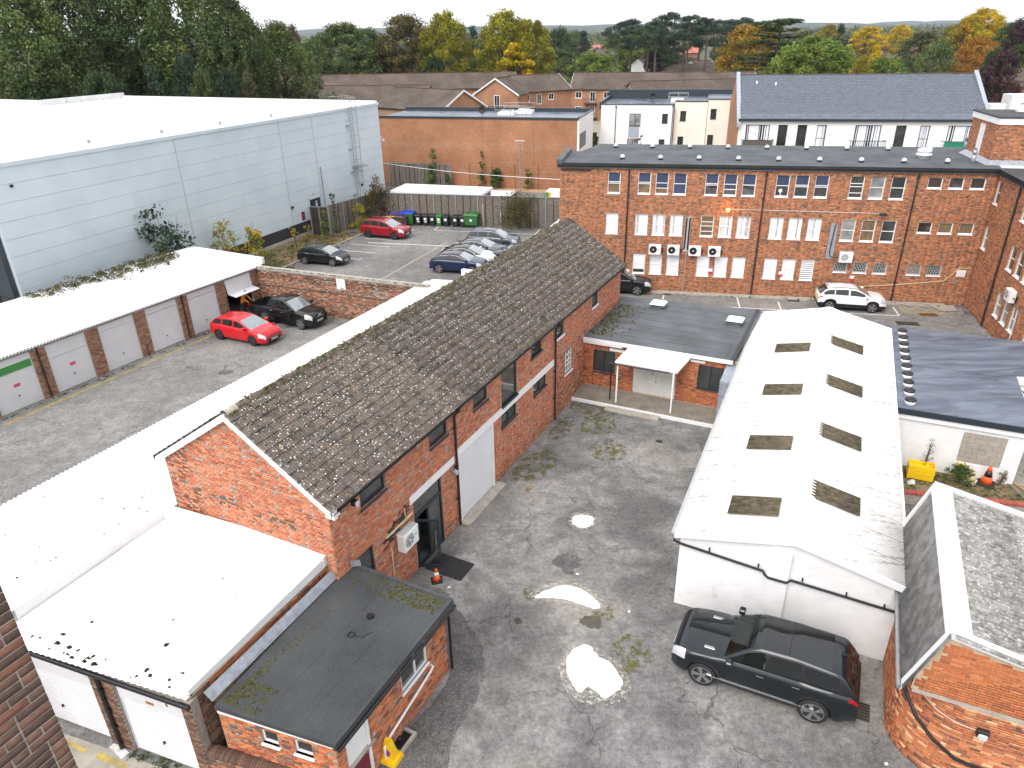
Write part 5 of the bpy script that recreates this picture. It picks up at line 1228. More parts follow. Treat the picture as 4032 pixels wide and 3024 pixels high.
m = MB(); m.box(0.1,7.9,0.3,6.3,0,2.7); m.build('wall','brickwork_far',lk)
plain('porch_slab', (0.22, 0.195, 0.16), 0.9, var=0.25, scale=1.5, bump=0.2, dirt=((0.10, 0.09, 0.07), 0.5, 1.2))
DX = 0.32
m = MB(); m.add([(x+DX,y,z) for x,y,z in ((2.40,-0.20,2.72),(5.45,-0.20,2.72),(5.15,-1.40,2.42),(2.12,-1.40,2.42),(2.40,-0.20,2.66),(5.45,-0.20,2.66),(5.15,-1.40,2.34),(2.12,-1.40,2.34))],[(3,2,1,0),(4,5,6,7),(0,1,5,4),(1,2,6,5),(2,3,7,6),(3,0,4,7)]); cn = m.build('canopy','white_sheet',lk)
for x in (2.58,5.30):
 m = MB(); m.box(x-0.035,x+0.035,-1.40,-1.33,0.12,2.36); m.build('post','white_paint',lk)
m = MB(); m.tube([(2.2,-1.48,2.32),(5.1,-1.48,2.34)],0.04,7); m.tube([(2.2,-1.48,2.3),(2.2,-1.2,2.2),(2.2,-1.2,0.1)],0.035,7); m.build('gutter','black_plastic',lk)
# raised porch slab with a painted edge
m = MB(); m.prism([(-0.6,-1.55),(8.4,-1.55),(8.4,0.0),(-0.4,0.0)], 0, 0.22); pc = m.build('porch','porch_slab',lk)
m = MB(); m.box(-0.6,8.4,-1.66,-1.552,0,0.15); m.build('porch_edge','white_block',pc)
m = MB(); m.box(2.2,4.9,-2.05,-1.68,0,0.11,ch=0.02); m.build('step','concrete',lk)
# two rooflights
for k, (x, y, lb) in enumerate(((2.65,5.4,'small white rooflight box nearer the workshop on the link roof'),(6.95,4.5,'small white rooflight box nearer the white shed on the link roof'))):
 c0, s0 = math.cos(rad(LA)), math.sin(rad(LA)); t = thing('rooflight', lb, 'rooflight', (L0.x+x*c0-y*s0, L0.y+x*s0+y*c0, 2.92), LA)
 m = MB(); m.box(-0.32,0.32,-0.32,0.32,0,0.24); m.build('upstand','felt_slate',t)
 m = MB(); m.add([(-0.42,-0.42,0.26),(0.42,-0.42,0.26),(0.42,0.42,0.26),(-0.42,0.42,0.26),(-0.30,-0.30,0.34),(0.30,-0.30,0.34),(0.30,0.30,0.34),(-0.30,0.30,0.34)],[(0,1,5,4),(1,2,6,5),(2,3,7,6),(3,0,4,7),(4,5,6,7),(3,2,1,0)]); m.build('dome','white_paint',t)

# ================================================================ WHITE SHED with corrugated roof
SA = -24.5; S0 = Vector((5.12,17.77,0))
sd = thing('shed', 'long white blockwork shed with dirty white corrugated roof and brown rooflights', 'building', S0, SA)
SL, SW, SE, SR = 20.3, 6.15, 2.85, 3.55
def shed_block():
 m = MB(); m.box(0.002,0.438,-0.006,0.02,0.002,0.213); return m.mesh('block','white_block')
SB = shed_block()
sF_ = WF(sd, 0, 0, 0); w_ = wall(sF_, SW, SE, (), 'white_block', gable=(SW*0.53,SR-0.05))
for r_ in range(14):
 for k in range(15):
  x = k*0.44 - (0.22 if r_ % 2 else 0);
  a_, b_ = max(x,0), min(x+0.44,SW-0.003)
  if b_-a_ < 0.05 or (r_ == 13 and b_ > SW): continue
  o = put('block', SB, w_, (a_,R.uniform(-0.001,0.002),r_*0.203)); o.scale = ((b_-a_)/0.44,1,0.944)
m = MB(); m.box(2.62,3.22,-0.14,-0.013,0,3.02); m.build('pilaster','white_block',sd)
sl_ = WF(sd, 0, SL, -90); wall(sl_, SL, SE, (), 'white_block', name='wall'); sr_ = WF(sd, SW, 0, 90); wall(sr_, SL, SE, (), 'white_block', name='wall'); sb_ = WF(sd, SW, SL, 180); wall(sb_, SW, SE, (), 'white_block', gable=(SW*0.47,SR-0.05), name='wall')
m = MB(); RX = SW*0.53
m.add([(-0.15,-0.12,SE+0.02),(RX,-0.12,SR),(SW+0.05,-0.12,SE+0.0),(SW+0.05,SL+0.15,SE),(RX,SL+0.15,SR),(-0.15,SL+0.15,SE+0.02)],[(0,1,4,5),(1,2,3,4)]); srf = m.build('roof','asbestos_white',sd)
pitchL, pitchR = math.atan2(SR-SE,RX+0.15), math.atan2(SR-SE,SW+0.05-RX)
LL, LR = math.hypot(RX+0.15,SR-SE), math.hypot(SW+0.05-RX,SR-SE)
A1 = corr_sheet(1.0,LL+0.03,0.125,0.022,'asbestos_white'); A2 = corr_sheet(1.0,LR+0.03,0.125,0.022,'asbestos_white')
for i in range(20):
 o = put('roof_sheet', A1, srf); o.matrix_local = Matrix.Translation((RX,-0.1+i*1.02,SR+0.035)) @ Matrix.Rotation(math.pi/2,4,'Z') @ Matrix.Rotation(-pitchL,4,'X')
 o = put('roof_sheet', A2, srf); o.matrix_local = Matrix.Translation((RX,-0.1+i*1.02+1.0,SR+0.035)) @ Matrix.Rotation(-math.pi/2,4,'Z') @ Matrix.Rotation(-pitchR,4,'X')
RLM = corr_sheet(1.05,1.5,0.175,0.020,'rooflight_dirty',6)
for y in (0.95,5.1,9.7,14.4):
 d = 0.62; o = put('rooflight', RLM, srf); o.matrix_local = Matrix.Translation((RX-d*math.cos(pitchL),y,SR+0.098-d*math.sin(pitchL))) @ Matrix.Rotation(math.pi/2,4,'Z') @ Matrix.Rotation(-pitchL,4,'X')
for y in (2.3,6.4,10.9,15.5):
 d = 0.22; o = put('rooflight', RLM, srf); o.matrix_local = Matrix.Translation((RX+d*math.cos(pitchR),y+1.05,SR+0.098-d*math.sin(pitchR))) @ Matrix.Rotation(-math.pi/2,4,'Z') @ Matrix.Rotation(-pitchR,4,'X')
plain('ridge_white',(0.80,0.79,0.76),0.7,var=0.05,scale=1.5,dirt=((0.45,0.40,0.30),0.18,2.5))
m = MB(); m.add([(RX-0.42,-0.16,SR-0.02),(RX-0.1,-0.16,SR+0.09),(RX+0.1,-0.16,SR+0.09),(RX+0.36,-0.16,SR-0.01),(RX-0.42,SL+0.2,SR-0.02),(RX-0.1,SL+0.2,SR+0.09),(RX+0.1,SL+0.2,SR+0.09),(RX+0.36,SL+0.2,SR-0.01)],[(0,1,5,4),(1,2,6,5),(2,3,7,6)]); m.build('ridge_cap','ridge_white',srf)
for s_ in (0,1):
 m = MB(); a, b = ((-0.17,SE+0.03),(RX,SR+0.06)) if s_ == 0 else ((RX,SR+0.06),(SW+0.10,SE+0.02))
 for yy in (-0.17,SL+0.14): m.add([(a[0],yy,a[1]-0.20),(b[0],yy,b[1]-0.20),(b[0],yy,b[1]+0.02),(a[0],yy,a[1]+0.02),(a[0],yy+0.05,a[1]-0.20),(b[0],yy+0.05,b[1]-0.20),(b[0],yy+0.05,b[1]+0.02),(a[0],yy+0.05,a[1]+0.02)],[(0,1,2,3),(7,6,5,4),(3,2,6,7),(4,5,1,0)])
 m.build('barge_board','trim_white',sd)
m = MB(); m.box(SW+0.07,SW+0.13,-0.15,SL+0.15,SE-0.1,SE+0.06); m.build('verge_trim','trim_white',sd)
m = MB(); m.box(-0.28,-0.16,-0.1,SL+0.1,SE-0.10,SE-0.03); m.build('gutter','trim_grey',sd)
m = MB(); m.tube([(-0.2,-0.10,2.55),(0.0,-0.09,2.46),(2.50,-0.09,2.20),(2.55,-0.10,2.10),(2.68,-0.19,2.08),(3.18,-0.19,2.06),(3.30,-0.09,2.11),(6.05,-0.09,1.93),(6.25,-0.12,1.90),(6.25,-0.30,1.85)],0.04,8)
for x in (0.9,2.35,3.05,3.6,4.8,5.8): m.box(x-0.02,x+0.02,-0.09,0,2.50-x*0.095,2.60-x*0.095)
m.build('waste_pipe','black_plastic',sd)
m = MB(); m.box(SW-0.02,SW+0.16,-0.24,-0.02,SE-0.32,SE-0.14); m.tube([(SW+0.06,-0.12,SE-0.3),(SW+0.02,-0.12,2.2),(SW+0.12,-0.14,1.95)],0.045,8); m.build('hopper','black_plastic',sd)
# narrow gutter between shed and link
m = MB(); m.prism([(-0.75,11.6),(-0.2,11.6),(-0.2,20.2),(-0.75,20.2)],0,2.62); m.build('valley','lead',sd)

# ================================================================ BLUE-GREY ROOFED EXTENSION right of the shed
EA = -24.3; E0 = Vector((15.72,25.9,0))
ext = thing('extension', 'white-walled extension with blue-grey membrane flat roof beside the shed', 'building', E0, EA)
eF = WF(ext, 0, 0, 0); eh = [(2.60,4.12,0.68,2.03)]
ewl = wall(eF, 4.72, 2.46, eh, 'white_block', rev=0.02)
for r_ in range(11):
 for k in range(12):
  x = k*0.44 - (0.22 if r_ % 2 else 0); z = r_*0.215
  if x < -0.01 or x+0.44 > 4.74 or (x+0.44 > 2.6 and x < 4.12 and z+0.21 > 0.68 and z < 2.03): continue
  put('block', SB, ewl, (x,R.uniform(-0.002,0.003),z))
def cblock():
 m = MB(); m.box(0.004,0.436,0.0,0.05,0.004,0.215,ch=0.008); return m.mesh('block','concrete_block')
CB = cblock(); inf = MB(); inf.box(2.60,4.12,0.03,0.06,0.68,2.03); io = inf.build('infill','mortar_grey',ext)
for r_ in range(6):
 for k in range(5):
  x = 2.60 + k*0.44 - (0.22 if r_ % 2 else 0); a, b = max(x,2.60), min(x+0.44,4.12)
  if b-a > 0.05: o = put('block', CB, io, (a,0.0,0.68+r_*0.225)); o.scale = ((b-a)/0.44,1,1)
rp = [(-0.15,-0.14),(4.78,-0.14),(4.95,5.6),(6.6,5.75),(6.5,9.6),(-0.15,9.65)]
m = MB(); m.prism(rp, 2.50, 2.72); erf = m.build('roof','membrane',ext)
m = MB(); m.box(0.0,0.06,-0.1,9.6,2.72,2.76); m.box(-0.14,-0.04,-0.1,9.6,2.72,2.80); m.box(0.1,4.5,4.6,4.68,2.72,2.735); m.build('roof_upstand','membrane',erf)
m = MB(); m.box(-0.18,4.82,-0.185,-0.145,2.46,2.70); m.build('fascia','anthracite',ext)
m = MB(); m.box(0.0,4.72,-0.12,-0.013,2.24,2.46); m.build('eaves_board','white_paint',ext)
m = MB(); m.prism([(0.1,0.2),(4.6,0.2),(4.75,5.5),(6.4,5.7),(6.3,9.4),(0.1,9.4)],0,2.48); m.build('wall','white_render',ext)
m = MB(); m.box(4.6,6.62,5.40,5.62,2.15,2.48); m.build('fascia','white_paint',ext)
m = MB(); [m.tube([(5.4+k*0.5,5.36,1.9),(5.4+k*0.5,5.2,1.95),(5.5+k*0.5,5.2,1.82)],0.025,6) for k in range(2)]; m.build('overflow_pipe','black_plastic',ext)
m = MB(); m.lathe([(0.20,0),(0.20,0.16),(0.17,0.17)],16,m=0); m.lathe([(0.22,0.17),(0.22,0.23),(0.17,0.26),(0.0,0.27)],16,m=1); SPM = m.mesh('roof_sunpipe',['white_paint','black_plastic'],40)
ordn = ['nearest','second','third','fourth','fifth','sixth','seventh','eighth','ninth','farthest']
c0, s0 = math.cos(rad(EA)), math.sin(rad(EA))
for k in range(10):
 x, y = 0.52, 0.35+k*0.905; o = put('roof_outlet', SPM, None, (E0.x+x*c0-y*s0, E0.y+x*s0+y*c0, 2.72))
 tag(o, f'black-capped round roof outlet, {ordn[k]} in the row along the blue-grey roof', 'roof outlet', 'black-capped outlets along the blue-grey roof')

# ================================================================ CORNER BUILDING with rounded brick corner (right foreground)
KA = -115.4; K0 = Vector((10.80,15.35,0))
kb = thing('corner_building', 'brick building with rounded corner, grey corrugated roof and white barge boards', 'building', K0, KA)
# local x runs along the left wall towards the camera, outside on its right
KL, KR = 2.25, 1.40
def kpath(s):
 if s < KL: return Vector((s,0,0)), 0.0
 arc = KR*math.pi/2
 if s < KL+arc: t = (s-KL)/KR; return Vector((KL+KR*math.sin(t), KR-KR*math.cos(t), 0)), math.degrees(t)
 return Vector((KL+KR, KR+(s-KL-arc), 0)), 90.0
KT = KL + KR*math.pi/2 + 4.5; KH = 2.52
m = MB(); n = 70
for i in range(n):
 a, b = kpath(KT*i/n)[0], kpath(KT*(i+1)/n)[0]; m.quad((a.x,a.y,0),(b.x,b.y,0),(b.x,b.y,KH),(a.x,a.y,KH))
kw = m.build('wall','mortar_tan',kb)
cells = brick_cells(KT, 0, KH-0.02, bond='soft', seed=60); rr = random.Random(60); V, Q, T, n = [], [], [], 0; single = []
for c in cells:
 s = (c[0]+c[1])/2; p, a = kpath(s)
 if 3.0 < s < 6.2 and 0.6 < c[2] < 2.4 and len(single) < 200: single.append((c,p,a)); continue
 d = Vector((math.cos(rad(a)),math.sin(rad(a)),0)); o = Vector((d.y,-d.x,0)); h = d*(c[1]-c[0])/2; pr = rr.uniform(0.005,0.01)
 bk_ = [p-h-o*0.02,p+h-o*0.02,p+h+o*pr,p-h+o*pr]
 V += [(q.x,q.y,c[2]) for q in bk_] + [(q.x,q.y,c[3]) for q in bk_]; b = n*8
 Q += [(b+3,b+2,b+6,b+7),(b,b+3,b+7,b+4),(b+2,b+1,b+5,b+6),(b+4,b+7,b+6,b+5),(b,b+1,b+2,b+3)]; t = pick('kerb',rr,False); T += [t]*5; n += 1
o = put('brickwork', np_mesh('brickwork',np.array(V),np.array(Q),'brick_mass',np.array(T)), kw); o['kind'] = 'stuff'
for c,p,a in single:
 k = 's' if c[1]-c[0] > 0.15 else 'h'; o = put('brick', brick_of(k), kw, (p.x,p.y,(c[2]+c[3])/2), a); o.scale = ((c[1]-c[0])/(0.215 if k == 's' else 0.1025),1,1); o.color = (*pick('kerb',rr,False),1)
# gable over the rounded corner
KX = 3.58; RY, RZk = 0.50, 4.48     # gable plane x, ridge offset, ridge height
gk = WF(kb, KX, -0.02, 90); GL = 6.0
def kz(y): return 2.66 + (RZk-2.66)*(y/RY) if y < RY else RZk - (y-RY)*0.19
m = MB(); m.add([(KX,0.10,2.54),(KX,GL,2.54),(KX,GL,kz(GL)-0.1),(KX,RY,RZk-0.1),(KX,0.10,2.9)],[(0,1,2,3,4)]); kg = m.build('gable','mortar_tan',kb)
gc = []
for c in brick_cells(GL,2.58,RZk,bond='soft',seed=61):
 zz = c[3]
 if all(kz(x)-0.20 > zz for x in (c[0],c[1])) and c[0] > 0.05: gc.append(c)
gw_ = WF(kb, KX+0.0, 0.0, 90); gm = MB(); gm.quad((0.1,0.002,2.6),(0.2,0.002,2.6),(0.2,0.002,2.62),(0.1,0.002,2.62)); gobj = gw_.build(gm,'gable_bricks','mortar_tan'); lay_bricks(gobj, gc, 'gable', 100, 61)
m = MB(); m.box(KX-0.25,KX+0.06,0.12,GL,2.50,2.575); m.build('ledge','concrete',kb)
m = MB(); m.add([(KX-0.02,0.15,2.51),(KX-0.02,GL,2.51),(KL+0.2,GL,2.51),(KL+0.2,0.15,2.51)],[(0,1,2,3)]); m.build('soffit','concrete',kb)
# roof slopes of corrugated cement
FX = -2.6
rs = math.hypot(RY+0.1,RZk-2.62)-0.1
m = MB(); m.add([(FX,-0.10,2.62),(KX,-0.10,2.62),(KX,RY,RZk),(FX,RY,RZk),(KX,GL,RZk-(GL-RY)*0.19),(FX,GL,RZk-(GL-RY)*0.19)],[(0,1,2,3),(3,2,4,5)]); kr = m.build('roof','asbestos_side',kb)
K1 = corr_sheet(1.05,rs+0.12,0.075,0.010,'asbestos_side'); K2 = corr_sheet(1.05,1.9,0.15,0.024,'asbestos_grey',6)
pk1, pk2 = math.atan2(RZk-2.62,RY+0.1), math.atan2(0.19,1)
for i in range(6):
 o = put('roof_sheet',K1,kr); o.matrix_local = Matrix.Translation((FX+0.03+(i+1)*1.06,RY,RZk+0.02)) @ Matrix.Rotation(math.pi,4,'Z') @ Matrix.Rotation(-pk1,4,'X')
 for j in range(3):
  o = put('roof_sheet',K2,kr); o.matrix_local = Matrix.Translation((FX+0.03+i*1.06,RY+0.1+j*1.72,RZk+0.03-j*1.72*0.19-0.02+(0.012 if j < 2 else 0))) @ Matrix.Rotation(-pk2,4,'X')
m = MB(); m.add([(FX-0.05,RY-0.08,RZk-0.10),(FX-0.05,RY,RZk+0.09),(FX-0.05,RY+0.44,RZk+0.01),(KX+0.1,RY-0.08,RZk-0.10),(KX+0.1,RY,RZk+0.09),(KX+0.1,RY+0.44,RZk+0.01)],[(3,4,1,0),(4,5,2,1)]); m.build('ridge_flashing','trim_white',kr)
for xx in (KX+0.06, FX-0.1):
 for (a, b) in (((-0.12,2.62),(RY,RZk+0.07)),((RY,RZk+0.07),(GL,RZk+0.07-(GL-RY)*0.19))):
  m = MB(); m.add([(xx,a[0],a[1]-0.20),(xx,b[0],b[1]-0.20),(xx,b[0],b[1]+0.01),(xx,a[0],a[1]+0.01),(xx-0.16,a[0],a[1]-0.20),(xx-0.16,b[0],b[1]-0.20),(xx-0.16,b[0],b[1]+0.01),(xx-0.16,a[0],a[1]+0.01)],[(0,1,2,3),(7,6,5,4),(3,2,6,7),(0,4,5,1)]); bb = m.build('barge_board','trim_white',kb)
  m = MB()
  L_ = math.dist(a,b)
  for k in range(max(2,int(L_/0.55))):
   u = (k+0.5)/max(2,int(L_/0.55)); m.lathe([(0.014,0.0),(0.014,0.008)],6,(xx+0.0,a[0]+(b[0]-a[0])*u,a[1]+(b[1]-a[1])*u-0.07),'x')
  m.build('screw','galv',bb)
m = MB(); m.tube([(FX,-0.17,2.60),(KX+0.12,-0.17,2.58)],0.055,8); m.build('gutter','galv',kb)
p1_ = [(0.15,-0.05,2.0),(1.2,-0.05,1.95)]
pts = []
for s in np.linspace(0.2,2.9,8): p, a = kpath(s); pts.append((p.x+0.06*math.sin(rad(a)),p.y-0.06*math.cos(rad(a)),1.98-0.02*s))
for s, z in ((2.95,1.85),(3.4,1.5),(3.9,1.18),(4.4,0.9),(4.7,0.84),(6.0,0.8),(8.0,0.74)): p, a = kpath(s); pts.append((p.x+0.06*math.sin(rad(a)),p.y-0.06*math.cos(rad(a)),z))
m = MB(); m.tube(pts,0.045,8); m.build('waste_pipe','black_plastic',kb)
pts = []
for s, z in ((3.0,2.45),(3.4,2.2),(3.8,2.05),(4.2,1.97),(4.6,1.95)): p, a = kpath(s); pts.append((p.x+0.02*math.sin(rad(a)),p.y-0.02*math.cos(rad(a)),z))
m = MB(); m.tube(pts,0.008,5); m.build('cable','white_paint',kb)
p, a = kpath(4.75); bl = thing('bulkhead_light','grey bulkhead light on the rounded brick corner','lamp',K0+Vector((p.x*math.cos(rad(KA))-p.y*math.sin(rad(KA)),p.x*math.sin(rad(KA))+p.y*math.cos(rad(KA)),1.9)),KA+a)
m = MB(); m.box(-0.13,0.13,-0.13,-0.011,-0.02,0.16,ch=0.02); m.build('housing','black_paint',bl); m = MB(); m.box(-0.10,0.10,-0.18,-0.13,-0.06,0.10,ch=0.03); m.build('diffuser','lamp_glass',bl)
# old lower roof and coping behind
back = thing('low_building','low lean-to with mossy corrugated roof behind the corner building','building',K0,KA)
m = MB(); m.add([(-4.6,-0.1,2.1),(-2.6,-0.1,2.1),(-2.6,2.0,2.3),(-4.6,2.0,2.3)],[(0,1,2,3)]); br_ = m.build('roof','rooflight_dirty',back)
LS = corr_sheet(1.0,2.1,0.15,0.03,'tile_old',6)
for i in range(2): o = put('roof_sheet',LS,br_); o.matrix_local = Matrix.Translation((-4.62+i*1.0,-0.1,2.17)) @ Matrix.Rotation(0.095,4,'X')
m = MB(); m.box(-4.6,-2.5,0.0,2.0,0,2.08); m.build('wall','brickwork_far',back)
cp = thing('planter_wall','low red brick-on-edge wall behind the corner building roof','wall',(14.75,23.1,0),-13.5)
m = MB(); m.box(0,5.0,-0.1,0.1,0,0.42); m.build('wall','mortar_grey',cp)
def edge():
 m = MB(); m.box(0.004,0.071,-0.12,0.12,0,0.105,ch=0.006); return m.mesh('coping_brick','brick_piece')
EM = edge()
for k in range(66): o = put('coping_brick',EM,cp,(k*0.075,0,0.42)); g_ = R.uniform(0.75,1.2); o.color = (0.34*g_,0.085*g_,0.06*g_,1)
sheet('overgrown_strip',[(14.9,23.3),(19.8,22.1),(20.3,23.9),(15.9,25.8)],0.02,'earth')

# ================================================================ NEAR BRICK PIER at the lower left
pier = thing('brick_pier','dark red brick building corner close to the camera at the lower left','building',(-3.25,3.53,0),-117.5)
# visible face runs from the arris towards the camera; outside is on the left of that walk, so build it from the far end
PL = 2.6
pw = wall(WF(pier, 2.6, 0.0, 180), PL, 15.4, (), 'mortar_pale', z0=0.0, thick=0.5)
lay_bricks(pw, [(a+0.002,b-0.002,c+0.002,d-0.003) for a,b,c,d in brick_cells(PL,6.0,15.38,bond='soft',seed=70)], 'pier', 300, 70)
# ================================================================ GREY WAREHOUSE
HA = 66.5; H0 = Vector((-20.3,63.2,0))
wh = thing('warehouse', 'big pale grey clad warehouse with white flat roof behind the garages', 'building', H0, HA)
hX0, hX1, hZ = -23.4, 17.48, 10.42
m = MB(); m.prism([(hX0,0.08),(hX1,0.08),(hX1,36),(6.7,36),(6.7,60),(hX0,60)], 0, 10.25); hw = m.build('wall','cladding',wh)
cols = [hX0,-18.35,-13.93,-9.57,-3.6,1.85,6.36,11.9,hX1]; rows = [1.30]+[2.05+1.03*k for k in range(8)]+[10.22]
for i in range(8):
 for j in range(len(rows)-1):
  a, b, c, d = cols[i]+0.012, cols[i+1]-0.012, rows[j]+0.008, rows[j+1]-0.008
  m = MB(); m.box(a,b,0.0,0.08,c,d,ch=0.006); m.build('wall_panel','cladding',hw)
for x in cols[1:-1]:
 m = MB(); m.box(x-0.035,x+0.035,-0.012,0.02,1.3,10.2); m.build('joint_strip','trim_grey' if x in (-9.57,1.85,6.36) else 'cladding',hw)
m = MB(); m.box(hX0,hX1,0.03,0.2,0.3,1.27); m.build('plinth','engineering_brick',wh)
m = MB(); m.box(hX0,hX1,-0.06,0.2,0,0.3); m.build('footing','concrete',wh)
m = MB(); m.box(hX0-0.1,hX1+0.08,-0.10,0.10,10.22,10.45); m.build('eaves_trim','cladding',wh)
m = MB(); m.prism([(hX0,0.1),(hX1,0.1),(hX1,36),(6.7,36),(6.7,60),(hX0,60)],10.26,10.36); hr = m.build('roof','white_sheet',wh)
plain('parapet_stained',(0.60,0.61,0.60),0.7,var=0.1,scale=1,dirt=((0.24,0.24,0.22),0.55,0.8))
m = MB(); m.box(6.4,hX1+0.1,35.9,36.3,10.3,10.95); m.box(hX1-0.25,hX1+0.1,0.1,36,10.3,10.62); m.box(6.4,6.8,36.3,60,10.3,10.95); m.box(hX0,6.5,59.8,60.2,10.3,10.95); m.build('parapet','parapet_stained',wh)
for x, y in ((-14,3.0),(-8.2,2.5),(-2.5,2.2),(3.5,2.0)):
 m = MB(); m.box(x-0.08,x+0.08,y-0.08,y+0.08,10.36,10.62); m.build('anchor_post','galv',hr)
# dark front facade on the left edge
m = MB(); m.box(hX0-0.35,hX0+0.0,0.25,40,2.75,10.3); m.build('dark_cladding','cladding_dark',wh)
m = MB(); m.box(hX0-0.2,hX0-0.02,0.6,40,0.1,2.72); [m.box(hX0-0.26,hX0-0.18,0.6+k*1.3,0.68+k*1.3,0.1,2.72) for k in range(12)]; m.build('glazing','glass',wh)
# fire door, lamps, sign
m = MB(); m.box(4.55,6.15,-0.02,0.02,0.95,3.05); fd = m.build('fire_door','anthracite',wh)
m = MB(); m.box(4.40,4.55,-0.05,0.03,0.9,3.2); m.box(6.15,6.30,-0.05,0.03,0.9,3.2); m.box(4.4,6.3,-0.05,0.03,3.06,3.2); m.build('door_frame','cladding',fd)
m = MB(); m.box(5.4,5.65,-0.03,-0.021,2.35,2.8,m=0); m.lathe([(0.0,-0.036),(0.08,-0.036),(0.08,-0.03)],12,(5.52,0,2.65),'y',m=1); m.build('door_sign',['white_paint','blue_plastic'],fd)
m = MB(); m.box(5.1,5.4,-0.12,0,3.5,3.6); m.build('lamp','cream_plastic',wh)
for x, z in ((2.05,2.85),(7.75,2.9),(13.2,2.9)):
 m = MB(); m.lathe([(0,-0.14),(0.16,-0.1),(0.17,0)],10,(x,0,z),'y',m=0); m.box(x-0.1,x+0.1,-0.15,-0.08,z-0.2,z-0.03,m=1); m.build('wall_lamp',['black_plastic','lamp_glass'],wh)
m = MB(); m.box(3.2,3.62,-0.03,0,1.45,2.2,m=0); m.lathe([(0.0,-0.036),(0.13,-0.036),(0.13,-0.03)],10,(3.41,0,1.9),'y',m=1); m.box(3.3,3.5,-0.035,-0.03,1.55,1.68,m=1); m.build('warning_sign',['black_plastic','red_sign'],wh)
m = MB(); m.tube([(6.75,-0.06,5.6),(6.75,-0.06,1.0)],0.04,6); m.lathe([(0.07,0),(0.05,0.1)],8,(6.75,-0.06,5.6)); m.build('vent_pipe','galv',wh)
m = MB(); m.box(hX0+1.3,hX0+1.45,-0.12,0,9.05,9.2); m.build('camera_mount','black_plastic',wh)
m = MB(); m.tube([(hX1+0.0,0.3,6.9),(hX1+0.5,0.25,7.0),(hX1+0.75,0.2,6.75)],0.05,7); m.lathe([(0,-0.28),(0.12,-0.2),(0.16,-0.05),(0.1,0)],10,(hX1+0.75,0.2,6.75)); m.build('security_camera','white_paint',wh)
# caged cat ladder
ld = thing('cat_ladder','galvanised caged ladder climbing the warehouse wall','ladder',H0,HA)
lx = 12.2
m = MB(); [m.tube([(lx+dx,-0.25,1.2),(lx+dx,-0.25,11.5),(lx+dx,0.3,11.5),(lx+dx,0.6,10.5)],0.028,6) for dx in (-0.25,0.25)]; m.build('stile','galv',ld)
m = MB(); [m.tube([(lx-0.25,-0.25,1.4+k*0.3),(lx+0.25,-0.25,1.4+k*0.3)],0.016,5) for k in range(33)]; m.build('rungs','galv',ld)
hoops = []
for k in range(8):
 z = 3.3+k*1.15; m = MB(); m.tube([(lx-0.3,-0.25,z)]+[(lx-0.42*math.cos(t),-0.35-0.55*math.sin(t),z) for t in np.linspace(0,math.pi,7)]+[(lx+0.3,-0.25,z)],0.02,5); m.build('hoop','galv',ld)
m = MB(); [m.tube([(lx-0.42*math.cos(t),-0.35-0.55*math.sin(t),3.3),(lx-0.42*math.cos(t),-0.35-0.55*math.sin(t),11.4)],0.015,4) for t in (0.4,1.0,1.57,2.1,2.7)]; m.build('cage_bar','galv',ld)
m = MB(); [m.box(lx-0.7,lx-0.25,-0.25,0.0,z,z+0.05) for z in (2.2,4.4,6.6,8.8)]; m.build('stand_off','galv',ld)
m = MB(); m.box(lx-0.3,lx+1.0,-1.1,0,4.9,4.96); m.build('landing','galv',ld)
m = MB(); [m.tube([(lx-1.3,y,10.45),(lx-1.3,y,11.5),(lx-0.3,y,11.5)],0.022,5) for y in (0.3,1.1)]; [m.tube([(lx-1.3,0.3,z),(lx-1.3,1.1,z)],0.018,5) for z in (11.0,11.5)]; m.build('guard_rail','galv',ld)

# ================================================================ PLAIN BRICK SUPERMARKET WALL behind the car park
RA = -15.7; R0 = Vector((-6.83,89.33,0))
rb = thing('brick_store', 'long windowless orange brick building with white end wall behind the car park', 'building', R0, RA)
m = MB(); m.box(-9.4,15.3,0,0.4,0,7.75); m.build('wall','brickwork_orange',rb)
plain('pale_course',(0.40,0.24,0.13),0.9,var=0.25,scale=2.0)
m = MB(); m.box(-9.4,15.29,-0.006,0,4.35,5.15); m.build('pale_band','brickwork_apt',rb)
for x in (-2.0,4.0,10.2):
 m = MB(); m.box(x,x+0.05,-0.01,-0.007,0,7.7); m.build('movement_joint','brickwork_far',rb)
m = MB(); m.box(15.3,15.5,0,9.6,0,7.9); wsd = m.build('end_wall','white_render',rb)
m = MB(); m.box(15.5,15.56,0.6,4.2,4.6,6.2); m.build('window','anthracite',rb)
m = MB(); m.box(-9.5,15.45,-0.08,0.25,7.75,7.98); m.build('fascia','anthracite',rb)
m = MB(); m.box(-9.4,15.3,0.25,9.6,7.55,7.70); rr_ = m.build('roof','membrane',rb)
m = MB(); m.box(-9.4,15.4,9.4,9.7,7.6,8.15); m.box(15.3,15.55,0.0,9.6,7.9,8.05); m.build('parapet','anthracite',rb)
m = MB(); [ (m.box(x-1.0,x+1.0,y-0.8,y+0.8,7.7,8.05,m=0), m.box(x-0.7,x+0.7,y-0.5,y+0.5,8.05,8.3,m=1)) for x,y in ((5.6,5.5),(7.3,7.5)) ]; m.build('rooflight',['white_render','lamp_glass'],rr_)
m = MB(); [m.tube([(x,y,7.7),(x,y,8.8)],0.03,5) for x in (4.3,6.2,8.2) for y in (4.6,8.6)]; [m.tube([(4.3,y,z),(8.2,y,z)],0.03,5) for y in (4.6,8.6) for z in (8.3,8.8)]; m.build('guard_rail','galv',rr_)
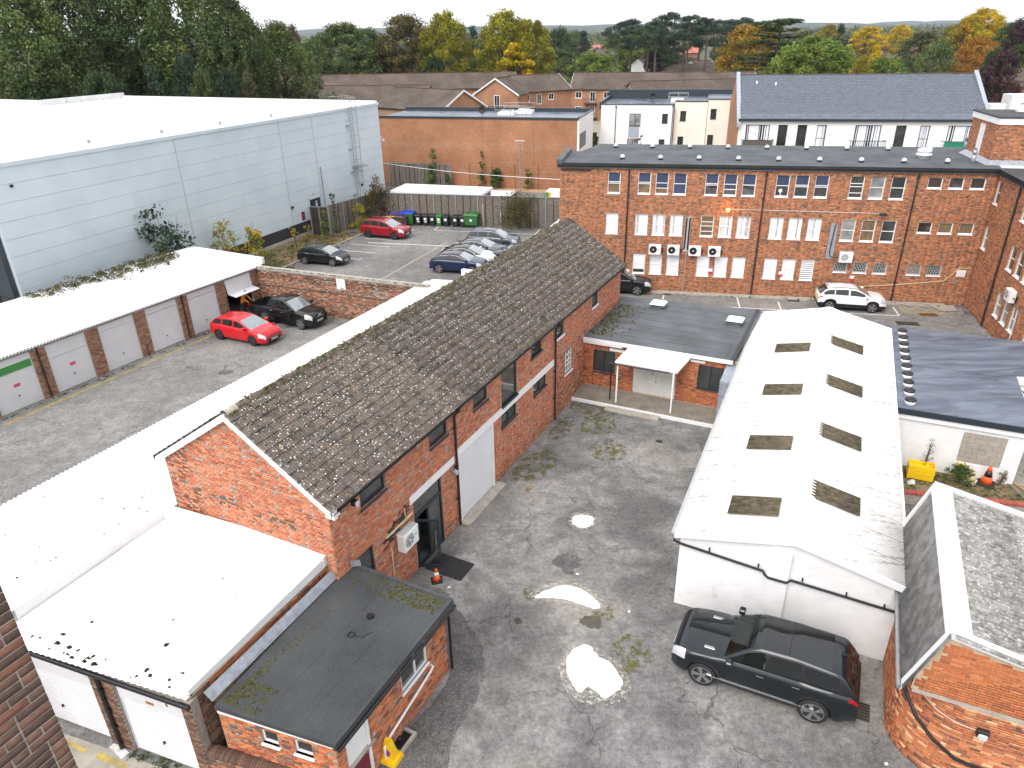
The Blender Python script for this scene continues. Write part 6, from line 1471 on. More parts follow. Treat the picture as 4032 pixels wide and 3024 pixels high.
def dish(parent, x, y, z, s=0.45):
 m = MB(); m.lathe([(0.0,0.12),(s*0.6,0.05),(s,-0.06),(s*0.98,-0.07),(0.0,0.08)],14,(x,y,z+0.7),'y'); m.tube([(x,y+0.1,z),(x,y+0.1,z+0.7)],0.03,5); return m.build('satellite_dish','black_paint',parent)
dish(rr_,3.0,3.5,7.7)
# ivy climbing that wall is built with the plants

# ================================================================ WHITE RENDERED FLATS with flat roof
V0 = Vector((11.8,95.7,0)); VA = -14.0
fl_ = thing('white_flats', 'white rendered block of flats with flat roof and dark framed windows', 'building', V0, VA)
for (x0,x1,y0,zt,mt,wins) in ((0,8.9,0.0,8.45,'white_render',[(3.55,4.95,5.95,7.4),(7.55,8.25,6.3,7.4),(3.4,4.8,3.05,4.45),(7.35,8.05,3.3,4.4)]),(9.0,12.9,0.9,8.75,'cream_render',[(9.7,10.4,6.5,7.65),(9.6,10.3,3.5,4.65)]),(12.95,17.0,0.4,9.05,'cream_render',[(13.3,14.0,6.8,7.95),(13.2,13.9,3.8,4.95)])):
 f_ = WF(fl_, x0, y0, 0); wall(f_, x1-x0, zt, [(a-x0,b-x0,c,d) for a,b,c,d in wins], mt)
 for a,b,c,d in wins: window(f_, a-x0, b-x0, c, d, 'anthracite', pane='glass_light' if b-a > 1 else 'glass', sill='anthracite', y=0.05, bars=[('v',0.5)] if b-a > 1 else [('h',0.45)])
 m = MB(); m.box(x0-0.05,x1+0.05,y0-0.08,y0+0.2,zt-0.02,zt+0.08); m.build('coping','anthracite',fl_)
 m = MB(); m.box(x0,x1,y0+0.25,10,0,zt-0.25); m.build('wall',mt,fl_); m = MB(); m.box(x0,x1,y0+0.22,10,zt-0.24,zt-0.12); m.build('roof','membrane',fl_)
m = MB(); m.box(-0.2,17.2,10,10.3,8,9.5); m.box(-0.25,0.0,0,10,7.9,8.75); m.build('parapet','anthracite',fl_)
m = MB(); m.box(3.5,4.85,-0.02,0.0,4.55,5.85); m.build('slate_panel','slate_panel',fl_)
for x, y0, zt in ((1.85,-0.06,8.2),(8.8,-0.06,8.3),(15.9,0.34,8.8)):
 m = MB(); m.tube([(x,y0,zt),(x,y0,0.2)],0.05,6); m.box(x-0.09,x+0.09,y0-0.06,y0+0.06,zt-0.1,zt+0.1); m.build('drainpipe','anthracite',fl_)
m = MB(); m.box(8.3,9.9,4.5,5.9,8.3,8.75,m=0); m.box(8.5,9.7,4.7,5.7,8.75,8.95,m=1); m.build('rooflight',['white_render','lamp_glass'],fl_)
m = MB(); [m.tube([(x,y,8.4),(x,y,9.4)],0.03,5) for x in (8.0,9.2,10.4) for y in (4.2,6.2)]; [m.tube([(8.0,y,z),(10.4,y,z)],0.03,5) for y in (4.2,6.2) for z in (8.9,9.4)]; m.build('guard_rail','galv',fl_)
dish(fl_,6.0,5.0,8.3)
m = MB(); m.box(17.0,17.5,1.2,9,0,8.6); m.build('grey_end','slate_panel',fl_)

# ================================================================ SLATE-ROOFED FLATS
Z0 = Vector((24.8,80.95,0)); ZA = -11.6
sf = thing('slate_roofed_flats', 'white flats with big blue-grey slate roof and balconies behind the office', 'building', Z0, ZA)
ZL, ZE, ZR, ZD = 24.3, 7.95, 11.95, 7.0
zh = [(0.75,3.2,5.1,7.45),(4.05,5.0,4.9,7.45),(6.0,6.95,4.9,7.45),(7.95,8.9,4.9,7.45),(11.7,14.25,4.9,7.45),(15.65,16.65,4.9,7.45),(17.95,18.9,4.9,7.45),(20.6,23.4,5.0,7.45)]
zf = WF(sf, 0, 0, 0); wall(zf, ZL, ZE, zh, 'white_render', rev=0.2)
for k, q in enumerate(zh): window(zf, *q, 'anthracite', pane='glass', sill='anthracite', y=0.12, fw=0.08, bars=[('v',0.62)] if q[1]-q[0] > 2 else [('h',0.48)], blind=('blind_white',0,1,'slat',k,0.3) if k in (0,3,4,6,7) else None)
for k, (a,b,mt) in enumerate(((0.4,3.6,'wood_old'),(11.3,14.7,None),(20.2,23.8,'green_cloth'))):
 m = MB(); [m.bar((x,-0.9,4.9),(x,-0.9,6.0),0.03) for x in np.linspace(a,b,22)]; m.bar((a,-0.9,6.0),(b,-0.9,6.0),0.06); m.bar((a,-0.9,6.0),(a,0,6.0),0.05); m.bar((b,-0.9,6.0),(b,0,6.0),0.05); m.box(a,b,-0.95,0,4.8,4.9); bc = m.build('balcony','anthracite',sf)
 if mt: m = MB(); m.box(a+0.05,b-0.05,-0.88,-0.86,4.95,5.95); m.build('balcony_screen',mt,bc)
m = MB(); m.box(-0.1,ZL+0.1,-0.35,0.0,ZE-0.12,ZE+0.12); m.build('gutter','anthracite',sf)
m = MB(); m.add([(0.1,-0.3,ZE),(ZL-0.1,-0.3,ZE),(ZL-0.1,ZD,ZR),(0.1,ZD,ZR),(ZL-0.1,ZD*2,ZE),(0.1,ZD*2,ZE)],[(0,1,2,3),(3,2,4,5)]); zr = m.build('roof','slate',sf)
zsl = math.hypot(ZD+0.3,ZR-ZE); zan = math.atan2(ZR-ZE,ZD+0.3); nr_, nc_ = 30, 80; gz = zsl/nr_; wz = (ZL-0.3)/nc_
def slate_m():
 m = MB(); m.box(0.004,wz-0.004,0,gz*1.35,0,0.012); return m
SLM = slate_m(); SLE = SLM.mesh('roof_slate','slate'); tv, tq = np.array(SLM.v), np.array(SLM.f); VV, QQ, TT, n = [], [], [], 0
for i in range(nr_):
 for j in range(nc_):
  x = 0.15 + j*wz + (wz/2 if i % 2 else 0); d = i*gz
  if x + wz > ZL-0.1: continue
  M = Matrix.Translation((x,-0.32+d*math.cos(zan),ZE+0.02+d*math.sin(zan))) @ Matrix.Rotation(zan,4,'X') @ Matrix.Translation((0,0,0.022)) @ Matrix.Rotation(-0.055,4,'X')
  if i < 4 and j < 75: o = put('roof_slate',SLE,zr); o.matrix_local = M
  else:
   A = np.array(M); VV.append(tv @ A[:3,:3].T + A[:3,3]); QQ.append(tq+n*8); g_ = R.uniform(0.75,1.25); TT += [(0.115*g_,0.132*g_,0.162*g_)]*6; n += 1
o = put('roof_slates', np_mesh('roof_slates',np.concatenate(VV),np.concatenate(QQ),'slate_mass',np.array(TT)), zr); o['kind'] = 'stuff'
for x in (-0.25, ZL-0.15):
 m = MB(); m.add([(x,-0.45,ZE-0.3),(x+0.4,-0.45,ZE-0.3),(x+0.4,ZD,ZR+0.35),(x,ZD,ZR+0.35),(x,-0.45,ZE-0.7),(x+0.4,-0.45,ZE-0.7),(x+0.4,ZD,ZR-0.3),(x,ZD,ZR-0.3)],[(0,1,2,3),(0,3,7,4),(2,1,5,6),(1,0,4,5)]); m.build('verge_capping','slate_panel',sf)
m = MB(); [m.box(0.1+k*0.5,0.56+k*0.5,ZD-0.14,ZD+0.14,ZR,ZR+0.10) for k in range(48)]; m.build('ridge_tiles','tiles_brown',zr)
for x, d in ((1.9,6.6),(3.9,6.3)):
 m = MB(); m.lathe([(0.10,0),(0.10,0.3),(0.0,0.34)],8,(x,-0.3+d*math.cos(zan),ZE+d*math.sin(zan))); m.build('soil_vent','white_paint',zr)
m = MB(); m.box(-0.2,0.0,0.0,ZD*2,0,ZE-0.3); m.add([(-0.2,0,ZE-0.3),(-0.2,ZD*2,ZE-0.3),(-0.2,ZD,ZR-0.1)],[(0,1,2)]); m.box(0,ZL,0.3,ZD*2,0,ZE-0.1); m.build('wall','brickwork_apt',sf)

# ================================================================ RED BRICK APARTMENTS with long tiled roofs
def gable_house(name, label, loc, rz, L, D, eave, ridge, wallm='brickwork_apt', roofm='tiles_brown', rows=(), cat='building', group=None, chim=(), barge='trim_white', hip=False, over=0.35, gwin=(), win=('white_paint','glass'), dormer=None, part=None):
 t = part if part is not None else thing(name, label, cat, loc, rz, group)
 lx, ly, lr = (0,0,0) if part is None else (loc[0],loc[1],rz)
 def B(m, n, mt): return m.build(n, mt, t, (lx,ly,0), lr)
 hx = D/2 if hip else 0
 m = MB(); m.box(0,L,0,D,0,eave)
 if not hip:
  zz = ridge-0.1; m.add([(0,0,eave),(0,D,eave),(0,D/2,zz)],[(2,1,0)]); m.add([(L,0,eave),(L,D,eave),(L,D/2,zz)],[(0,1,2)])
 B(m,'wall',wallm)
 s = (ridge-eave)/(D/2); ez = eave-over*s
 for k in (0,1):
  m = MB(); y0, ym = (-over,D/2) if k == 0 else (D+over,D/2); xo = over if hip else 0.2
  # each slope is its own mesh so that the tile courses follow its local axes
  sl = math.hypot(D/2+over, ridge-ez)
  v = [(-xo,0,0),(L+xo,0,0),(L-hx+(0 if hip else 0.2),sl,0),(hx-(0 if hip else 0.2),sl,0)]
  m.add(v+[(p[0],p[1],-0.10) for p in v],[(0,1,2,3),(0,4,5,1),(1,5,6,2),(3,7,4,0)])
  o = m.build('roof',roofm,t)
  an = math.atan2(ridge-ez,D/2+over)
  M = Matrix.Translation((lx,ly,0)) @ Matrix.Rotation(rad(lr),4,'Z')
  if k == 0: M = M @ Matrix.Translation((0,-over,ez)) @ Matrix.Rotation(an,4,'X')
  else: M = M @ Matrix.Translation((L,D+over,ez)) @ Matrix.Rotation(math.pi,4,'Z') @ Matrix.Rotation(an,4,'X')
  o.matrix_local = M
 if hip:
  m = MB(); m.add([(-over,-over,ez),(-over,D+over,ez),(hx,D/2,ridge)],[(2,1,0)]); m.add([(L+over,-over,ez),(L+over,D+over,ez),(L-hx,D/2,ridge)],[(0,1,2)]); B(m,'roof',roofm)
 elif barge:
  for x in (-0.24,L+0.2):
   m = MB()
   for a,b in (((-over,ez),(D/2,ridge)),((D+over,ez),(D/2,ridge))): m.add([(x,a[0],a[1]-0.22),(x,b[0],b[1]-0.22),(x,b[0],b[1]+0.03),(x,a[0],a[1]+0.03),(x+0.05,a[0],a[1]-0.22),(x+0.05,b[0],b[1]-0.22),(x+0.05,b[0],b[1]+0.03),(x+0.05,a[0],a[1]+0.03)],[(0,1,2,3),(7,6,5,4),(3,2,6,7),(0,4,5,1)])
   B(m,'barge_board',barge)
 m = MB(); [m.box(x,x+0.42,D/2-0.12,D/2+0.12,ridge-0.03,ridge+0.08) for x in np.arange(hx,L-hx-0.4,0.45)]; B(m,'ridge_tiles','tiles_redbrown')
 m = MB(); m.box(-over,L+over,-over-0.08,-over+0.04,ez-0.08,ez+0.04); B(m,'gutter','black_paint')
 for (x,w,z,h,kind) in rows:
  wfr = WF(t, lx-0.0, ly, lr) if part is not None else WF(t,0,0,0)
  if kind == 'door':
   o = window(wfr,x,x+w,z,z+h,'white_paint',pane='glass',sill=None,y=-0.05,fw=0.09,bars=[('v',0.5)])
  else: o = window(wfr,x,x+w,z,z+h,win[0],pane=win[1],sill=win[0],y=-0.05,fw=0.09,bars=[('v',0.5)] if w > 1 else [],blind=('blind_white',0.3,1,'slat',int(x*3)%5,0.3) if (int(x*7)%3 == 0 and w > 0.8) else None)
 for (y,w,z,h) in gwin:
  wfr = WF(t,0,D,-90) if part is None else None
  if wfr: window(wfr,y,y+w,z,z+h,win[0],pane=win[1],sill=win[0],y=-0.05,fw=0.09)
 for (x,y,h) in chim:
  m = MB(); m.box(x-0.4,x+0.4,y-0.3,y+0.3,eave,ridge+h,m=0); [m.lathe([(0.12,ridge+h),(0.1,ridge+h+0.4)],8,(x+dx,y,0),m=1) for dx in (-0.18,0.18)]; B(m,'chimney',['brickwork_far','tiles_red'])
 return t
# range 1: rear, bent in two; range 2: front left; three wings with gables towards the camera
def wrow(L, z, st=2.9, off=1.0, doors=True): return [(off+k*st, 1.3, z, 1.25, 'win') if (not doors or k % 2 == 0) else (off+k*st+0.1, 1.1, z-0.7, 1.95, 'door') for k in range(int((L-off-1)/st))]
gable_house('apartment_range','red brick apartment range facing the forecourt, left of its bend',(2.6,152.5,0),31,12.4,9.5,6.2,8.9,rows=wrow(12.4,4.3)+wrow(12.4,1.5))
ap2 = gable_house('apartment_range','red brick apartment range facing the forecourt, right of its bend',(13.2,159.0,0),-14.5,36,9.5,6.2,8.9,rows=wrow(30,4.3)+wrow(30,1.5))
gable_house('apartment_range','long brown-tiled apartment range at the back, below the tall trees',(-60,172,0),-1.5,62,9.5,6.0,8.8,barge=None)
gable_house('apartment_range','brown-tiled apartment range just behind the brick store',(-50,138.5,0),-8.5,36,9.5,6.0,8.6,barge=None)
def gable_front(name, label, x, y, rz, W, depth, eave, ridge, extra=()):
 # gable end towards the camera: ridge runs away from it
 t = thing(name, label, 'building', (x,y,0), rz)
 m = MB(); m.box(0,W,0,depth,0,eave); m.add([(0,0,eave),(W,0,eave),(W/2,0,ridge-0.08)],[(0,1,2)]); m.build('wall','brickwork_apt',t)
 for k in (0,1):
  ov = 0.4; s = (ridge-eave)/(W/2); ez = eave-ov*s; sl = math.hypot(W/2+ov,ridge-ez); an = math.atan2(ridge-ez,W/2+ov)
  m = MB(); m.add([(0,0,0),(depth+0.3,0,0),(depth+0.3,sl,0),(0,sl,0),(0,0,-.1),(depth+.3,0,-.1),(depth+.3,sl,-.1),(0,sl,-.1)],[(0,1,2,3),(0,4,5,1),(3,7,4,0)]); o = m.build('roof','tiles_brown',t)
  M = Matrix.Translation((-ov,depth,ez)) @ Matrix.Rotation(-math.pi/2,4,'Z') if k == 0 else Matrix.Translation((W+ov,-0.3,ez)) @ Matrix.Rotation(math.pi/2,4,'Z')
  o.matrix_local = M @ Matrix.Rotation(an,4,'X')
 m = MB()
 for a,b in (((-0.4,eave-0.4*s),(W/2,ridge)),((W+0.4,eave-0.4*s),(W/2,ridge))): m.add([(a[0],-0.34,a[1]-0.25),(b[0],-0.34,b[1]-0.25),(b[0],-0.34,b[1]+0.05),(a[0],-0.34,a[1]+0.05),(a[0],-0.28,a[1]-0.25),(b[0],-0.28,b[1]-0.25),(b[0],-0.28,b[1]+0.05),(a[0],-0.28,a[1]+0.05)],[(0,1,2,3),(7,6,5,4),(3,2,6,7),(0,4,5,1)])
 m.build('barge_board','trim_white',t)
 m = MB(); [m.box(W/2-0.12,W/2+0.12,y_,y_+0.42,ridge-0.02,ridge+0.08) for y_ in np.arange(-0.3,depth,0.45)]; m.build('ridge_tiles','tiles_redbrown',t)
 f_ = WF(t,0,0,0)
 for (xx,w,z,h,kind) in extra: window(f_,xx,xx+w,z,z+h,'white_paint',pane='glass',sill=None if kind == 'door' else 'white_paint',y=-0.05,fw=0.1,bars=[('v',0.5)] if w > 1 else [])
 return t
g1 = gable_front('apartment_wing','gabled brick apartment wing with white barge boards and one tall white window',-6.25,151.9,-23,9.1,12,6.1,8.85,[(4.1,1.2,3.2,2.6,'door')])
m = MB(); m.box(2.6,7.5,-1.2,0,2.7,2.85); [m.bar((x,-1.2,2.85),(x,-1.2,3.8),0.03) for x in np.linspace(2.6,7.5,26)]; m.bar((2.6,-1.2,3.8),(7.5,-1.2,3.8),0.06); m.build('balcony','black_paint',g1)
gable_front('apartment_wing','gabled brick apartment wing with white barge boards nearest the brick store',-10.3,119.6,50,10.2,16,6.0,8.6,[])
g3 = gable_front('apartment_wing','narrow gabled apartment wing behind the white flats',20.6,136.5,15,4.2,4,6.1,7.7,[])
gable_house('apartment_range','brown-tiled apartment roof stretching right behind the white flats',(22.4,133.0,0),6,26,9,6.2,8.6,barge=None)
for k in range(5):
 for z in (3.0,0.2):
  m = MB(); m.box(2.9+k*5.8,5.6+k*5.8,-1.1,0,z+0.25,z+0.35); [m.bar((x,-1.1,z+.35),(x,-1.1,z+1.3),0.03) for x in np.linspace(2.9+k*5.8,5.6+k*5.8,14)]; m.bar((2.9+k*5.8,-1.1,z+1.3),(5.6+k*5.8,-1.1,z+1.3),0.06); m.build('balcony','black_paint',ap2)
# small roof vents on these tiled roofs stand out white
plain('vent_white',(0.7,0.7,0.7),0.6)

# ================================================================ SUBURBAN HOUSES beyond
HS = [ # name label x y rz L D eave ridge wall roof hip chimneys rows
 ('brown hipped roof behind the apartments, left of the green garden tree',11,318,4,22,11,3.2,6.2,'brickwork_far','tiles_redbrown',True,(),[]),
 ('long brown hipped roof right of the green garden tree',44,300,-3,36,12,3.4,6.6,'brickwork_far','tiles_redbrown',True,(),[]),
 ('white rendered house with grey gabled roof beside the brown bungalows',49,272,35,12,9,5.0,7.6,'white_render','tiles_pale',False,(),[(2,1.4,3,1.2,'win')]),
 ('white house with red-brown roof and chimneys below the pines',50,330,-8,24,10,5.2,8.4,'white_render','tiles_redbrown',False,((4,5,1.2),(15,5,1.2)),[]),
 ('tall red brick mansion block with white dormers left of the pines',40,438,-2,22,12,7.5,9.8,'brickwork_far','tiles_red',False,(),[(1+k*3,1.6,7.6,1.2,'win') for k in range(6)]),
 ('dark brown mansion roof with gable below the pines',46,400,-4,34,12,5.0,8.2,'brickwork_far','tiles_grey',False,((8,6,1.0),(22,6,1.0)),[]),
 ('long low dark brown roof before the pine trees',52,262,5,40,12,3.0,6.0,'brickwork_far','tiles_brown',True,(),[]),
 ('house with salmon red roof among the pines',97,440,12,12,9,5,8.4,'brickwork_far','tiles_red',False,((2,4,1.2),),[]),
 ('pale gabled house at the foot of the pine trees',66,268,30,9,8,4.2,6.8,'white_render','tiles_brown',False,(),[]),
 ('brick house row with white windows left of the orange birch, farthest left',185,418,-8,17,9,5.2,8.2,'brickwork_far','tiles_brown',False,((3,4.5,0.8),),[(2+k*3.5,1.8,3.4,1.3,'win') for k in range(4)]),
 ('brick terrace with white windows and a garage behind the yellow round tree',203,400,-6,26,9,5.2,8.0,'brickwork_far','tiles_redbrown',False,((13,4.5,0.8),),[(2+k*3.4,1.8,3.4,1.3,'win') for k in range(7)]),
 ('red brick gabled house with a rooflight left of the orange birch',205,352,60,14,9,5.2,8.4,'brickwork_far','tiles_brown',False,(),[(2,1.6,3.3,1.3,'win'),(6,1.6,3.3,1.3,'win')]),
 ('house with white bay windows beside the orange birch',208,362,-10,16,10,4.8,8.2,'brickwork_far','tiles_brown',True,(),[(2,3.0,3.2,1.4,'win'),(9,3.0,3.2,1.4,'win')]),
 ('white house with hipped brown roof at the right edge',235,375,-12,22,11,5.2,8.8,'white_render','tiles_pale',True,(),[(3,2,3.4,1.3,'win'),(12,2,3.4,1.3,'win')]),
 ('dark tiled gabled roof at the right edge behind the slate roof',103,168,-14,24,11,4.6,8.0,'brickwork_far','tiles_brown',False,(),[]),
 ('brown roofed house far behind the left-hand trees',-95,430,5,18,10,5.4,9.0,'brickwork_far','tiles_redbrown',True,((5,5,1.2),),[(3,1.5,3,1.2,'win')]),
 ('red-brown roof between the yellow trees',-18,330,0,18,10,5.0,8.2,'brickwork_far','tiles_redbrown',False,(),[(3,1.5,3,1.2,'win'),(8,1.5,3,1.2,'win')]),
 ('low dark roofed terrace below the orange birch',190,320,-4,30,10,3.0,5.6,'brickwork_far','tiles_grey',False,(),[]),
 ('brown roofed house half hidden left of the yellow round tree',150,400,6,24,10,4.8,7.6,'brickwork_far','tiles_redbrown',False,((6,5,0.8),),[]),
]
for (lb,x,y,rz,L,D,e,r,wm,rm,hip,ch,rw) in HS: gable_house('house',lb,(x,y,0),rz,L,D,e,r,wm,rm,rows=rw,cat='house',chim=ch,hip=hip,barge='trim_white' if not hip and wm == 'white_render' else None,group='houses beyond the apartments')
# pale roof clutter at the right edge behind the tower
cl = thing('roof_plant','white rooftop plant boxes beside the slate roof at the right edge','roof plant',(50.2,79.0,0),-11)
m = MB(); m.box(0,14,0,9,0,7.4); m.build('wall','white_render',cl); m = MB(); m.box(0,14,0,9,7.42,7.52); m.build('roof','aggregate',cl)
m = MB(); m.box(1.0,2.6,3,4.2,7.52,9.0,ch=0.1); m.box(3.2,5.6,3.5,6,7.52,9.8); [m.box(1.1+k*0.25,1.2+k*0.25,2.97,3.0,7.7,8.9) for k in range(6)]; m.build('plant_unit','white_paint',cl)

# ================================================================ FENCES, SUBSTATION, POSTS
def board_fence(name, label, a, b, h, bays, boardm='wood_old', postm='galv', ribs=3, z0=0.0, group=None):
 a, b = Vector((*a,0)), Vector((*b,0)); L = (b-a).length; an = math.degrees(math.atan2(b.y-a.y,b.x-a.x))
 t = thing(name, label, 'fence', (a.x,a.y,z0), an, group); bl = L/bays
 n = 12 if h > 2 else 8
 def bd():
  m = MB(); m.box(0.04,bl-0.04,-0.012,0.012,0.006,h/n-0.004); return m.mesh('fence_board',boardm)
 me = bd()
 def pm():
  m = MB(); m.box(-0.05,0.05,-0.07,0.07,0,h+0.05); return m.mesh('post',postm)
 pme = pm()
 for i in range(bays):
  for k in range(n): put('fence_board',me,t,(i*bl,R.uniform(-0.012,0.008),k*h/n))
  m = MB()
  for r_ in range(1,ribs): m.box(bl*r_/ribs-0.035,bl*r_/ribs+0.035,-0.05,-0.02,0.02,h-0.03)
  put('batten',cached(('bat',name,label,bays),lambda: m.mesh('batten','wood_dark')),t,(i*bl,0,0))
 for i in range(bays+1): put('post',pme,t,(i*bl,-0.01,0))
 m = MB(); m.box(0,L,-0.05,0.05,h+0.0,h+0.06); m.build('top_rail',postm,t)
 return t
board_fence('board_fence','tall weathered board fence with galvanised posts behind the bins',(-13.6,71.3),(5.6,67.0),2.85,9)
board_fence('board_fence','board fence running along the warehouse beside the red car',(-16.6,66.3),(-13.6,71.2),2.7,3)
board_fence('board_fence','dark board fence panel jutting from the warehouse wall',(-18.3,66.5),(-16.6,66.3),2.6,2,'wood_dark')
board_fence('board_fence','grey board fence in front of the brick store',(-14.5,90.3),(-6.9,88.2),2.7,4)
# short fence posts of an older fence in front
for k, (x,y,h) in enumerate(((-2.45,68.75,2.1),(2.2,67.6,1.5),(1.45,67.75,1.4),(-0.75,68.3,1.4))):
 m = MB(); m.box(-0.06,0.06,-0.06,0.06,0,h,ch=0.015); tag(m.build('concrete_post','concrete',None,(x,y,0),-13),['tall leaning concrete post left of the bush by the fence','concrete post at the right side of the bush by the fence','concrete post half hidden by the right of the bush','concrete post half hidden by the left of the bush'][k],'post')
sb = thing('substation','low brick substation with flat white roof behind the board fence','building',(-11.5,72.4,0),-17)
m = MB(); m.box(0,9.2,0,3.2,0,2.6); m.build('wall','brickwork_far',sb); m = MB(); m.box(-0.15,9.35,-0.15,3.5,2.62,2.86); m.build('roof','white_sheet',sb)
# wire fence posts by the store
wf_ = thing('wire_fence','thin dark wire fence with slender posts along the brick store','fence',(-4.6,88.15,0),-15)
for k in range(5): m = MB(); m.tube([(k*2.8,0,0),(k*2.8,0,2.9)],0.03,6); m.build('post','black_paint',wf_)
for z in (0.6,1.2,1.8,2.4,2.8): m = MB(); m.tube([(0,0,z),(11.2,0,z)],0.006,4); m.build('wire','black_paint',wf_)
lp = thing('lamp_post','slender grey lamp post with flat twin head behind the board fence','lamp post',(1.33,82.2,0),-12)
m = MB(); m.tube([(0,0,0),(0,0,6.0)],[0.08,0.05],8); m.build('pole','galv',lp); m = MB(); m.box(-0.55,0.55,-0.15,0.15,6.0,6.09); m.build('lamp_head','trim_grey',lp)
sv = thing('overhead_cable','thin white overhead cable crossing in front of the brick store','cable',(0,0,0))
m = MB(); P0, P1 = Vector((-13.4,80.0,4.3)), Vector((3.6,50.2,7.6)); m.tube([P0.lerp(P1,t)+Vector((0,0,-0.2*math.sin(math.pi*t))) for t in np.linspace(0,1,14)],0.022,5); m.build('wire','white_paint',sv)
# ================================================================ VEHICLES
def lerp(xs, pts): return np.interp(xs, [p[0] for p in pts], [p[1] for p in pts])
def smooth(y, k):
 if k < 2: return y
 p = np.pad(y, k, mode='edge'); ker = np.hanning(2*k+1); ker /= ker.sum(); return np.convolve(p, ker, mode='valid')
def wheel(parent, x, y, r, side, rim='alloy', spokes=5, name='wheel'):
 w = put(name, None, parent, (x,y,r)); bpy.data.objects.remove(w)
 def ty():
  m = MB(); m.lathe([(r*0.72,-0.10),(r*0.94,-0.115),(r,-0.085),(r,0.085),(r*0.94,0.115),(r*0.72,0.10)],22,axis='y'); return m.mesh('wheel','rubber',40)
 o = put('wheel', cached(('ty',r),ty), parent, (x,y,r))
 def rm():
  m = MB(); s = side
  m.lathe([(r*0.74,-0.03*s),(r*0.76,-0.112*s),(r*0.71,-0.116*s),(r*0.67,-0.05*s)],22,axis='y',m=0)
  m.lathe([(0,-0.02*s),(r*0.70,-0.02*s)],22,axis='y',m=1)
  for k in range(spokes):
   for d in (-0.13,0.13):
    t = 2*math.pi*k/spokes; c, q = Vector((0.07*r*math.cos(t),-0.085*s,0.07*r*math.sin(t))), Vector((r*0.72*math.cos(t+d),-0.105*s,r*0.72*math.sin(t+d)))
    m.bar(c,q,0.05*r/0.33,0.03,up=(0,1,0),m=0)
  m.lathe([(0,-0.105*s),(r*0.15,-0.10*s),(r*0.17,-0.06*s)],12,axis='y',m=0); return m.mesh('rim',[rim,'black_plastic'])
 put('rim', cached(('rm',r,side,rim,spokes),rm), o)
 return o

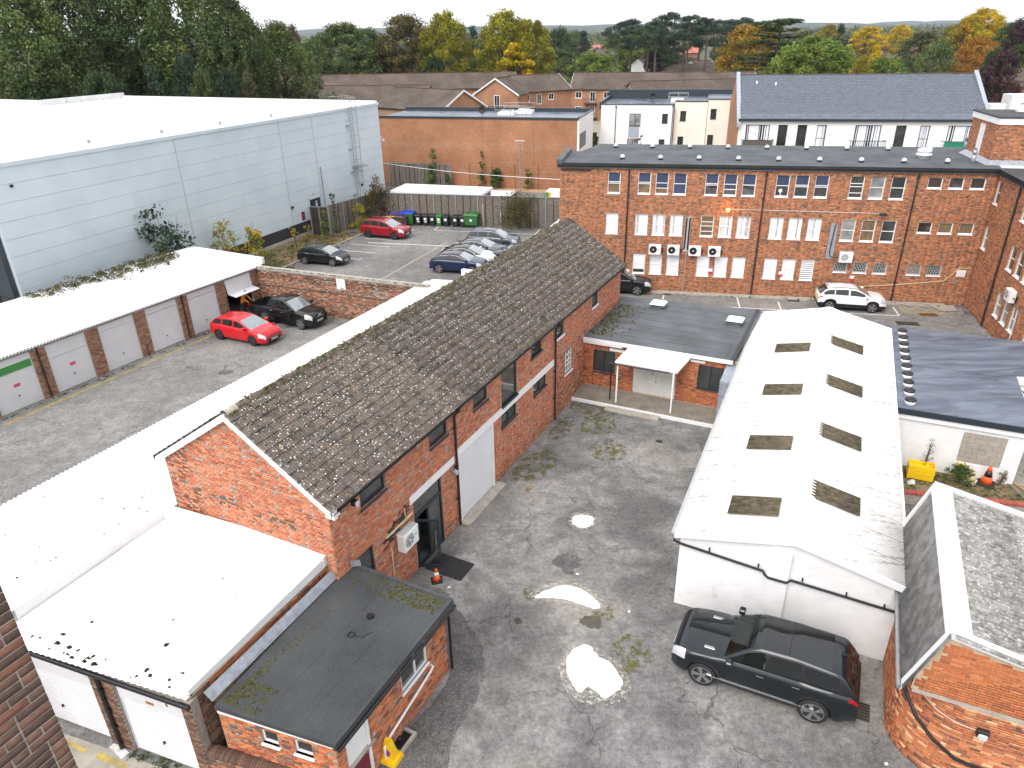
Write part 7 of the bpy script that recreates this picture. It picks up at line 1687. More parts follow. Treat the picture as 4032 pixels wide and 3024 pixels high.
CARS = {
 # L length, W width, H height, wb wheelbase, fo front overhang, r wheel radius; low = bonnet/belt line; roof = glass-house line; x measured from the front bumper backwards
 'suv':   dict(L=4.85,W=1.98,H=1.80,wb=2.92,fo=0.92,r=0.385,low=[(0,0.80),(0.05,0.95),(0.25,1.06),(1.0,1.13),(1.45,1.17),(3.9,1.22),(4.7,1.20),(4.85,1.0)],roof=[(1.40,1.16),(2.05,1.66),(2.3,1.76),(3.2,1.80),(4.25,1.73),(4.42,1.68),(4.76,1.20)],pil=(2.55,3.42,4.05),a=2.12,d=4.42,dark=True),
 'small_suv': dict(L=4.16,W=1.76,H=1.52,wb=2.58,fo=0.84,r=0.33,low=[(0,0.66),(0.06,0.82),(0.3,0.92),(1.05,1.0),(3.4,1.06),(4.0,1.02),(4.16,0.85)],roof=[(0.95,0.99),(1.75,1.40),(2.0,1.48),(2.7,1.52),(3.5,1.46),(3.75,1.38),(4.08,1.02)],pil=(2.35,3.2,3.6),a=1.8,d=3.68),
 'hatch': dict(L=4.36,W=1.82,H=1.48,wb=2.65,fo=0.90,r=0.32,low=[(0,0.58),(0.08,0.72),(0.35,0.84),(1.1,0.95),(3.6,1.02),(4.25,0.98),(4.36,0.8)],roof=[(0.95,0.93),(1.85,1.36),(2.15,1.45),(2.7,1.48),(3.6,1.40),(3.85,1.33),(4.26,0.98)],pil=(2.35,3.25,3.62),a=1.9,d=3.78),
 'small_hatch': dict(L=4.06,W=1.78,H=1.44,wb=2.52,fo=0.82,r=0.32,low=[(0,0.58),(0.08,0.72),(0.3,0.83),(1.0,0.94),(3.4,1.0),(3.95,0.97),(4.06,0.8)],roof=[(0.9,0.93),(1.7,1.34),(2.0,1.42),(2.5,1.44),(3.3,1.37),(3.55,1.30),(3.96,0.98)],pil=(2.2,3.05,3.4),a=1.75,d=3.5),
 'mid_suv': dict(L=4.5,W=1.86,H=1.66,wb=2.68,fo=0.92,r=0.35,low=[(0,0.72),(0.06,0.88),(0.3,0.98),(1.1,1.07),(3.7,1.13),(4.35,1.10),(4.5,0.9)],roof=[(1.0,1.06),(1.8,1.50),(2.1,1.61),(2.9,1.66),(3.85,1.60),(4.05,1.54),(4.4,1.10)],pil=(2.5,3.4,3.85),a=1.85,d=4.0),
 'coupe_suv': dict(L=4.25,W=1.80,H=1.52,wb=2.66,fo=0.80,r=0.35,low=[(0,0.66),(0.06,0.82),(0.3,0.93),(1.0,1.02),(3.4,1.09),(4.1,1.05),(4.25,0.85)],roof=[(0.95,1.01),(1.75,1.40),(2.05,1.49),(2.6,1.52),(3.3,1.46),(3.6,1.38),(4.12,1.05)],pil=(2.3,3.1,3.5),a=1.8,d=3.5),
 'saloon': dict(L=4.65,W=1.84,H=1.44,wb=2.85,fo=0.86,r=0.33,low=[(0,0.58),(0.08,0.70),(0.35,0.82),(1.3,0.94),(3.7,1.0),(4.5,0.99),(4.65,0.8)],roof=[(1.15,0.93),(2.0,1.34),(2.3,1.42),(2.8,1.44),(3.4,1.38),(3.6,1.32),(4.15,1.0)],pil=(2.55,3.4,3.7),a=2.05,d=3.5),
 'fastback': dict(L=4.69,W=1.85,H=1.44,wb=2.87,fo=0.84,r=0.34,low=[(0,0.58),(0.08,0.68),(0.35,0.80),(1.2,0.93),(3.7,1.02),(4.5,1.0),(4.69,0.8)],roof=[(1.05,0.92),(2.0,1.34),(2.35,1.42),(2.75,1.44),(3.5,1.36),(3.8,1.27),(4.5,1.0)],pil=(2.5,3.45,3.75),a=2.1,d=3.6),
 'pickup': dict(L=5.2,W=1.82,H=1.76,wb=3.0,fo=0.86,r=0.38,low=[(0,0.85),(0.06,0.98),(0.3,1.05),(1.3,1.12),(3.4,1.13),(3.55,1.12),(5.1,1.12),(5.2,1.0)],roof=[(1.2,1.11),(1.95,1.60),(2.2,1.72),(2.7,1.76),(3.2,1.72),(3.42,1.62),(3.62,1.12)],pil=(2.45,3.3,3.55),a=2.0,d=3.38,bed=True),
}
def car(kind, label, rear, front, side, paint, name='parked_car', rim='alloy', spokes=5, group='cars parked around the yards', plate=None, clear=False, open_door=False, roofm=None, black_clad=False, rails=None):
 """rear, front: where the visible tyres touch the ground; side +1 if the visible side is the car's right-hand side"""
 P = CARS[kind]; rear, front = Vector((*rear,0)), Vector((*front,0)); d = (front-rear).normalized(); ang = math.degrees(math.atan2(d.y,d.x))
 L, W, H, wb, fo, r = (P[k] for k in ('L','W','H','wb','fo','r'))
 right = Vector((d.y,-d.x,0)); mid = (rear+front)/2 - right*side*(W/2-0.03)
 # local frame: x forward, y left; origin midway between the axles
 t = thing(name, label, 'pickup' if kind == 'pickup' else 'car', (mid.x,mid.y,0.005), ang, group)
 X = lambda s: wb/2 + fo - s          # from front-bumper distance to local x
 N = 110; s = np.linspace(0,L,N)
 zt = smooth(lerp(s,P['low']),2); sill = np.where(s < 0.35, 0.24+0.0*s, 0.25) + np.where(s > L-0.35, 0.08, 0)
 if kind in ('suv','pickup','mid_suv'): sill = sill + 0.06
 zl = sill.copy(); ra = r*1.13
 for c in (fo, fo+wb):
  dx = s-c; inside = np.abs(dx) < ra; zl = np.where(inside, np.maximum(zl, r + np.sqrt(np.maximum(ra**2-dx**2,0))), zl)
 hw = np.full(N,W/2); e = 0.55
 hw = hw*(1-0.24*np.clip((e-s)/e,0,1)**2.2 - 0.16*np.clip((s-(L-e))/e,0,1)**2.2)
 fr_ = np.array([0,0.10,0.35,0.62,0.82,0.94,1.0]); fwid = np.array([0.955,0.985,1.0,0.995,0.975,0.945,0.90])
 sec = []
 for i in range(N):
  pts = [(hw[i]*fwid[k], zl[i]+(zt[i]-zl[i])*fr_[k]) for k in range(7)]
  cr = 0.035; pts += [(hw[i]*0.62, zt[i]+cr*0.7), (hw[i]*0.3, zt[i]+cr), (0.0, zt[i]+cr*1.05)]
  sec.append(pts)
 K = len(sec[0]); parts = {}
 cen = Vector((X(L/2),0,0.75))
 def face(nm, vs):
  a, b, c = Vector(vs[0]), Vector(vs[1]), Vector(vs[2]); nn = (b-a).cross(c-a)
  if len(vs) > 3: nn = nn + (c-a).cross(Vector(vs[3])-a)
  if nn.dot((a+c)/2-cen) < 0: vs = vs[::-1]
  parts.setdefault(nm, MB()).add(vs, [tuple(range(len(vs)))])
 def V(i,k,sg,off=0.0): y, z = sec[i][k]; return (X(s[i]), sg*(y+off), z)
 bed = P.get('bed'); gl0, gl1 = P['roof'][0][0], P['roof'][-1][0]
 for i in range(N-1):
  sm = (s[i]+s[i+1])/2
  for k in range(K-1):
   if clear and k >= 6 and gl0+0.2 < sm < gl1-0.15: continue
   if bed and sm > 3.62 and sm < L-0.12 and k >= 6: continue
   for sg in (1,-1):
    q = [V(i,k,sg),V(i+1,k,sg),V(i+1,k+1,sg),V(i,k+1,sg)]
    if sg > 0: q = q[::-1]
    nm = 'body'
    arch = min(abs(sm-fo),abs(sm-fo-wb)) < ra*1.16
    if black_clad and (k <= 1 or (arch and zl[i] > sill[i]+0.05 and k <= 1)): nm = 'cladding'
    elif black_clad and k == 0: nm = 'cladding'
    if sm < 0.42 and 3 <= k <= 5 and abs(sec[i][k][0]) > W*0.20 : nm = 'headlight_L' if sg > 0 else 'headlight_R'
    if sm > L-0.26 and k == 4: nm = 'tail_light_L' if sg > 0 else 'tail_light_R'
    face(nm, q)
 # end caps
 for i, nm in ((0,'bumper'),(N-1,'tailgate')):
  ring = [V(i,k,1) for k in range(K)] + [V(i,k,-1) for k in range(K-2,-1,-1)]
  face(nm if nm == 'tailgate' else 'bumper', ring if i else ring[::-1])
 # glass house
 M_ = 60; sg_ = np.linspace(gl0,gl1,M_); zr = smooth(lerp(sg_,P['roof']),2); zb = np.interp(sg_,s,zt)-0.01; wb_ = np.interp(sg_,s,hw)*0.905
 zr = np.maximum(zr,zb+0.012); H0_ = H; tf = np.clip((zr-zb)/(H-zb.max()),0,1); wr = wb_*(1-0.19*tf)
 gs = []
 for i in range(M_):
  fr2 = [0,0.10,0.5,0.88,1.0]; pts = []
  for f in fr2: pts.append((wb_[i]+(wr[i]-wb_[i])*f + 0.02*math.sin(math.pi*f), zb[i]+(zr[i]-0.045*tf[i]-zb[i])*f))
  pts += [(wr[i]*0.90, zr[i]-0.012*tf[i]),(wr[i]*0.5, zr[i]),(0,zr[i]+0.006)]
  gs.append(pts)
 a_, d_ = P['a'], P['d']; pil = P['pil']
 for i in range(M_-1):
  sm = (sg_[i]+sg_[i+1])/2
  for k in range(len(gs[0])-1):
   for q_ in (1,-1):
    v = [(X(sg_[i]),q_*gs[i][k][0],gs[i][k][1]),(X(sg_[i+1]),q_*gs[i+1][k][0],gs[i+1][k][1]),(X(sg_[i+1]),q_*gs[i+1][k+1][0],gs[i+1][k+1][1]),(X(sg_[i]),q_*gs[i][k+1][0],gs[i][k+1][1])]
    if q_ > 0: v = v[::-1]
    tag_ = 'L' if q_ > 0 else 'R'
    if k in (1,2):      # side glass
     if sm < a_-0.45: nm = 'pillar_a_'+tag_
     elif sm > pil[2]+0.28: nm = 'pillar_d_'+tag_
     elif abs(sm-pil[0]) < 0.05: nm = 'pillar_b_'+tag_
     elif abs(sm-pil[1]) < 0.045: nm = 'pillar_c_'+tag_
     elif sm < pil[0]: nm = 'side_window_front_'+tag_
     elif sm < pil[1]: nm = 'side_window_rear_'+tag_
     else: nm = 'side_window_quarter_'+tag_
    elif k >= 5:
     if sm < a_: nm = 'windscreen'
     elif sm > d_: nm = 'rear_window'
     else: nm = 'roof' if not (P.get('dark') and a_+0.12 < sm < d_-0.35) else 'sunroof'
     if sm < a_ and gs[i][k][0] > wr[i]*0.93: nm = 'roof'
    else: nm = 'roof' if k >= 3 else 'pillar_low'
    face(nm, v)
 glass = 'clear_glass' if clear else 'screen_glass'; side_g = 'car_glass'
 mats = {'body':paint,'bumper':paint,'tailgate':paint,'roof':roofm or paint,'pillar':'black_plastic' if kind in ('suv','fastback') else paint,'pillar_low':paint,'windscreen':glass,'rear_window':'car_glass','sunroof':'car_glass','cladding':'black_plastic'}
 merge = {'pillar_low':'roof'}
 for nm in list(parts):
  if nm in merge and paint == mats['roof']:
   b = parts[merge[nm]]; o = parts.pop(nm); b.add(o.v,o.f)
 for nm, mb in parts.items():
  mt = mats['pillar'] if nm.startswith('pillar_') and nm != 'pillar_low' else mats.get(nm)
  if mt is None: mt = 'lamp_glass' if nm.startswith('head') else ('tail_red' if nm.startswith('tail_l') else ('clear_glass' if (clear and nm.startswith('side_window_front')) else side_g))
  base = nm[:-2] if nm[-2:] in ('_L','_R') else nm
  if base.startswith('pillar'): base = 'pillar'
  base = {'side_window_front':'side_window','side_window_rear':'side_window','side_window_quarter':'quarter_window'}.get(base,base)
  me = mb.mesh(base,mt)
  import bmesh
  bm = bmesh.new(); bm.from_mesh(me); bmesh.ops.remove_doubles(bm,verts=bm.verts,dist=0.0005); bm.to_mesh(me); bm.free()
  me.shade_smooth()
  o = put(base,me,t)
 # underside and arches
 m = MB(); m.box(X(L-0.25),X(0.25),-W*0.40,W*0.40,0.20,0.62); m.build('underbody','black_plastic',t)
 for c in (fo,fo+wb):
  for q_ in (1,-1): wheel(t, X(c), q_*(W/2-0.125), r, -1 if q_ > 0 else 1, rim, spokes)
 # front: grille, plate, bumper slot
 yy = hw[0]; zc = (zl[0]+zt[0])/2
 m = MB(); m.box(X(0)-0.01,X(0)+0.022,-yy*0.62,yy*0.62,zc+0.02,zt[0]-0.07,ch=0.01); m.build('grille','black_plastic',t)
 m = MB(); m.box(X(0)+0.02,X(0)+0.035,-yy*0.60,yy*0.60,zt[0]-0.10,zt[0]-0.075); m.box(X(0)-0.0,X(0)+0.026,-yy*0.75,yy*0.75,zl[0]+0.02,zl[0]+0.14,m=1); m.build('bumper_trim',['chrome','black_plastic'],t)
 m = MB(); m.box(X(0)+0.026,X(0)+0.04,-0.26,0.26,zc-0.10,zc+0.01); pl = m.build('number_plate','plate_white',t)
 if plate: o = put('lettering', text_mesh(plate,0.115,'black_plastic'), pl, (X(0)+0.042,0,zc-0.045), rot=(rad(90),0,rad(90)))
 m = MB(); m.box(X(L)-0.04,X(L)-0.012,-0.26,0.26,0.62,0.73); m.build('number_plate','plate_yellow',t)
 m = MB(); m.box(X(L)-0.03,X(L)+0.03,-hw[-1]*0.95,hw[-1]*0.95,zl[-1]-0.02,zl[-1]+0.16); m.build('rear_bumper','black_plastic',t)
 # mirrors, handles, seams, wipers
 for q_ in (1,-1):
  xm = X(a_-0.52); zb_ = float(np.interp(a_-0.5,s,zt)); m = MB(); m.box(xm-0.08,xm+0.10,q_*(W/2-0.02) if q_ > 0 else q_*(W/2+0.20),q_*(W/2+0.20) if q_ > 0 else q_*(W/2-0.02),zb_+0.03,zb_+0.17,ch=0.03); m.box(xm-0.02,xm+0.04,q_*(W/2-0.1) if q_ > 0 else q_*(W/2+0.02),q_*(W/2+0.02) if q_ > 0 else q_*(W/2-0.1),zb_+0.0,zb_+0.06); m.build('wing_mirror',paint,t)
  for sh in (pil[0]-0.14,pil[1]-0.10):
   zz = float(np.interp(sh,s,zt))-0.17; m = MB(); yy2 = W/2*0.985; m.box(X(sh)-0.10,X(sh)+0.10,q_*yy2-0.03,q_*yy2+0.03,zz,zz+0.028,ch=0.008); m.build('door_handle',paint if kind != 'pickup' else 'chrome',t)
  m = MB()
  for sd in (a_-0.55,pil[0]+0.02,pil[1]+0.06):
   i = int(sd/L*(N-1)); pts = [(X(sd),q_*(sec[i][k][0]+0.001),sec[i][k][1]) for k in range(7)]
   if zl[i] < sill[i]+0.15: m.tube(pts,0.005,4)
  m.build('door_seam','black_plastic',t)
 if rails:
  for q_ in (1,-1):
   pts = [(X(x),q_*W*0.34,float(np.interp(x,sg_,zr))+0.015) for x in np.linspace(a_+0.1,d_-0.1,8)]; m = MB(); m.tube(pts,0.016,5); m.build('roof_rail',rails,t)
 m = MB(); [m.tube([(X(gl0+0.05),y0,zb[0]+0.03),(X(gl0+0.28),y0+0.42,float(np.interp(gl0+0.28,sg_,zr))+0.012)],0.008,4) for y0 in (-0.55,0.02)]; m.build('wiper','black_plastic',t)
 m = MB(); m.add([(X(d_-0.15),-0.02,H-0.05),(X(d_-0.15),0.02,H-0.05),(X(d_-0.0),0.02,H-0.06),(X(d_-0.0),-0.02,H-0.06),(X(d_-0.02),0,H+0.03)],[(0,1,4),(1,2,4),(2,3,4),(3,0,4)]); m.build('aerial','black_plastic',t)
 if clear:
  for y0 in (-0.38,0.38):
   m = MB(); m.box(X(2.95),X(2.45),y0-0.25,y0+0.25,0.62,0.80,ch=0.05); m.box(X(3.05),X(2.90),y0-0.25,y0+0.25,0.75,1.35,ch=0.04); m.box(X(3.05),X(2.95),y0-0.12,y0+0.12,1.38,1.58,ch=0.03); m.build('seat','seat_cream',t)
  m = MB(); m.box(X(3.9),X(3.5),-0.7,0.7,0.62,1.35,ch=0.05); m.build('seat','seat_cream',t)
  m = MB(); m.box(X(1.95),X(1.45),-0.78,0.78,0.85,1.15,ch=0.04); m.build('dashboard','cloth_dark',t)
  m = MB(); m.lathe([(0.18,-0.012),(0.20,0),(0.18,0.012),(0.16,0)],16,(X(2.2),-0.38,1.12),'x'); m.build('steering_wheel','black_plastic',t)
 if bed:
  m = MB(); b0, b1 = X(L-0.12), X(3.62); m.quad((b0,-W*0.41,0.72),(b1,-W*0.41,0.72),(b1,W*0.41,0.72),(b0,W*0.41,0.72))
  for q_ in (1,-1): m.quad((b0,q_*W*0.41,0.72),(b1,q_*W*0.41,0.72),(b1,q_*W*0.43,1.12),(b0,q_*W*0.43,1.12)); m.quad((b0,q_*W*0.43,1.125),(b1,q_*W*0.43,1.125),(b1,q_*W*0.46,1.125),(b0,q_*W*0.46,1.125))
  m.quad((b1,-W*0.43,0.72),(b1,W*0.43,0.72),(b1,W*0.43,1.12),(b1,-W*0.43,1.12)); m.quad((b0,-W*0.43,0.72),(b0,W*0.43,0.72),(b0,W*0.43,1.12),(b0,-W*0.43,1.12)); m.build('load_bed','black_plastic',t)
 return t, X
rrs, _ = car('suv','large black luxury car parked against the white shed wall',(7.89,13.15),(5.10,14.52),-1,'paint_tealblack',clear=True,spokes=5)
# bonnet vents and roof panel of the black car
m = MB(); [m.box(_(1.15),_(0.85),q*0.62-0.05,q*0.62+0.05,1.145,1.165,ch=0.006) for q in (1,-1)]; m.build('bonnet_vent','alloy',rrs)
m = MB(); m.box(_(3.02)-0.01,_(3.02)+0.01,-0.62,0.62,1.79,1.812); m.build('roof_bar','black_plastic',rrs)
m = MB(); m.box(_(3.95),_(1.05),-0.996,-0.985,0.46,0.50); m.box(_(3.95),_(1.05),0.985,0.996,0.46,0.50); m.build('sill_trim','chrome',rrs)
car('small_suv','white crossover with black cladding parked by the office wall',(20.82,44.13),(23.33,43.53),1,'paint_white',black_clad=True,rails='black_plastic')
car('hatch','bright red hatchback parked in front of the garages',(-17.92,41.02),(-15.5,39.88),1,'paint_red',rim='alloy_dark',plate='LM15 XNV')
pk, PX = car('pickup','black double-cab pickup with its driver door open beside the open garage',(-15.95,43.81),(-13.28,42.42),1,'paint_black',name='pickup_truck',spokes=6,plate='YK08 OLM')
car('mid_suv','dark red family car parked beside the rubbish bins',(-12.89,65.14),(-10.42,64.13),1,'paint_darkred',rim='alloy_dark',rails='chrome',plate='HV19 KXE')
car('small_hatch','black hatchback parked alone beside the verge',(-16.67,56.92),(-14.29,56.17),1,'paint_black',plate='RE71 FVU')
car('coupe_suv','dark blue coupe crossover nearest the white parapet in the car park',(-5.5,53.84),(-2.92,53.22),1,'paint_blue',spokes=5,roofm='paint_black')
car('fastback','white fastback car between the dark blue crossover and the grey saloon',(-4.90,56.0),(-2.1,55.3),1,'paint_white',roofm='car_glass')
car('saloon','dark grey saloon between the white car and the grey estate',(-4.02,58.03),(-1.26,57.34),1,'paint_slate')
car('mid_suv','metallic grey family car at the far end of its row',(-2.9,60.5),(-0.3,59.83),1,'paint_grey',rails='black_plastic')
car('hatch','navy hatchback facing the grey saloon, half hidden by the workshop ridge',(1.5,55.4),(-0.6+1.0-1.1,56.05),-1,'paint_navy')
car('small_hatch','white car at the office corner, half hidden by the workshop ridge',(4.3,64.1),(6.75,63.5),1,'paint_white')
car('mid_suv','black car standing between the workshop end and the office wall',(6.2,48.33),(8.86,47.78),1,'paint_black')
# pickup: open driver's door, lamps
m = MB(); m.box(0,-1.0,-0.03,0.03,0.42,1.10); m.build('door','paint_black',pk,(PX(1.55),-0.93,0.0),18+0)
dr = [o for o in pk.children if o.name.startswith('door') and o.data and o.data.name.startswith('door') and 'handle' not in o.name and 'seam' not in o.name][-1]
dr.rotation_euler = (0,0,rad(38))
m = MB(); [m.bar(a,b,0.05) for a,b in (((0,0,1.10),(-0.45,0.0,1.60)),((-0.45,0,1.60),(-0.98,0,1.58)),((-0.98,0,1.58),(-1.0,0,1.10)))]; m.build('window_frame','paint_black',dr)
m = MB(); m.quad((-0.02,0.0,1.10),(-0.98,0.0,1.10),(-0.96,0.0,1.56),(-0.45,0.0,1.58)); m.build('side_window','clear_glass',dr)
m = MB(); m.box(-0.80,-0.58,-0.06,-0.03,0.92,0.96); m.build('door_handle','chrome',dr)
m = MB(); m.box(PX(0)-0.01,PX(0)+0.05,-0.16,0.16,0.82,0.97); m.build('badge_bar','chrome',pk)
m = MB(); m.lathe([(0.0,-0.02),(0.17,0.0),(0.17,0.03)],12,(PX(5.2)-0.02,-0.72,0.98),'x'); m.build('tail_lamp','tail_red',pk)

# ================================================================ PEOPLE
def skin_body(name, parent, joints, edges, mat, root=0, sub=1, loc=(0,0,0)):
 me = bpy.data.meshes.new(name); me.from_pydata([j[0] for j in joints],edges,[]); o = bpy.data.objects.new(name,me); C.objects.link(o)
 if parent: o.parent = parent
 o.location = loc
 sk = o.modifiers.new('skin','SKIN'); sk.use_smooth_shade = True
 for v, j in zip(me.skin_vertices[0].data, joints): v.radius = (j[1],j[2] if len(j) > 2 else j[1])
 me.skin_vertices[0].data[root].use_root = True
 sb = o.modifiers.new('sub','SUBSURF'); sb.levels = sub+1; sb.render_levels = sub+1
 me.materials.append(MAT[mat]); return o
def head(parent, p, mat='skin', hair='hair_grey', cap=None):
 m = MB(); m.lathe([(0.0,-0.12),(0.05,-0.115),(0.075,-0.06),(0.085,0.02),(0.08,0.08),(0.05,0.125),(0,0.14)],14,p); m.box(p[0]+0.075,p[0]+0.105,p[1]-0.015,p[1]+0.015,p[2]-0.035,p[2]+0.02); [m.box(p[0]-0.01,p[0]+0.02,p[1]+q*0.085-0.008,p[1]+q*0.085+0.008,p[2]-0.03,p[2]+0.03) for q in (1,-1)]
 m.build('head',mat,parent,smooth=50)
 m = MB(); [m.box(p[0]+0.078,p[0]+0.088,p[1]+q*0.03-0.012,p[1]+q*0.03+0.012,p[2]+0.01,p[2]+0.022) for q in (1,-1)]; m.box(p[0]+0.078,p[0]+0.086,p[1]-0.025,p[1]+0.025,p[2]-0.065,p[2]-0.057); m.build('face_features','cloth_dark',parent)
 m = MB(); m.lathe([(0.092,0.03),(0.094,0.07),(0.07,0.135),(0.0,0.158)],14,(p[0]-0.008,p[1],p[2]))
 if cap: m.box(p[0]+0.05,p[0]+0.17,p[1]-0.07,p[1]+0.07,p[2]+0.045,p[2]+0.06)
 m.build('cap' if cap else 'hair',cap or hair,parent,smooth=50)
def hand(parent, p, d, mat='skin'):
 d = Vector(d).normalized(); u = Vector((0,0,1)) if abs(d.z) < 0.9 else Vector((1,0,0)); a = d.cross(u).normalized(); b = a.cross(d); p = Vector(p)
 J = [(p,0.028,0.016),(p+d*0.09,0.036,0.015)]; E = [(0,1)]
 for k,l in ((-1.5,0.065),(-0.5,0.078),(0.5,0.074),(1.5,0.058)):
  n = len(J); q = p+d*0.09+a*k*0.019; J += [(q+d*l*0.5-b*0.008,0.009),(q+d*l-b*0.03,0.008)]; E += [(1,n),(n,n+1)]
 n = len(J); J += [(p+d*0.05+a*0.045,0.010),(p+d*0.085+a*0.06-b*0.015,0.009)]; E += [(0,n),(n,n+1)]
 return skin_body('hand',parent,[(tuple(j[0]),)+tuple(j[1:]) for j in J],E,mat)
# worker leaning into the pickup bed from inside the open garage: blue cap, orange jacket
p1 = Vector((-18.05,45.15,0)); pr_ = thing('person','person in an orange jacket and blue cap bending behind the pickup in the garage doorway','person',(-17.75,45.25,0),-20)
J = [((0,0,0.95),0.14,0.11),((0.04,0,1.15),0.15,0.11),((0.20,0,1.40),0.17,0.12),((0.30,0,1.52),0.06),((0,0.10,0.90),0.10),((0.02,0.11,0.50),0.075),((0,0.11,0.08),0.05),((0.14,0.12,0.05),0.045),((0,-0.10,0.90),0.10),((-0.05,-0.11,0.50),0.075),((-0.08,-0.11,0.08),0.05),((0.06,-0.12,0.05),0.045),((0.20,0.21,1.42),0.075),((0.38,0.25,1.20),0.055),((0.58,0.20,1.10),0.042),((0.22,-0.21,1.42),0.075),((0.42,-0.26,1.22),0.055),((0.62,-0.22,1.10),0.042)]
E_ = [(0,1),(1,2),(2,3),(0,4),(4,5),(5,6),(6,7),(0,8),(8,9),(9,10),(10,11),(2,12),(12,13),(13,14),(2,15),(15,16),(16,17)]
b_ = skin_body('body',pr_,J,E_,'cloth_orange'); b_.data.materials.append(MAT['cloth_dark'])
m = MB(); m.lathe([(0.17,-0.02),(0.18,-0.10),(0.15,-0.2)],14,(0,0,0.98)); [m.lathe([(0.125,0.0),(0.10,-0.4),(0.085,-0.84)],12,(0.0,q*0.105,0.9)) for q in (1,-1)]; m.build('trousers','cloth_dark',pr_,smooth=50)
head(pr_,(0.36,0,1.64),cap='cap_blue'); hand(pr_,(0.60,0.20,1.09),(1,0,-0.3)); hand(pr_,(0.64,-0.22,1.09),(1,0,-0.3))
# driver half inside the pickup: white shirt
dv = thing('person','person in a white shirt sitting at the wheel of the black pickup','person',(pk.location.x,pk.location.y,0.0),math.degrees(pk.rotation_euler.z))
x0 = PX(2.35); J = [((x0,-0.40,0.78),0.15,0.12),((x0,-0.42,1.0),0.15,0.11),((x0+0.04,-0.46,1.25),0.17,0.11),((x0+0.07,-0.48,1.37),0.055),((x0+0.42,-0.32,0.80),0.085),((x0+0.48,-0.32,0.45),0.06),((x0+0.40,-0.52,0.80),0.085),((x0+0.48,-0.55,0.45),0.06),((x0+0.06,-0.66,1.24),0.065),((x0+0.22,-0.74,1.02),0.05),((x0+0.46,-0.62,1.02),0.04),((x0+0.06,-0.26,1.24),0.065),((x0+0.24,-0.20,1.02),0.05),((x0+0.46,-0.30,1.03),0.04)]
skin_body('body',dv,J,[(0,1),(1,2),(2,3),(0,4),(4,5),(0,6),(6,7),(2,8),(8,9),(9,10),(2,11),(11,12),(12,13)],'cloth_white')
head(dv,(x0+0.10,-0.50,1.47)); hand(dv,(x0+0.46,-0.62,1.02),(1,0,0)); hand(dv,(x0+0.46,-0.30,1.03),(1,0,0))

# ================================================================ BINS AND LOOSE THINGS
def wheelie(label, x, y, rz, mat='dark_bin', lid=None, s=1.0, group='wheelie bins by the fence'):
 t = thing('wheelie_bin',label,'bin',(x,y,0.004),rz,group)
 def bd():
  m = MB(); m.add([(-0.22,-0.24,0.04),(0.22,-0.24,0.04),(0.22,0.22,0.04),(-0.22,0.22,0.04),(-0.29,-0.34,0.98),(0.29,-0.34,0.98),(0.29,0.32,0.98),(-0.29,0.32,0.98)],[(3,2,1,0),(4,5,6,7),(0,1,5,4),(1,2,6,5),(2,3,7,6),(3,0,4,7)]); m.box(-0.31,0.31,-0.36,0.34,0.94,0.99); return m.mesh('body',mat)
 put('body',cached(('wb',mat),bd),t)
 def ld_():
  m = MB(); m.add([(-0.31,-0.38,1.0),(0.31,-0.38,1.0),(0.31,0.36,1.02),(-0.31,0.36,1.02),(-0.27,-0.32,1.06),(0.27,-0.32,1.06),(0.27,0.30,1.10),(-0.27,0.30,1.10)],[(3,2,1,0),(4,5,6,7),(0,1,5,4),(1,2,6,5),(2,3,7,6),(3,0,4,7)]); return m.mesh('lid',lid or mat)
 put('lid',cached(('wl',lid or mat),ld_),t)
 m = MB(); m.tube([(-0.25,0.40,0.98),(0.25,0.40,0.98)],0.018,6); m.build('handle',mat,t)
 for q in (1,-1): m = MB(); m.lathe([(0.10,-0.03),(0.10,0.03)],12,(q*0.27,0.26,0.10),'x'); m.build('wheel','rubber',t)
 return t
def sticker(t, x0, x1, z0, z1, mat='white_paint'):
 f = lambda z: -0.24-0.10*(z-0.04)/0.94-0.006
 m = MB(); m.quad((x0,f(z0),z0),(x1,f(z0),z0),(x1,f(z1),z1),(x0,f(z1),z1)); m.build('label',mat,t)
bx0 = Vector((-8.75,69.65)); bdv = Vector((math.cos(rad(-13)),math.sin(rad(-13))))
lab = ['dark wheelie bin with two labels, leftmost of the row','dark wheelie bin with white labels, second from the left','dark wheelie bin with one small label, third from the left','green wheelie bin between the dark ones','dark wheelie bin with a red-edged label right of the green bin','dark wheelie bin left of the last pair by the green container','dark wheelie bin touching the big green container']
for k, off_ in enumerate((0,0.72,1.42,2.08,2.78,3.72,4.42)):
 p = bx0 + bdv*off_; t = wheelie(lab[k],p.x,p.y,-13+R.uniform(-4,4),'green_bin' if k == 3 else 'dark_bin')
 sticker(t,-0.12,0.14,0.55,0.80);
 if k in (0,1,3): sticker(t,-0.10,0.16,0.36,0.48)
bn = thing('waste_container','big green four-wheeled waste container with lid by the fence','bin',(-3.55,68.55,0.004),-13)
m = MB(); m.add([(-0.58,-0.40,0.22),(0.58,-0.40,0.22),(0.58,0.40,0.22),(-0.58,0.40,0.22),(-0.68,-0.52,1.15),(0.68,-0.52,1.15),(0.68,0.52,1.15),(-0.68,0.52,1.15)],[(3,2,1,0),(0,1,5,4),(1,2,6,5),(2,3,7,6),(3,0,4,7)]); m.box(-0.72,0.72,-0.56,0.56,1.08,1.16); m.build('body','green_bin',bn)
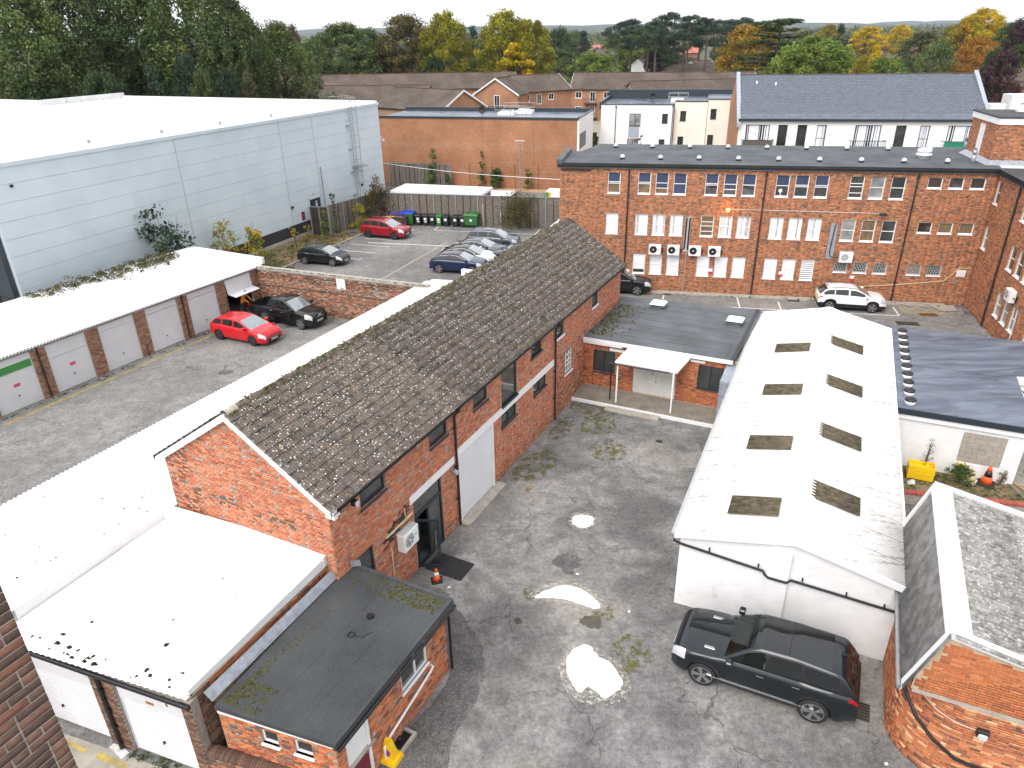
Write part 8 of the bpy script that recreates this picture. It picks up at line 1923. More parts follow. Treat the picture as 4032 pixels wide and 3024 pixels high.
m = MB(); m.add([(-0.72,-0.58,1.17),(0.72,-0.58,1.17),(0.72,0.56,1.20),(-0.72,0.56,1.20),(-0.62,-0.45,1.30),(0.62,-0.45,1.30),(0.62,0.45,1.36),(-0.62,0.45,1.36)],[(4,5,6,7),(0,1,5,4),(1,2,6,5),(2,3,7,6),(3,0,4,7)]); m.box(-0.45,-0.25,-0.3,0.3,1.33,1.39); m.box(0.25,0.45,-0.3,0.3,1.33,1.39); m.build('lid','green_bin',bn)
m = MB(); m.box(-0.1,0.12,-0.48,-0.46,0.62,0.82); m.build('label','white_paint',bn)
for x in (-0.5,0.5):
 for y in (-0.35,0.35): m = MB(); m.lathe([(0.09,-0.025),(0.09,0.025)],10,(x,y,0.09),'x'); m.bar((x,y,0.09),(x,y,0.24),0.05); m.build('wheel','rubber',bn)
bn2 = thing('waste_container','green waste container with blue lid beside the timber scraps','bin',(-9.85,70.0,0.004),-13)
m = MB(); m.add([(-0.6,-0.40,0.1),(0.6,-0.40,0.1),(0.6,0.40,0.1),(-0.6,0.40,0.1),(-0.68,-0.50,1.12),(0.68,-0.50,1.12),(0.68,0.50,1.12),(-0.68,0.50,1.12)],[(3,2,1,0),(4,5,6,7),(0,1,5,4),(1,2,6,5),(2,3,7,6),(3,0,4,7)]); m.build('body','green_bin',bn2)
m = MB(); m.add([(-0.72,-0.55,1.13),(0.72,-0.55,1.13),(0.72,0.53,1.15),(-0.72,0.53,1.15),(-0.6,-0.40,1.24),(0.6,-0.40,1.24),(0.6,0.40,1.28),(-0.6,0.40,1.28)],[(4,5,6,7),(0,1,5,4),(1,2,6,5),(2,3,7,6),(3,0,4,7)]); m.build('lid','blue_plastic',bn2)
st = thing('bin_screen','dark brown board screen with coloured scraps on top behind the dark red car','screen',(-12.0,69.0,0.004),-16)
m = MB(); m.box(0,2.3,-0.03,0.03,0,1.05); m.box(0,0.05,0,1.2,0,1.05); m.build('board','wood_dark',st)
m = MB(); m.box(0.3,2.0,0.1,1.0,0.9,0.96); m.build('lid','maroon',st); m = MB(); m.box(0.1,1.0,0.05,0.4,0.97,1.02,m=0); m.box(1.2,1.8,0.05,0.3,0.97,1.0,m=1); m.build('scraps',['yellow_plastic','white_paint'],st)
m = MB(); [m.bar((0.2+k*0.28,0.8,0.95),(0.2+k*0.28,0.85,1.35),0.03) for k in range(6)]; m.bar((0.2,0.8,1.35),(1.7,0.85,1.3),0.04); m.bar((0.2,0.8,1.15),(1.7,0.85,1.12),0.04); m.build('crate','blue_plastic',st)
m = MB(); m.bar((-12.4,71.0,0.2),(-11.2,70.6,2.1),0.09); m.bar((-12.8,70.4,0.3),(-10.8,70.9,1.2),0.09); m.bar((-13.0,70.8,1.4),(-11.4,70.6,0.6),0.07); tag(m.build('timber_scraps','timber',None),'leaning broken timbers in the corner behind the bins','timber')
# cones
def cone(label, x, y, z=0.004, h=0.5, c1='orange_plastic', c2='white_paint', base='rubber', tilt=0):
 t = thing('traffic_cone',label,'cone',(x,y,z),R.uniform(0,80)); s = h/0.5
 m = MB(); m.box(-0.19*s,0.19*s,-0.19*s,0.19*s,0,0.04*s,ch=0.02*s); m.build('base',base,t)
 pr = lambda u: 0.14*s*(1-u)+0.035*s*u
 for a,b,mt in ((0.0,0.42,c1),(0.42,0.74,c2),(0.74,1.0,c1)):
  m = MB(); m.lathe([(pr(a),0.04*s+a*0.46*s),(pr(b),0.04*s+b*0.46*s)],16); m.build('band' if mt == c2 else 'cone_body',mt,t,smooth=40)
 t.rotation_euler = (rad(tilt),0,t.rotation_euler.z); return t
cone('orange and white traffic cone holding the glass door',-2.68,19.0)
cone('orange and black traffic cone by the white extension wall',19.05,24.1,0.02,0.8,'orange_plastic','black_plastic')
cone('dirty cream traffic cone by the extension wall',18.55,24.32,0.02,0.62,'cream_plastic','cream_plastic','cream_plastic')
# door mat
m = MB(); m.box(0,1.0,-1.0,0,0.012,0.03); [m.box(0.02,0.98,-0.98+k*0.05,-0.955+k*0.05,0.03,0.036) for k in range(19)]
dm = m.build('door_mat','black_paint',None,(-2.86,20.42,0),54.7); dm.scale = (0.95,1.45,1); dm.rotation_euler = (0,0,rad(62)); dm.location = (-3.15,19.62,0); tag(dm,'black rubber mat on the ground before the open glass door','mat')
# yellow no-waiting sign
ns = thing('no_waiting_cone','yellow plastic no-waiting cone with a red and blue roundel by the drain','cone',(-3.30,12.35,0.008),-25)
m = MB(); m.add([(-0.28,-0.22,0),(0.28,-0.22,0),(0.28,0.22,0),(-0.28,0.22,0),(-0.26,-0.20,0.12),(0.26,-0.20,0.12),(0.26,0.20,0.12),(-0.26,0.20,0.12)],[(0,1,5,4),(1,2,6,5),(2,3,7,6),(3,0,4,7),(4,5,6,7)]); m.build('base','yellow_plastic',ns)
m = MB(); m.add([(-0.19,-0.13,0.12),(0.19,-0.13,0.12),(0.19,0.13,0.12),(-0.19,0.13,0.12),(-0.085,-0.05,0.72),(0.085,-0.05,0.72),(0.085,0.05,0.72),(-0.085,0.05,0.72)],[(0,1,5,4),(1,2,6,5),(2,3,7,6),(3,0,4,7),(4,5,6,7)]); m.build('cone_body','yellow_plastic',ns)
an = math.atan2(0.08,0.60); ro = MB(); ro.lathe([(0,0.006),(0.105,0.006),(0.105,0)],20,axis='z',m=0); ro.lathe([(0,0.009),(0.078,0.009),(0.078,0.006)],20,axis='z',m=1); ro.bar((-0.06,0.06,0.011),(0.06,-0.06,0.011),0.025,0.004,m=0)
o = put('roundel',ro.mesh('roundel',['red_sign','blue_plastic']),ns); o.matrix_local = Matrix.Translation((0,-0.108,0.33)) @ Matrix.Rotation(math.pi/2-an,4,'X')
# gully surround, maroon meter box
gl = thing('drain_gully','square black drain gully with concrete surround under the white pipe','drain',(-3.12,12.85,0.006),62)
m = MB(); [m.box(*q,0,0.10) for q in ((-0.36,0.36,-0.30,-0.22),(-0.36,0.36,0.22,0.30),(-0.36,-0.28,-0.22,0.22),(0.28,0.36,-0.22,0.22))]; m.build('surround','concrete',gl); m = MB(); m.box(-0.28,0.28,-0.22,0.22,0,0.03); m.tube([(0,0,0.03),(0,0.05,0.12)],0.07,8); m.build('grate','black_plastic',gl)
mbx = thing('meter_box','maroon metal box with weathered concrete lid beside the white annex door','box',(-4.42,11.65,0.004),62.9)
m = MB(); m.box(-0.55,0.75,-0.52,-0.16,0,1.02,ch=0.01); m.build('cabinet','maroon',mbx); m = MB(); m.box(-0.6,0.80,-0.58,-0.14,1.025,1.10,ch=0.01); m.build('lid','concrete',mbx); m = MB(); m.box(-0.45,0.65,-0.526,-0.521,0.1,0.92); m.build('panel','maroon',mbx)
# yard clutter
m = MB(); m.add([(0,0,0),(0.28,0.05,0),(0.25,0.25,0.02),(0.02,0.2,0.0),(0.05,0.04,0.12),(0.22,0.08,0.13),(0.2,0.2,0.12)],[(0,1,5,4),(1,2,6,5),(4,5,6),(2,3,6),(3,0,4),(3,4,6)]); tag(m.build('crumpled_box','timber',None,(0.55,24.1,0.006),40),'crumpled cardboard box lying before the roller shutter','box')
for k,(x,y) in enumerate(((-2.3,18.6),(3.6,17.3),(-14.2,37.6),(-13.6,37.9),(2.2,19.2),(9.3,12.0))):
 m = MB(); m.add([(0,0,0),(0.10,0.02,0),(0.12,0.10,0.01),(0.02,0.09,0.0),(0.05,0.05,0.05)],[(0,1,4),(1,2,4),(2,3,4),(3,0,4)]); tag(m.build('litter','litter',None,(x,y,0.010),k*37),['scrap of white litter right of the orange cone','scrap of white litter below the shed corner','larger scrap of litter on the garage court','smaller scrap of litter on the garage court','scrap of litter above the crescent cement patch','scrap of litter near the rounded brick corner'][k],'litter')
# grit salt box / yellow crates by the extension
gb = thing('crate_stack','stack of yellow plastic crates against the extension wall','crate',(16.35,25.15,0.02),-24)
for k in range(3):
 m = MB(); m.box(0,0.95,-0.55,0,k*0.2,k*0.2+0.05); [m.box(*q,k*0.2+0.05,k*0.2+0.19) for q in ((0,0.95,-0.55,-0.52),(0,0.95,-0.03,0),(0,0.03,-0.52,-0.03),(0.92,0.95,-0.52,-0.03))]; m.build('crate','yellow_plastic',gb)
m = MB(); m.box(-0.05,1.0,-0.6,0.05,-0.01,0.0); m.build('pallet','wood_dark',gb)
m = MB(); m.lathe([(0.17,0),(0.17,0.55),(0.13,0.6),(0,0.6)],12); tag(m.build('yellow_drum','yellow_plastic',None,(18.25,24.62,0.02)),'yellow plastic drum half hidden by the bush at the extension wall','drum')
for k,(a,b,mt) in enumerate((((20.15,24.6,0.05),(20.35,22.9,0.05),'timber'),((19.95,24.3,0.04),(19.95,22.7,0.04),'wood_old'),((20.5,23.3,0.05),(20.4,22.4,0.05),'white_paint'))):
 m = MB(); m.bar(a,b,0.16,0.05); tag(m.build('plank',mt,None),['brown plank lying at the extension corner','grey weathered plank lying at the extension corner','white plastic board lying at the extension corner'][k],'plank')
m = MB(); m.add([(0,0,0),(0.35,0.05,0),(0.38,0.2,0.05),(0.1,0.28,0.0),(0.15,0.1,0.2),(0.3,0.15,0.16)],[(0,1,5,4),(1,2,5),(2,3,4,5),(3,0,4)]); tag(m.build('rubbish_bag','litter',None,(15.9,24.1,0.025),0),'crumpled white rubbish bag in the overgrown strip','rubbish')
m = MB(); m.box(0,0.55,0,0.35,0,0.04,ch=0.01); tag(m.build('blue_tray','blue_plastic',None,(-14.95,66.95,0.035),20),'flat blue tray lying on the verge','tray')
m = MB(); m.tube([(math.cos(t)*0.09,math.sin(t)*0.09,2.575+0.012*(k%3)) for k,t in enumerate(np.linspace(0,18,60))],0.012,5); m.tube([(0.09,0,2.575),(0.3,-0.1,2.57),(0.55,0.1,2.57)],0.010,5); tag(m.build('coil','black_plastic',None,(-4.35,14.05,0.0)),'small coil of black cable on the annex roof','cable')
# white advertising van/kiosk glimpsed behind the fence
kk = thing('kiosk','white and green kiosk glimpsed behind the fence at the office corner','kiosk',(4.0,78.4,0),-14)
m = MB(); m.box(0,2.6,0,2,0,1.25); m.build('body','white_paint',kk); m = MB(); m.box(-0.01,0.35,-0.012,-0.001,0.1,1.2,m=0); m.box(0.35,0.6,-0.012,-0.001,0.1,1.2,m=1); m.build('stripe',['sign_green','yellow_plastic'],kk)
cr_ = thing('parked_car','white van roof showing above the board fence by the substation','van',(-1.6,76.6,0),-14)
m = MB(); m.box(-1.0,2.4,-0.95,0.95,0.5,1.75,ch=0.25); m.build('body','paint_white',cr_); m = MB(); m.box(2.2,2.42,-0.75,0.75,1.15,1.6,ch=0.05); m.build('windscreen','car_glass',cr_)
# sodium lamp and dark lamp on the office wall
lm = thing('wall_lamp','lit orange lamp on the office wall between the upper window rows','lamp',(*onoff(-2.15,-0.012),5.93),-11.5)
m = MB(); m.box(-0.1,0.2,-0.05,0,-0.06,0.06); m.tube([(0.05,-0.04,0),(0.05,-0.22,0.02)],0.025,6); m.build('bracket','galv',lm)
m = MB(); m.lathe([(0,-0.13),(0.10,-0.09),(0.13,0.0),(0.10,0.08),(0,0.11)],14,(0.02,-0.3,0)); m.build('bulb','lamp_lit',lm)
ll = bpy.data.lights.new('sodium','POINT'); ll.energy = 14; ll.color = (1,0.45,0.1); ll.shadow_soft_size = 0.1; lo = bpy.data.objects.new('lamp_glow',ll); C.objects.link(lo); lo.parent = lm; lo.location = (0.02,-0.5,0)
l2 = thing('wall_lamp','unlit dark lamp on the office wall at the end of the white cable','lamp',(*onoff(7.4,-0.012),5.9),-11.5)
m = MB(); m.box(-0.1,0.1,-0.05,0,-0.06,0.06); m.tube([(0,-0.04,0),(0,-0.2,0.02)],0.025,6); m.build('bracket','galv',l2); m = MB(); m.box(-0.2,0.25,-0.42,-0.18,-0.06,0.06,ch=0.03); m.build('lamp_head','black_paint',l2)
# desk fan behind one office window
df = thing('desk_fan','white desk fan standing behind an upper office window','fan',(*onoff(0.98,0.085),6.86),-11.5)
m = MB(); m.box(0,0.16,-0.004,0.004,0,0.02); m.box(0.06,0.10,-0.004,0.004,0.02,0.22); m.build('stand','white_paint',df); m = MB(); m.lathe([(0,-0.006),(0.12,-0.006),(0.12,0.004)],16,(0.06,0,0.32),'y'); m.build('fan_head','white_paint',df)
# ================================================================ VEGETATION
def leaf_cloud(centers, radii, n_per, size, rs, flat=0.0, droop=0.0, tintvar=0.25, up=0.0):
 """quads scattered in clumps; each clump has its own brightness"""
 g = np.random.default_rng(rs); nc = len(centers); N = nc*n_per
 c = np.repeat(centers, n_per, axis=0); r = np.repeat(radii, n_per, axis=0)
 d = g.normal(size=(N,3)); d /= np.linalg.norm(d,axis=1,keepdims=True); rad_ = g.random(N)**0.45
 p = c + d*r*rad_[:,None]
 nrm = d + g.normal(size=(N,3))*0.7 + np.array([0,0,up]); nrm[:,2] += flat*np.sign(nrm[:,2]+0.01); nrm /= np.linalg.norm(nrm,axis=1,keepdims=True)
 ref = g.normal(size=(N,3)); a = np.cross(nrm,ref); a /= np.linalg.norm(a,axis=1,keepdims=True)+1e-9; b = np.cross(nrm,a)
 if droop: b = b*(1-droop) + np.array([0,0,-1])*droop
 s = size*g.uniform(0.6,1.35,(N,1)); asp = g.uniform(0.45,0.8,(N,1))
 V = np.stack([p-a*s*asp*0.5, p-b*s*0.5+a*s*asp*0.15, p+a*s*asp*0.5, p+b*s*0.5], axis=1).reshape(-1,3)
 Q = np.arange(N*4).reshape(-1,4)
 cb = np.repeat(g.uniform(1-tintvar,1+tintvar,nc),n_per); lb = g.uniform(0.75,1.25,N); hue = np.repeat(g.normal(0,0.09,nc),n_per)+g.normal(0,0.05,N)
 T = np.stack([cb*lb*(1+hue),cb*lb,cb*lb*(1-0.5*hue)],axis=1)
 return V, Q, T
def join_clouds(name, lst, mat='leaf_far'):
 n = 0; V, Q, T = [], [], []
 for v,q,t in lst: V.append(v); Q.append(q+n); T.append(t); n += len(v)
 return np_mesh(name,np.concatenate(V),np.concatenate(Q),mat,np.concatenate(T))
t_ = NT('leaf_far'); t_.set(0.7,0,0.15)
a_ = t_.n('Attribute',attribute_name='tint').outputs['Color']; k_ = t_.mix(1.0,a_,t_.n('ObjectInfo').outputs['Color'],'MULTIPLY'); t_.col(k_)
tl = t_.n('BsdfTranslucent'); t_.l(k_,tl.inputs['Color']); mx = t_.n('MixShader'); mx.inputs[0].default_value = 0.25; t_.l(t_.b.outputs[0],mx.inputs[1]); t_.l(tl.outputs[0],mx.inputs[2]); t_.l(mx.outputs[0],t_.o.inputs['Surface'])

def shape_pts(kind, g, n):
 """clump centres in a crown of height 1 (z from 0) and width 1"""
 P, Rr = [], []
 while len(P) < n:
  z = g.random()
  if kind == 'poplar':  w = 0.5*min(1,(z/0.25)**0.6)*(1-max(0,(z-0.55)/0.45)**1.7*0.8);
  elif kind == 'lime':  w = 0.5*math.sin(math.pi*min(1,max(0.03,(z*0.92+0.06))))**0.55
  elif kind == 'oval':  w = 0.5*math.sin(math.pi*min(1,max(0.03,(z*0.96+0.02))))**0.7*(1.15-0.35*z)
  elif kind == 'round': w = 0.5*math.sin(math.pi*min(1,max(0.05,(z*0.75+0.22))))**0.6
  elif kind == 'birch': w = 0.5*math.sin(math.pi*min(1,max(0.03,z*0.9+0.08)))**0.8
  elif kind == 'spruce': w = 0.5*(1-z)**0.85+0.02
  elif kind == 'leyland': w = 0.5*(1-z*0.75)
  else: w = 0.5
  t = g.random()*2*math.pi; rr = w*math.sqrt(g.random())
  shell = g.random()
  if kind not in ('birch','sparse') and rr < w*0.45 and shell < 0.7: continue
  P.append((rr*math.cos(t),rr*math.sin(t),z)); Rr.append(g.uniform(0.6,1.3))
 return np.array(P), np.array(Rr)
PROTO = {}
def proto(kind, var):
 key = (kind,var)
 if key in PROTO: return PROTO[key]
 g = np.random.default_rng(hash_(kind)+var*17)
 Hh, Ww = {'poplar':(22,11),'lime':(17,13),'oval':(9,5.5),'round':(9,9),'birch':(13,10),'spruce':(15,7),'leyland':(11,6),'pine':(20,8),'cedar':(18,20),'sparse':(10,9)}[kind]
 lst = []; z0 = {'poplar':1.0,'lime':2.5,'oval':0.8,'round':0.8,'birch':2,'spruce':0.8,'leyland':0.3,'sparse':2.5}.get(kind,0)
 if kind == 'pine':
  C_, R_ = [], []
  for k in range(11):
   z = g.uniform(11,19.5); w = 3.6*(1-abs((z-15.5)/7))+0.5; t = g.random()*6.28; C_.append((w*math.cos(t),w*math.sin(t),z)); R_.append((1.9,1.9,0.9))
  for k in range(4): t = g.random()*6.28; C_.append((1.2*math.cos(t),1.2*math.sin(t),g.uniform(18.5,19.8))); R_.append((1.5,1.5,0.8))
  lst.append(leaf_cloud(np.array(C_),np.array(R_),230,0.42,var+5,tintvar=0.3))
  m = MB(); m.tube([(0,0,0),(0.1,0.1,8),(0.3,-0.1,14),(0.2,0,19)],[0.38,0.30,0.2,0.08],7); [m.tube([(0.2,0,c[2]-1.2),(c[0]*0.8,c[1]*0.8,c[2]-0.2)],[0.09,0.04],5) for c in C_]
 elif kind == 'cedar':
  C_, R_ = [], []
  for tier in range(11):
   z = 3.5+tier*1.35; w = (9.5-abs(tier-4)*0.75)*(1 if tier < 9 else 0.7); nb = 7
   for k in range(nb):
    t = g.random()*6.28;
    for u in (0.35,0.65,0.95): C_.append((w*u*math.cos(t)+g.normal(0,0.4),w*u*math.sin(t)+g.normal(0,0.4),z+g.normal(0,0.25)+0.5*u)); R_.append((1.5,1.5,0.32))
  lst.append(leaf_cloud(np.array(C_),np.array(R_),85,0.42,var+6,flat=1.2,tintvar=0.35))
  m = MB(); m.tube([(0,0,0),(0,0,18)],[0.8,0.12],8); [m.tube([(0,0,c[2]-0.5),(c[0],c[1],c[2]-0.15)],[0.14,0.03],4) for c in C_[2::3]]
 else:
  nc = {'poplar':300,'lime':230,'oval':90,'round':110,'birch':150,'spruce':110,'leyland':120,'sparse':60}[kind]
  P, Rr = shape_pts(kind,g,nc)
  P[:,:2] *= Ww; P[:,2] = z0 + P[:,2]*(Hh-z0)
  base = {'poplar':1.25,'lime':1.25,'oval':0.75,'round':1.15,'birch':1.0,'spruce':0.9,'leyland':0.8,'sparse':0.7}[kind]
  Rad = np.stack([Rr*base,Rr*base,Rr*base*(0.8 if kind != 'poplar' else 1.15)],axis=1)
  npl = {'poplar':95,'lime':85,'oval':110,'round':90,'birch':60,'spruce':90,'leyland':85,'sparse':34}[kind]
  sz = {'poplar':0.40,'lime':0.42,'oval':0.32,'round':0.36,'birch':0.34,'spruce':0.34,'leyland':0.36,'sparse':0.34}[kind]
  lst.append(leaf_cloud(P,Rad,npl,sz,var+7,droop=0.55 if kind in ('leyland','birch') else (0.3 if kind == 'spruce' else 0.0),tintvar=0.30))
  m = MB(); r0 = 0.022*Hh; m.tube([(0,0,0),(0.1,0,Hh*0.3),(-0.1,0.1,Hh*0.6),(0,0,Hh*0.93)],[r0,r0*0.75,r0*0.45,0.04],7)
  for k in range(0,len(P),max(1,len(P)//26)): c = P[k]; m.tube([(0,0,max(z0,c[2]-1.5-0.25*math.hypot(c[0],c[1]))),(c[0]*0.5,c[1]*0.5,c[2]-0.6),(c[0]*0.95,c[1]*0.95,c[2])],[r0*0.35,r0*0.2,0.02],4)
 PROTO[key] = (join_clouds('crown',lst), m.mesh('trunk','bark',True), Hh, Ww); return PROTO[key]
def hash_(s): return sum(ord(c)*(i+3) for i,c in enumerate(s))
LC = {'g1':(0.105,0.145,0.045),'g2':(0.082,0.115,0.040),'g3':(0.055,0.088,0.034),'g4':(0.046,0.072,0.042),'g5':(0.085,0.085,0.040),'g6':(0.095,0.110,0.045),'g7':(0.050,0.090,0.072),'g8':(0.15,0.21,0.04),'g9':(0.075,0.105,0.03),
      'y1':(0.46,0.33,0.012),'y2':(0.230,0.215,0.018),'y3':(0.25,0.21,0.03),'o1':(0.36,0.17,0.03),'o2':(0.27,0.165,0.025),'o3':(0.12,0.105,0.035),'b1':(0.13,0.085,0.05),'p1':(0.060,0.032,0.034)}
KN = {'poplar':'poplar_tree','lime':'broadleaf_tree','oval':'small_tree','round':'bushy_tree','birch':'birch_tree','spruce':'fir_tree','leyland':'cypress_tree','pine':'pine_tree','cedar':'cedar_tree','sparse':'thin_tree'}
nt_ = 0
def plant_tree(kind, colr, x, y, top, wid, label, group=None, rz=None):
 global nt_
 nt_ += 1; crown, trunk, Hh, Ww = proto(kind, nt_ % 2)
 t = thing(KN[kind],label,'tree',(x,y,0),R.uniform(0,360) if rz is None else rz,group)
 sx = wid/Ww; sz = top/Hh; t.scale = (sx,sx,sz)
 c = put('crown',crown,t); q = LC[colr]; u = R.uniform(0.9,1.1); c.color = (q[0]*u,q[1]*u,q[2]*u,1); put('trunk',trunk,t); return t
TREES = [
 ('poplar', 'g1', -62.7, 104, 23.2, 12.1, 'huge green tree filling the upper left corner'),
 ('poplar', 'g2', -59.7, 112, 24.4, 13.1, 'tall green tree second from the left edge'),
 ('poplar', 'g2', -54.5, 118, 25.3, 12.5, 'tall dark green tree behind the middle of the warehouse roof'),
 ('poplar', 'g1', -46.1, 116, 25.1, 12.3, 'tall green tree left of the open sky'),
 ('poplar', 'g2', -38.4, 110, 22.5, 9.3, 'tall green tree with a loose top at the edge of the open sky'),
 ('poplar', 'g1', -37.5, 116, 19.6, 7.4, 'shorter green tree right of the tall group'),
 ('poplar', 'g1', -34.7, 122, 18.1, 9.9, 'rounded green tree above the apartment roofs on the left'),
 ('round', 'g3', -61.0, 101, 11.7, 9.3, 'dark bushy tree behind the warehouse parapet, far left'),
 ('round', 'g3', -52.2, 101, 12.5, 8.2, 'dark bushy tree behind the warehouse parapet, left of the leylandii'),
 ('leyland', 'g4', -45.8, 102, 13.6, 6.1, 'drooping dark conifer behind the warehouse parapet, leftmost'),
 ('leyland', 'g4', -42.1, 103, 14.4, 6.2, 'drooping dark conifer behind the warehouse parapet, middle one'),
 ('leyland', 'g4', -36.7, 102, 13.1, 5.4, 'drooping dark conifer behind the warehouse parapet, right of the middle one'),
 ('leyland', 'g5', -34.4, 104, 12.1, 4.4, 'drooping conifer beside the aerial behind the warehouse'),
 ('round', 'g2', -39.1, 101, 12.3, 5.4, 'green shrubby tree between the drooping conifers'),
 ('sparse', 'g6', -30.1, 116, 12.9, 9.0, 'thin branched tree standing before the apartment roofs'),
 ('round', 'b1', -87.7, 330, 19.9, 8.2, 'bare brownish tree on the skyline left of centre'),
 ('round', 'g2', -50.2, 210, 16.2, 11.2, 'dark green tree behind the apartments, left'),
 ('lime', 'g1', -39.0, 190, 18.9, 16.8, 'big green tree behind the apartments, left of the brown-topped one'),
 ('lime', 'g2', -34.9, 200, 17.7, 13.5, 'green tree between two larger ones behind the apartments'),
 ('lime', 'o3', -24.5, 195, 20.4, 15.9, 'brown-topped dark tree left of the yellow trees'),
 ('round', 'g3', -31.5, 200, 13.1, 14.2, 'dark lower tree below the brown-topped one'),
 ('round', 'g3', -21.9, 200, 13.5, 12.7, 'dark lower tree left of the first yellow tree'),
 ('lime', 'y2', -14.6, 190, 20.9, 12.8, 'yellow-green tree left of the tall pair'),
 ('spruce', 'g7', -8.9, 215, 18.0, 9.1, 'blue-green fir between the yellow trees'),
 ('lime', 'y2', -0.3, 190, 20.8, 15.5, 'tall yellow-green tree in the centre of the skyline'),
 ('lime', 'y2', 5.9, 196, 19.0, 13.2, 'yellow-green tree joined to the right of the tall central one'),
 ('oval', 'y1', 2.0, 183, 13.9, 9.7, 'bright yellow tree in front of the tall central one'),
 ('round', 'g8', -7.3, 200, 10.6, 8.5, 'light green bush between the yellow trees behind the apartments'),
 ('round', 'g3', -17.5, 186, 11.5, 7.2, 'dark shrub at the foot of the first yellow tree'),
 ('round', 'g3', 22.0, 330, 17.1, 14.0, 'dark tree right of the central yellow trees'),
 ('round', 'g2', 36.0, 420, 15.9, 22.3, 'green tree on the skyline right of the yellow trees'),
 ('round', 'g8', 26.3, 235, 10.4, 16.6, 'round green garden tree among the brown roofs'),
 ('spruce', 'g4', 29.5, 300, 16.5, 9.6, 'dark fir among the distant houses'),
 ('round', 'g2', 20.0, 300, 10.2, 15.9, 'green garden tree left of the brown hipped roof'),
 ('round', 'g2', 58.8, 420, 14.3, 19.3, 'green tree behind the mansion block'),
 ('lime', 'g8', 48.6, 300, 16.6, 22.3, 'broad green-orange tree in front of the pines'),
 ('round', 'g3', 56.5, 280, 10.8, 17.8, 'dark tree below the pines, left'),
 ('pine', 'g4', 37.1, 260.7, 19.1, 9.7, 'tall dark pine of the group on the skyline'),
 ('pine', 'g4', 43.4, 274.5, 19.9, 10.2, 'tall dark pine of the group on the skyline'),
 ('pine', 'g4', 48.1, 266.6, 19.2, 9.9, 'tall dark pine of the group on the skyline'),
 ('pine', 'g4', 55.1, 277.2, 21.0, 10.3, 'tall dark pine of the group on the skyline'),
 ('pine', 'g4', 58.8, 278.2, 21.9, 10.3, 'tall dark pine of the group on the skyline'),
 ('pine', 'g4', 58.3, 252.9, 20.5, 9.4, 'tall dark pine of the group on the skyline'),
 ('pine', 'g4', 63.4, 250.6, 19.7, 9.3, 'tall dark pine of the group on the skyline'),
 ('pine', 'g4', 78.3, 287.7, 19.4, 10.7, 'tall dark pine of the group on the skyline'),
 ('pine', 'g4', 49.8, 261.7, 18.0, 9.7, 'tall dark pine of the group on the skyline'),
 ('pine', 'g4', 58.6, 260.5, 18.4, 9.7, 'tall dark pine of the group on the skyline'),
 ('pine', 'g4', 72.0, 294.8, 18.3, 11.0, 'tall dark pine of the group on the skyline'),
 ('pine', 'g4', 78.1, 271.2, 19.3, 10.1, 'tall dark pine of the group on the skyline'),
 ('pine', 'g4', 87.3, 287.6, 20.0, 10.7, 'tall dark pine of the group on the skyline'),
 ('pine', 'g4', 86.0, 271.4, 18.6, 10.1, 'tall dark pine of the group on the skyline'),
 ('lime', 'o2', 61.6, 200, 17.0, 16.3, 'orange and green tree left of the cedar'),
 ('lime', 'y3', 59.8, 205, 12.7, 10.9, 'yellow-green tree at the foot of the orange one'),
 ('cedar', 'g9', 59.3, 172, 18.6, 20.1, 'spreading cedar with flat dark green tiers'),
 ('lime', 'g8', 60.2, 152, 14.8, 16.1, 'broad light green tree right of the cedar'),
 ('round', 'g8', 55.0, 150, 12.7, 11.7, 'light green tree before the cedar'),
 ('round', 'g8', 64.8, 150, 11.9, 8.5, 'light green tree left of the yellow round tree'),
 ('spruce', 'g4', 81.9, 195, 16.9, 6.6, 'dark pointed fir right of the cedar'),
 ('oval', 'y1', 77.6, 165, 12.7, 4.2, 'small round bright yellow tree among gardens'),
 ('lime', 'y1', 191.7, 420, 16.0, 19.3, 'yellow tree in the distance, left of two'),
 ('lime', 'y1', 213.6, 430, 16.7, 13.7, 'yellow tree in the distance, right of two'),
 ('lime', 'y3', 162.6, 400, 17.3, 12.7, 'yellowish tree beside the dark fir'),
 ('round', 'g8', 73.2, 150, 10.8, 12.2, 'light green bush behind the slate roof'),
 ('lime', 'g6', 121.1, 230, 14.6, 13.8, 'grey-green willow among the houses'),
 ('round', 'g1', 90.6, 165, 13.0, 8.8, 'green garden tree behind the slate roof ridge'),
 ('sparse', 'g6', 82.1, 152, 10.9, 7.0, 'bare-twigged tree behind the slate roof ridge'),
 ('oval', 'y3', 167.5, 300, 15.9, 6.4, 'narrow yellow tree left of the tall willow'),
 ('oval', 'o2', 171.6, 300, 16.7, 7.4, 'narrow orange tree left of the tall willow'),
 ('lime', 'y1', 179.4, 300, 21.4, 18.1, 'tall yellow willow at the right on the skyline'),
 ('lime', 'y3', 179.2, 310, 17.1, 15.4, 'yellow-green tree left of the tall yellow willow'),
 ('birch', 'o1', 102.3, 170, 14.0, 13.8, 'feathery orange birch at the right'),
 ('birch', 'o1', 97.8, 168, 12.3, 8.3, 'smaller orange birch left of the feathery one'),
 ('round', 'p1', 95.4, 150, 11.6, 8.0, 'purple-leaved tree at the right edge'),
 ('round', 'g3', 96.5, 155, 11.7, 4.9, 'dark green tree left of the purple one'),
 ('round', 'g3', 152.0, 240, 16.1, 11.0, 'dark tree at the right edge'),
 ('round', 'p1', 149.1, 230, 16.8, 9.0, 'dark purple tree at the right edge behind the houses'),
 ('round', 'g2', 101.6, 200, 8.5, 7.8, 'green garden shrub tree left of the willow'),
 ('round', 'y3', 63.8, 140, 11.3, 5.9, 'yellow-green shrub behind the slate roof'),
]
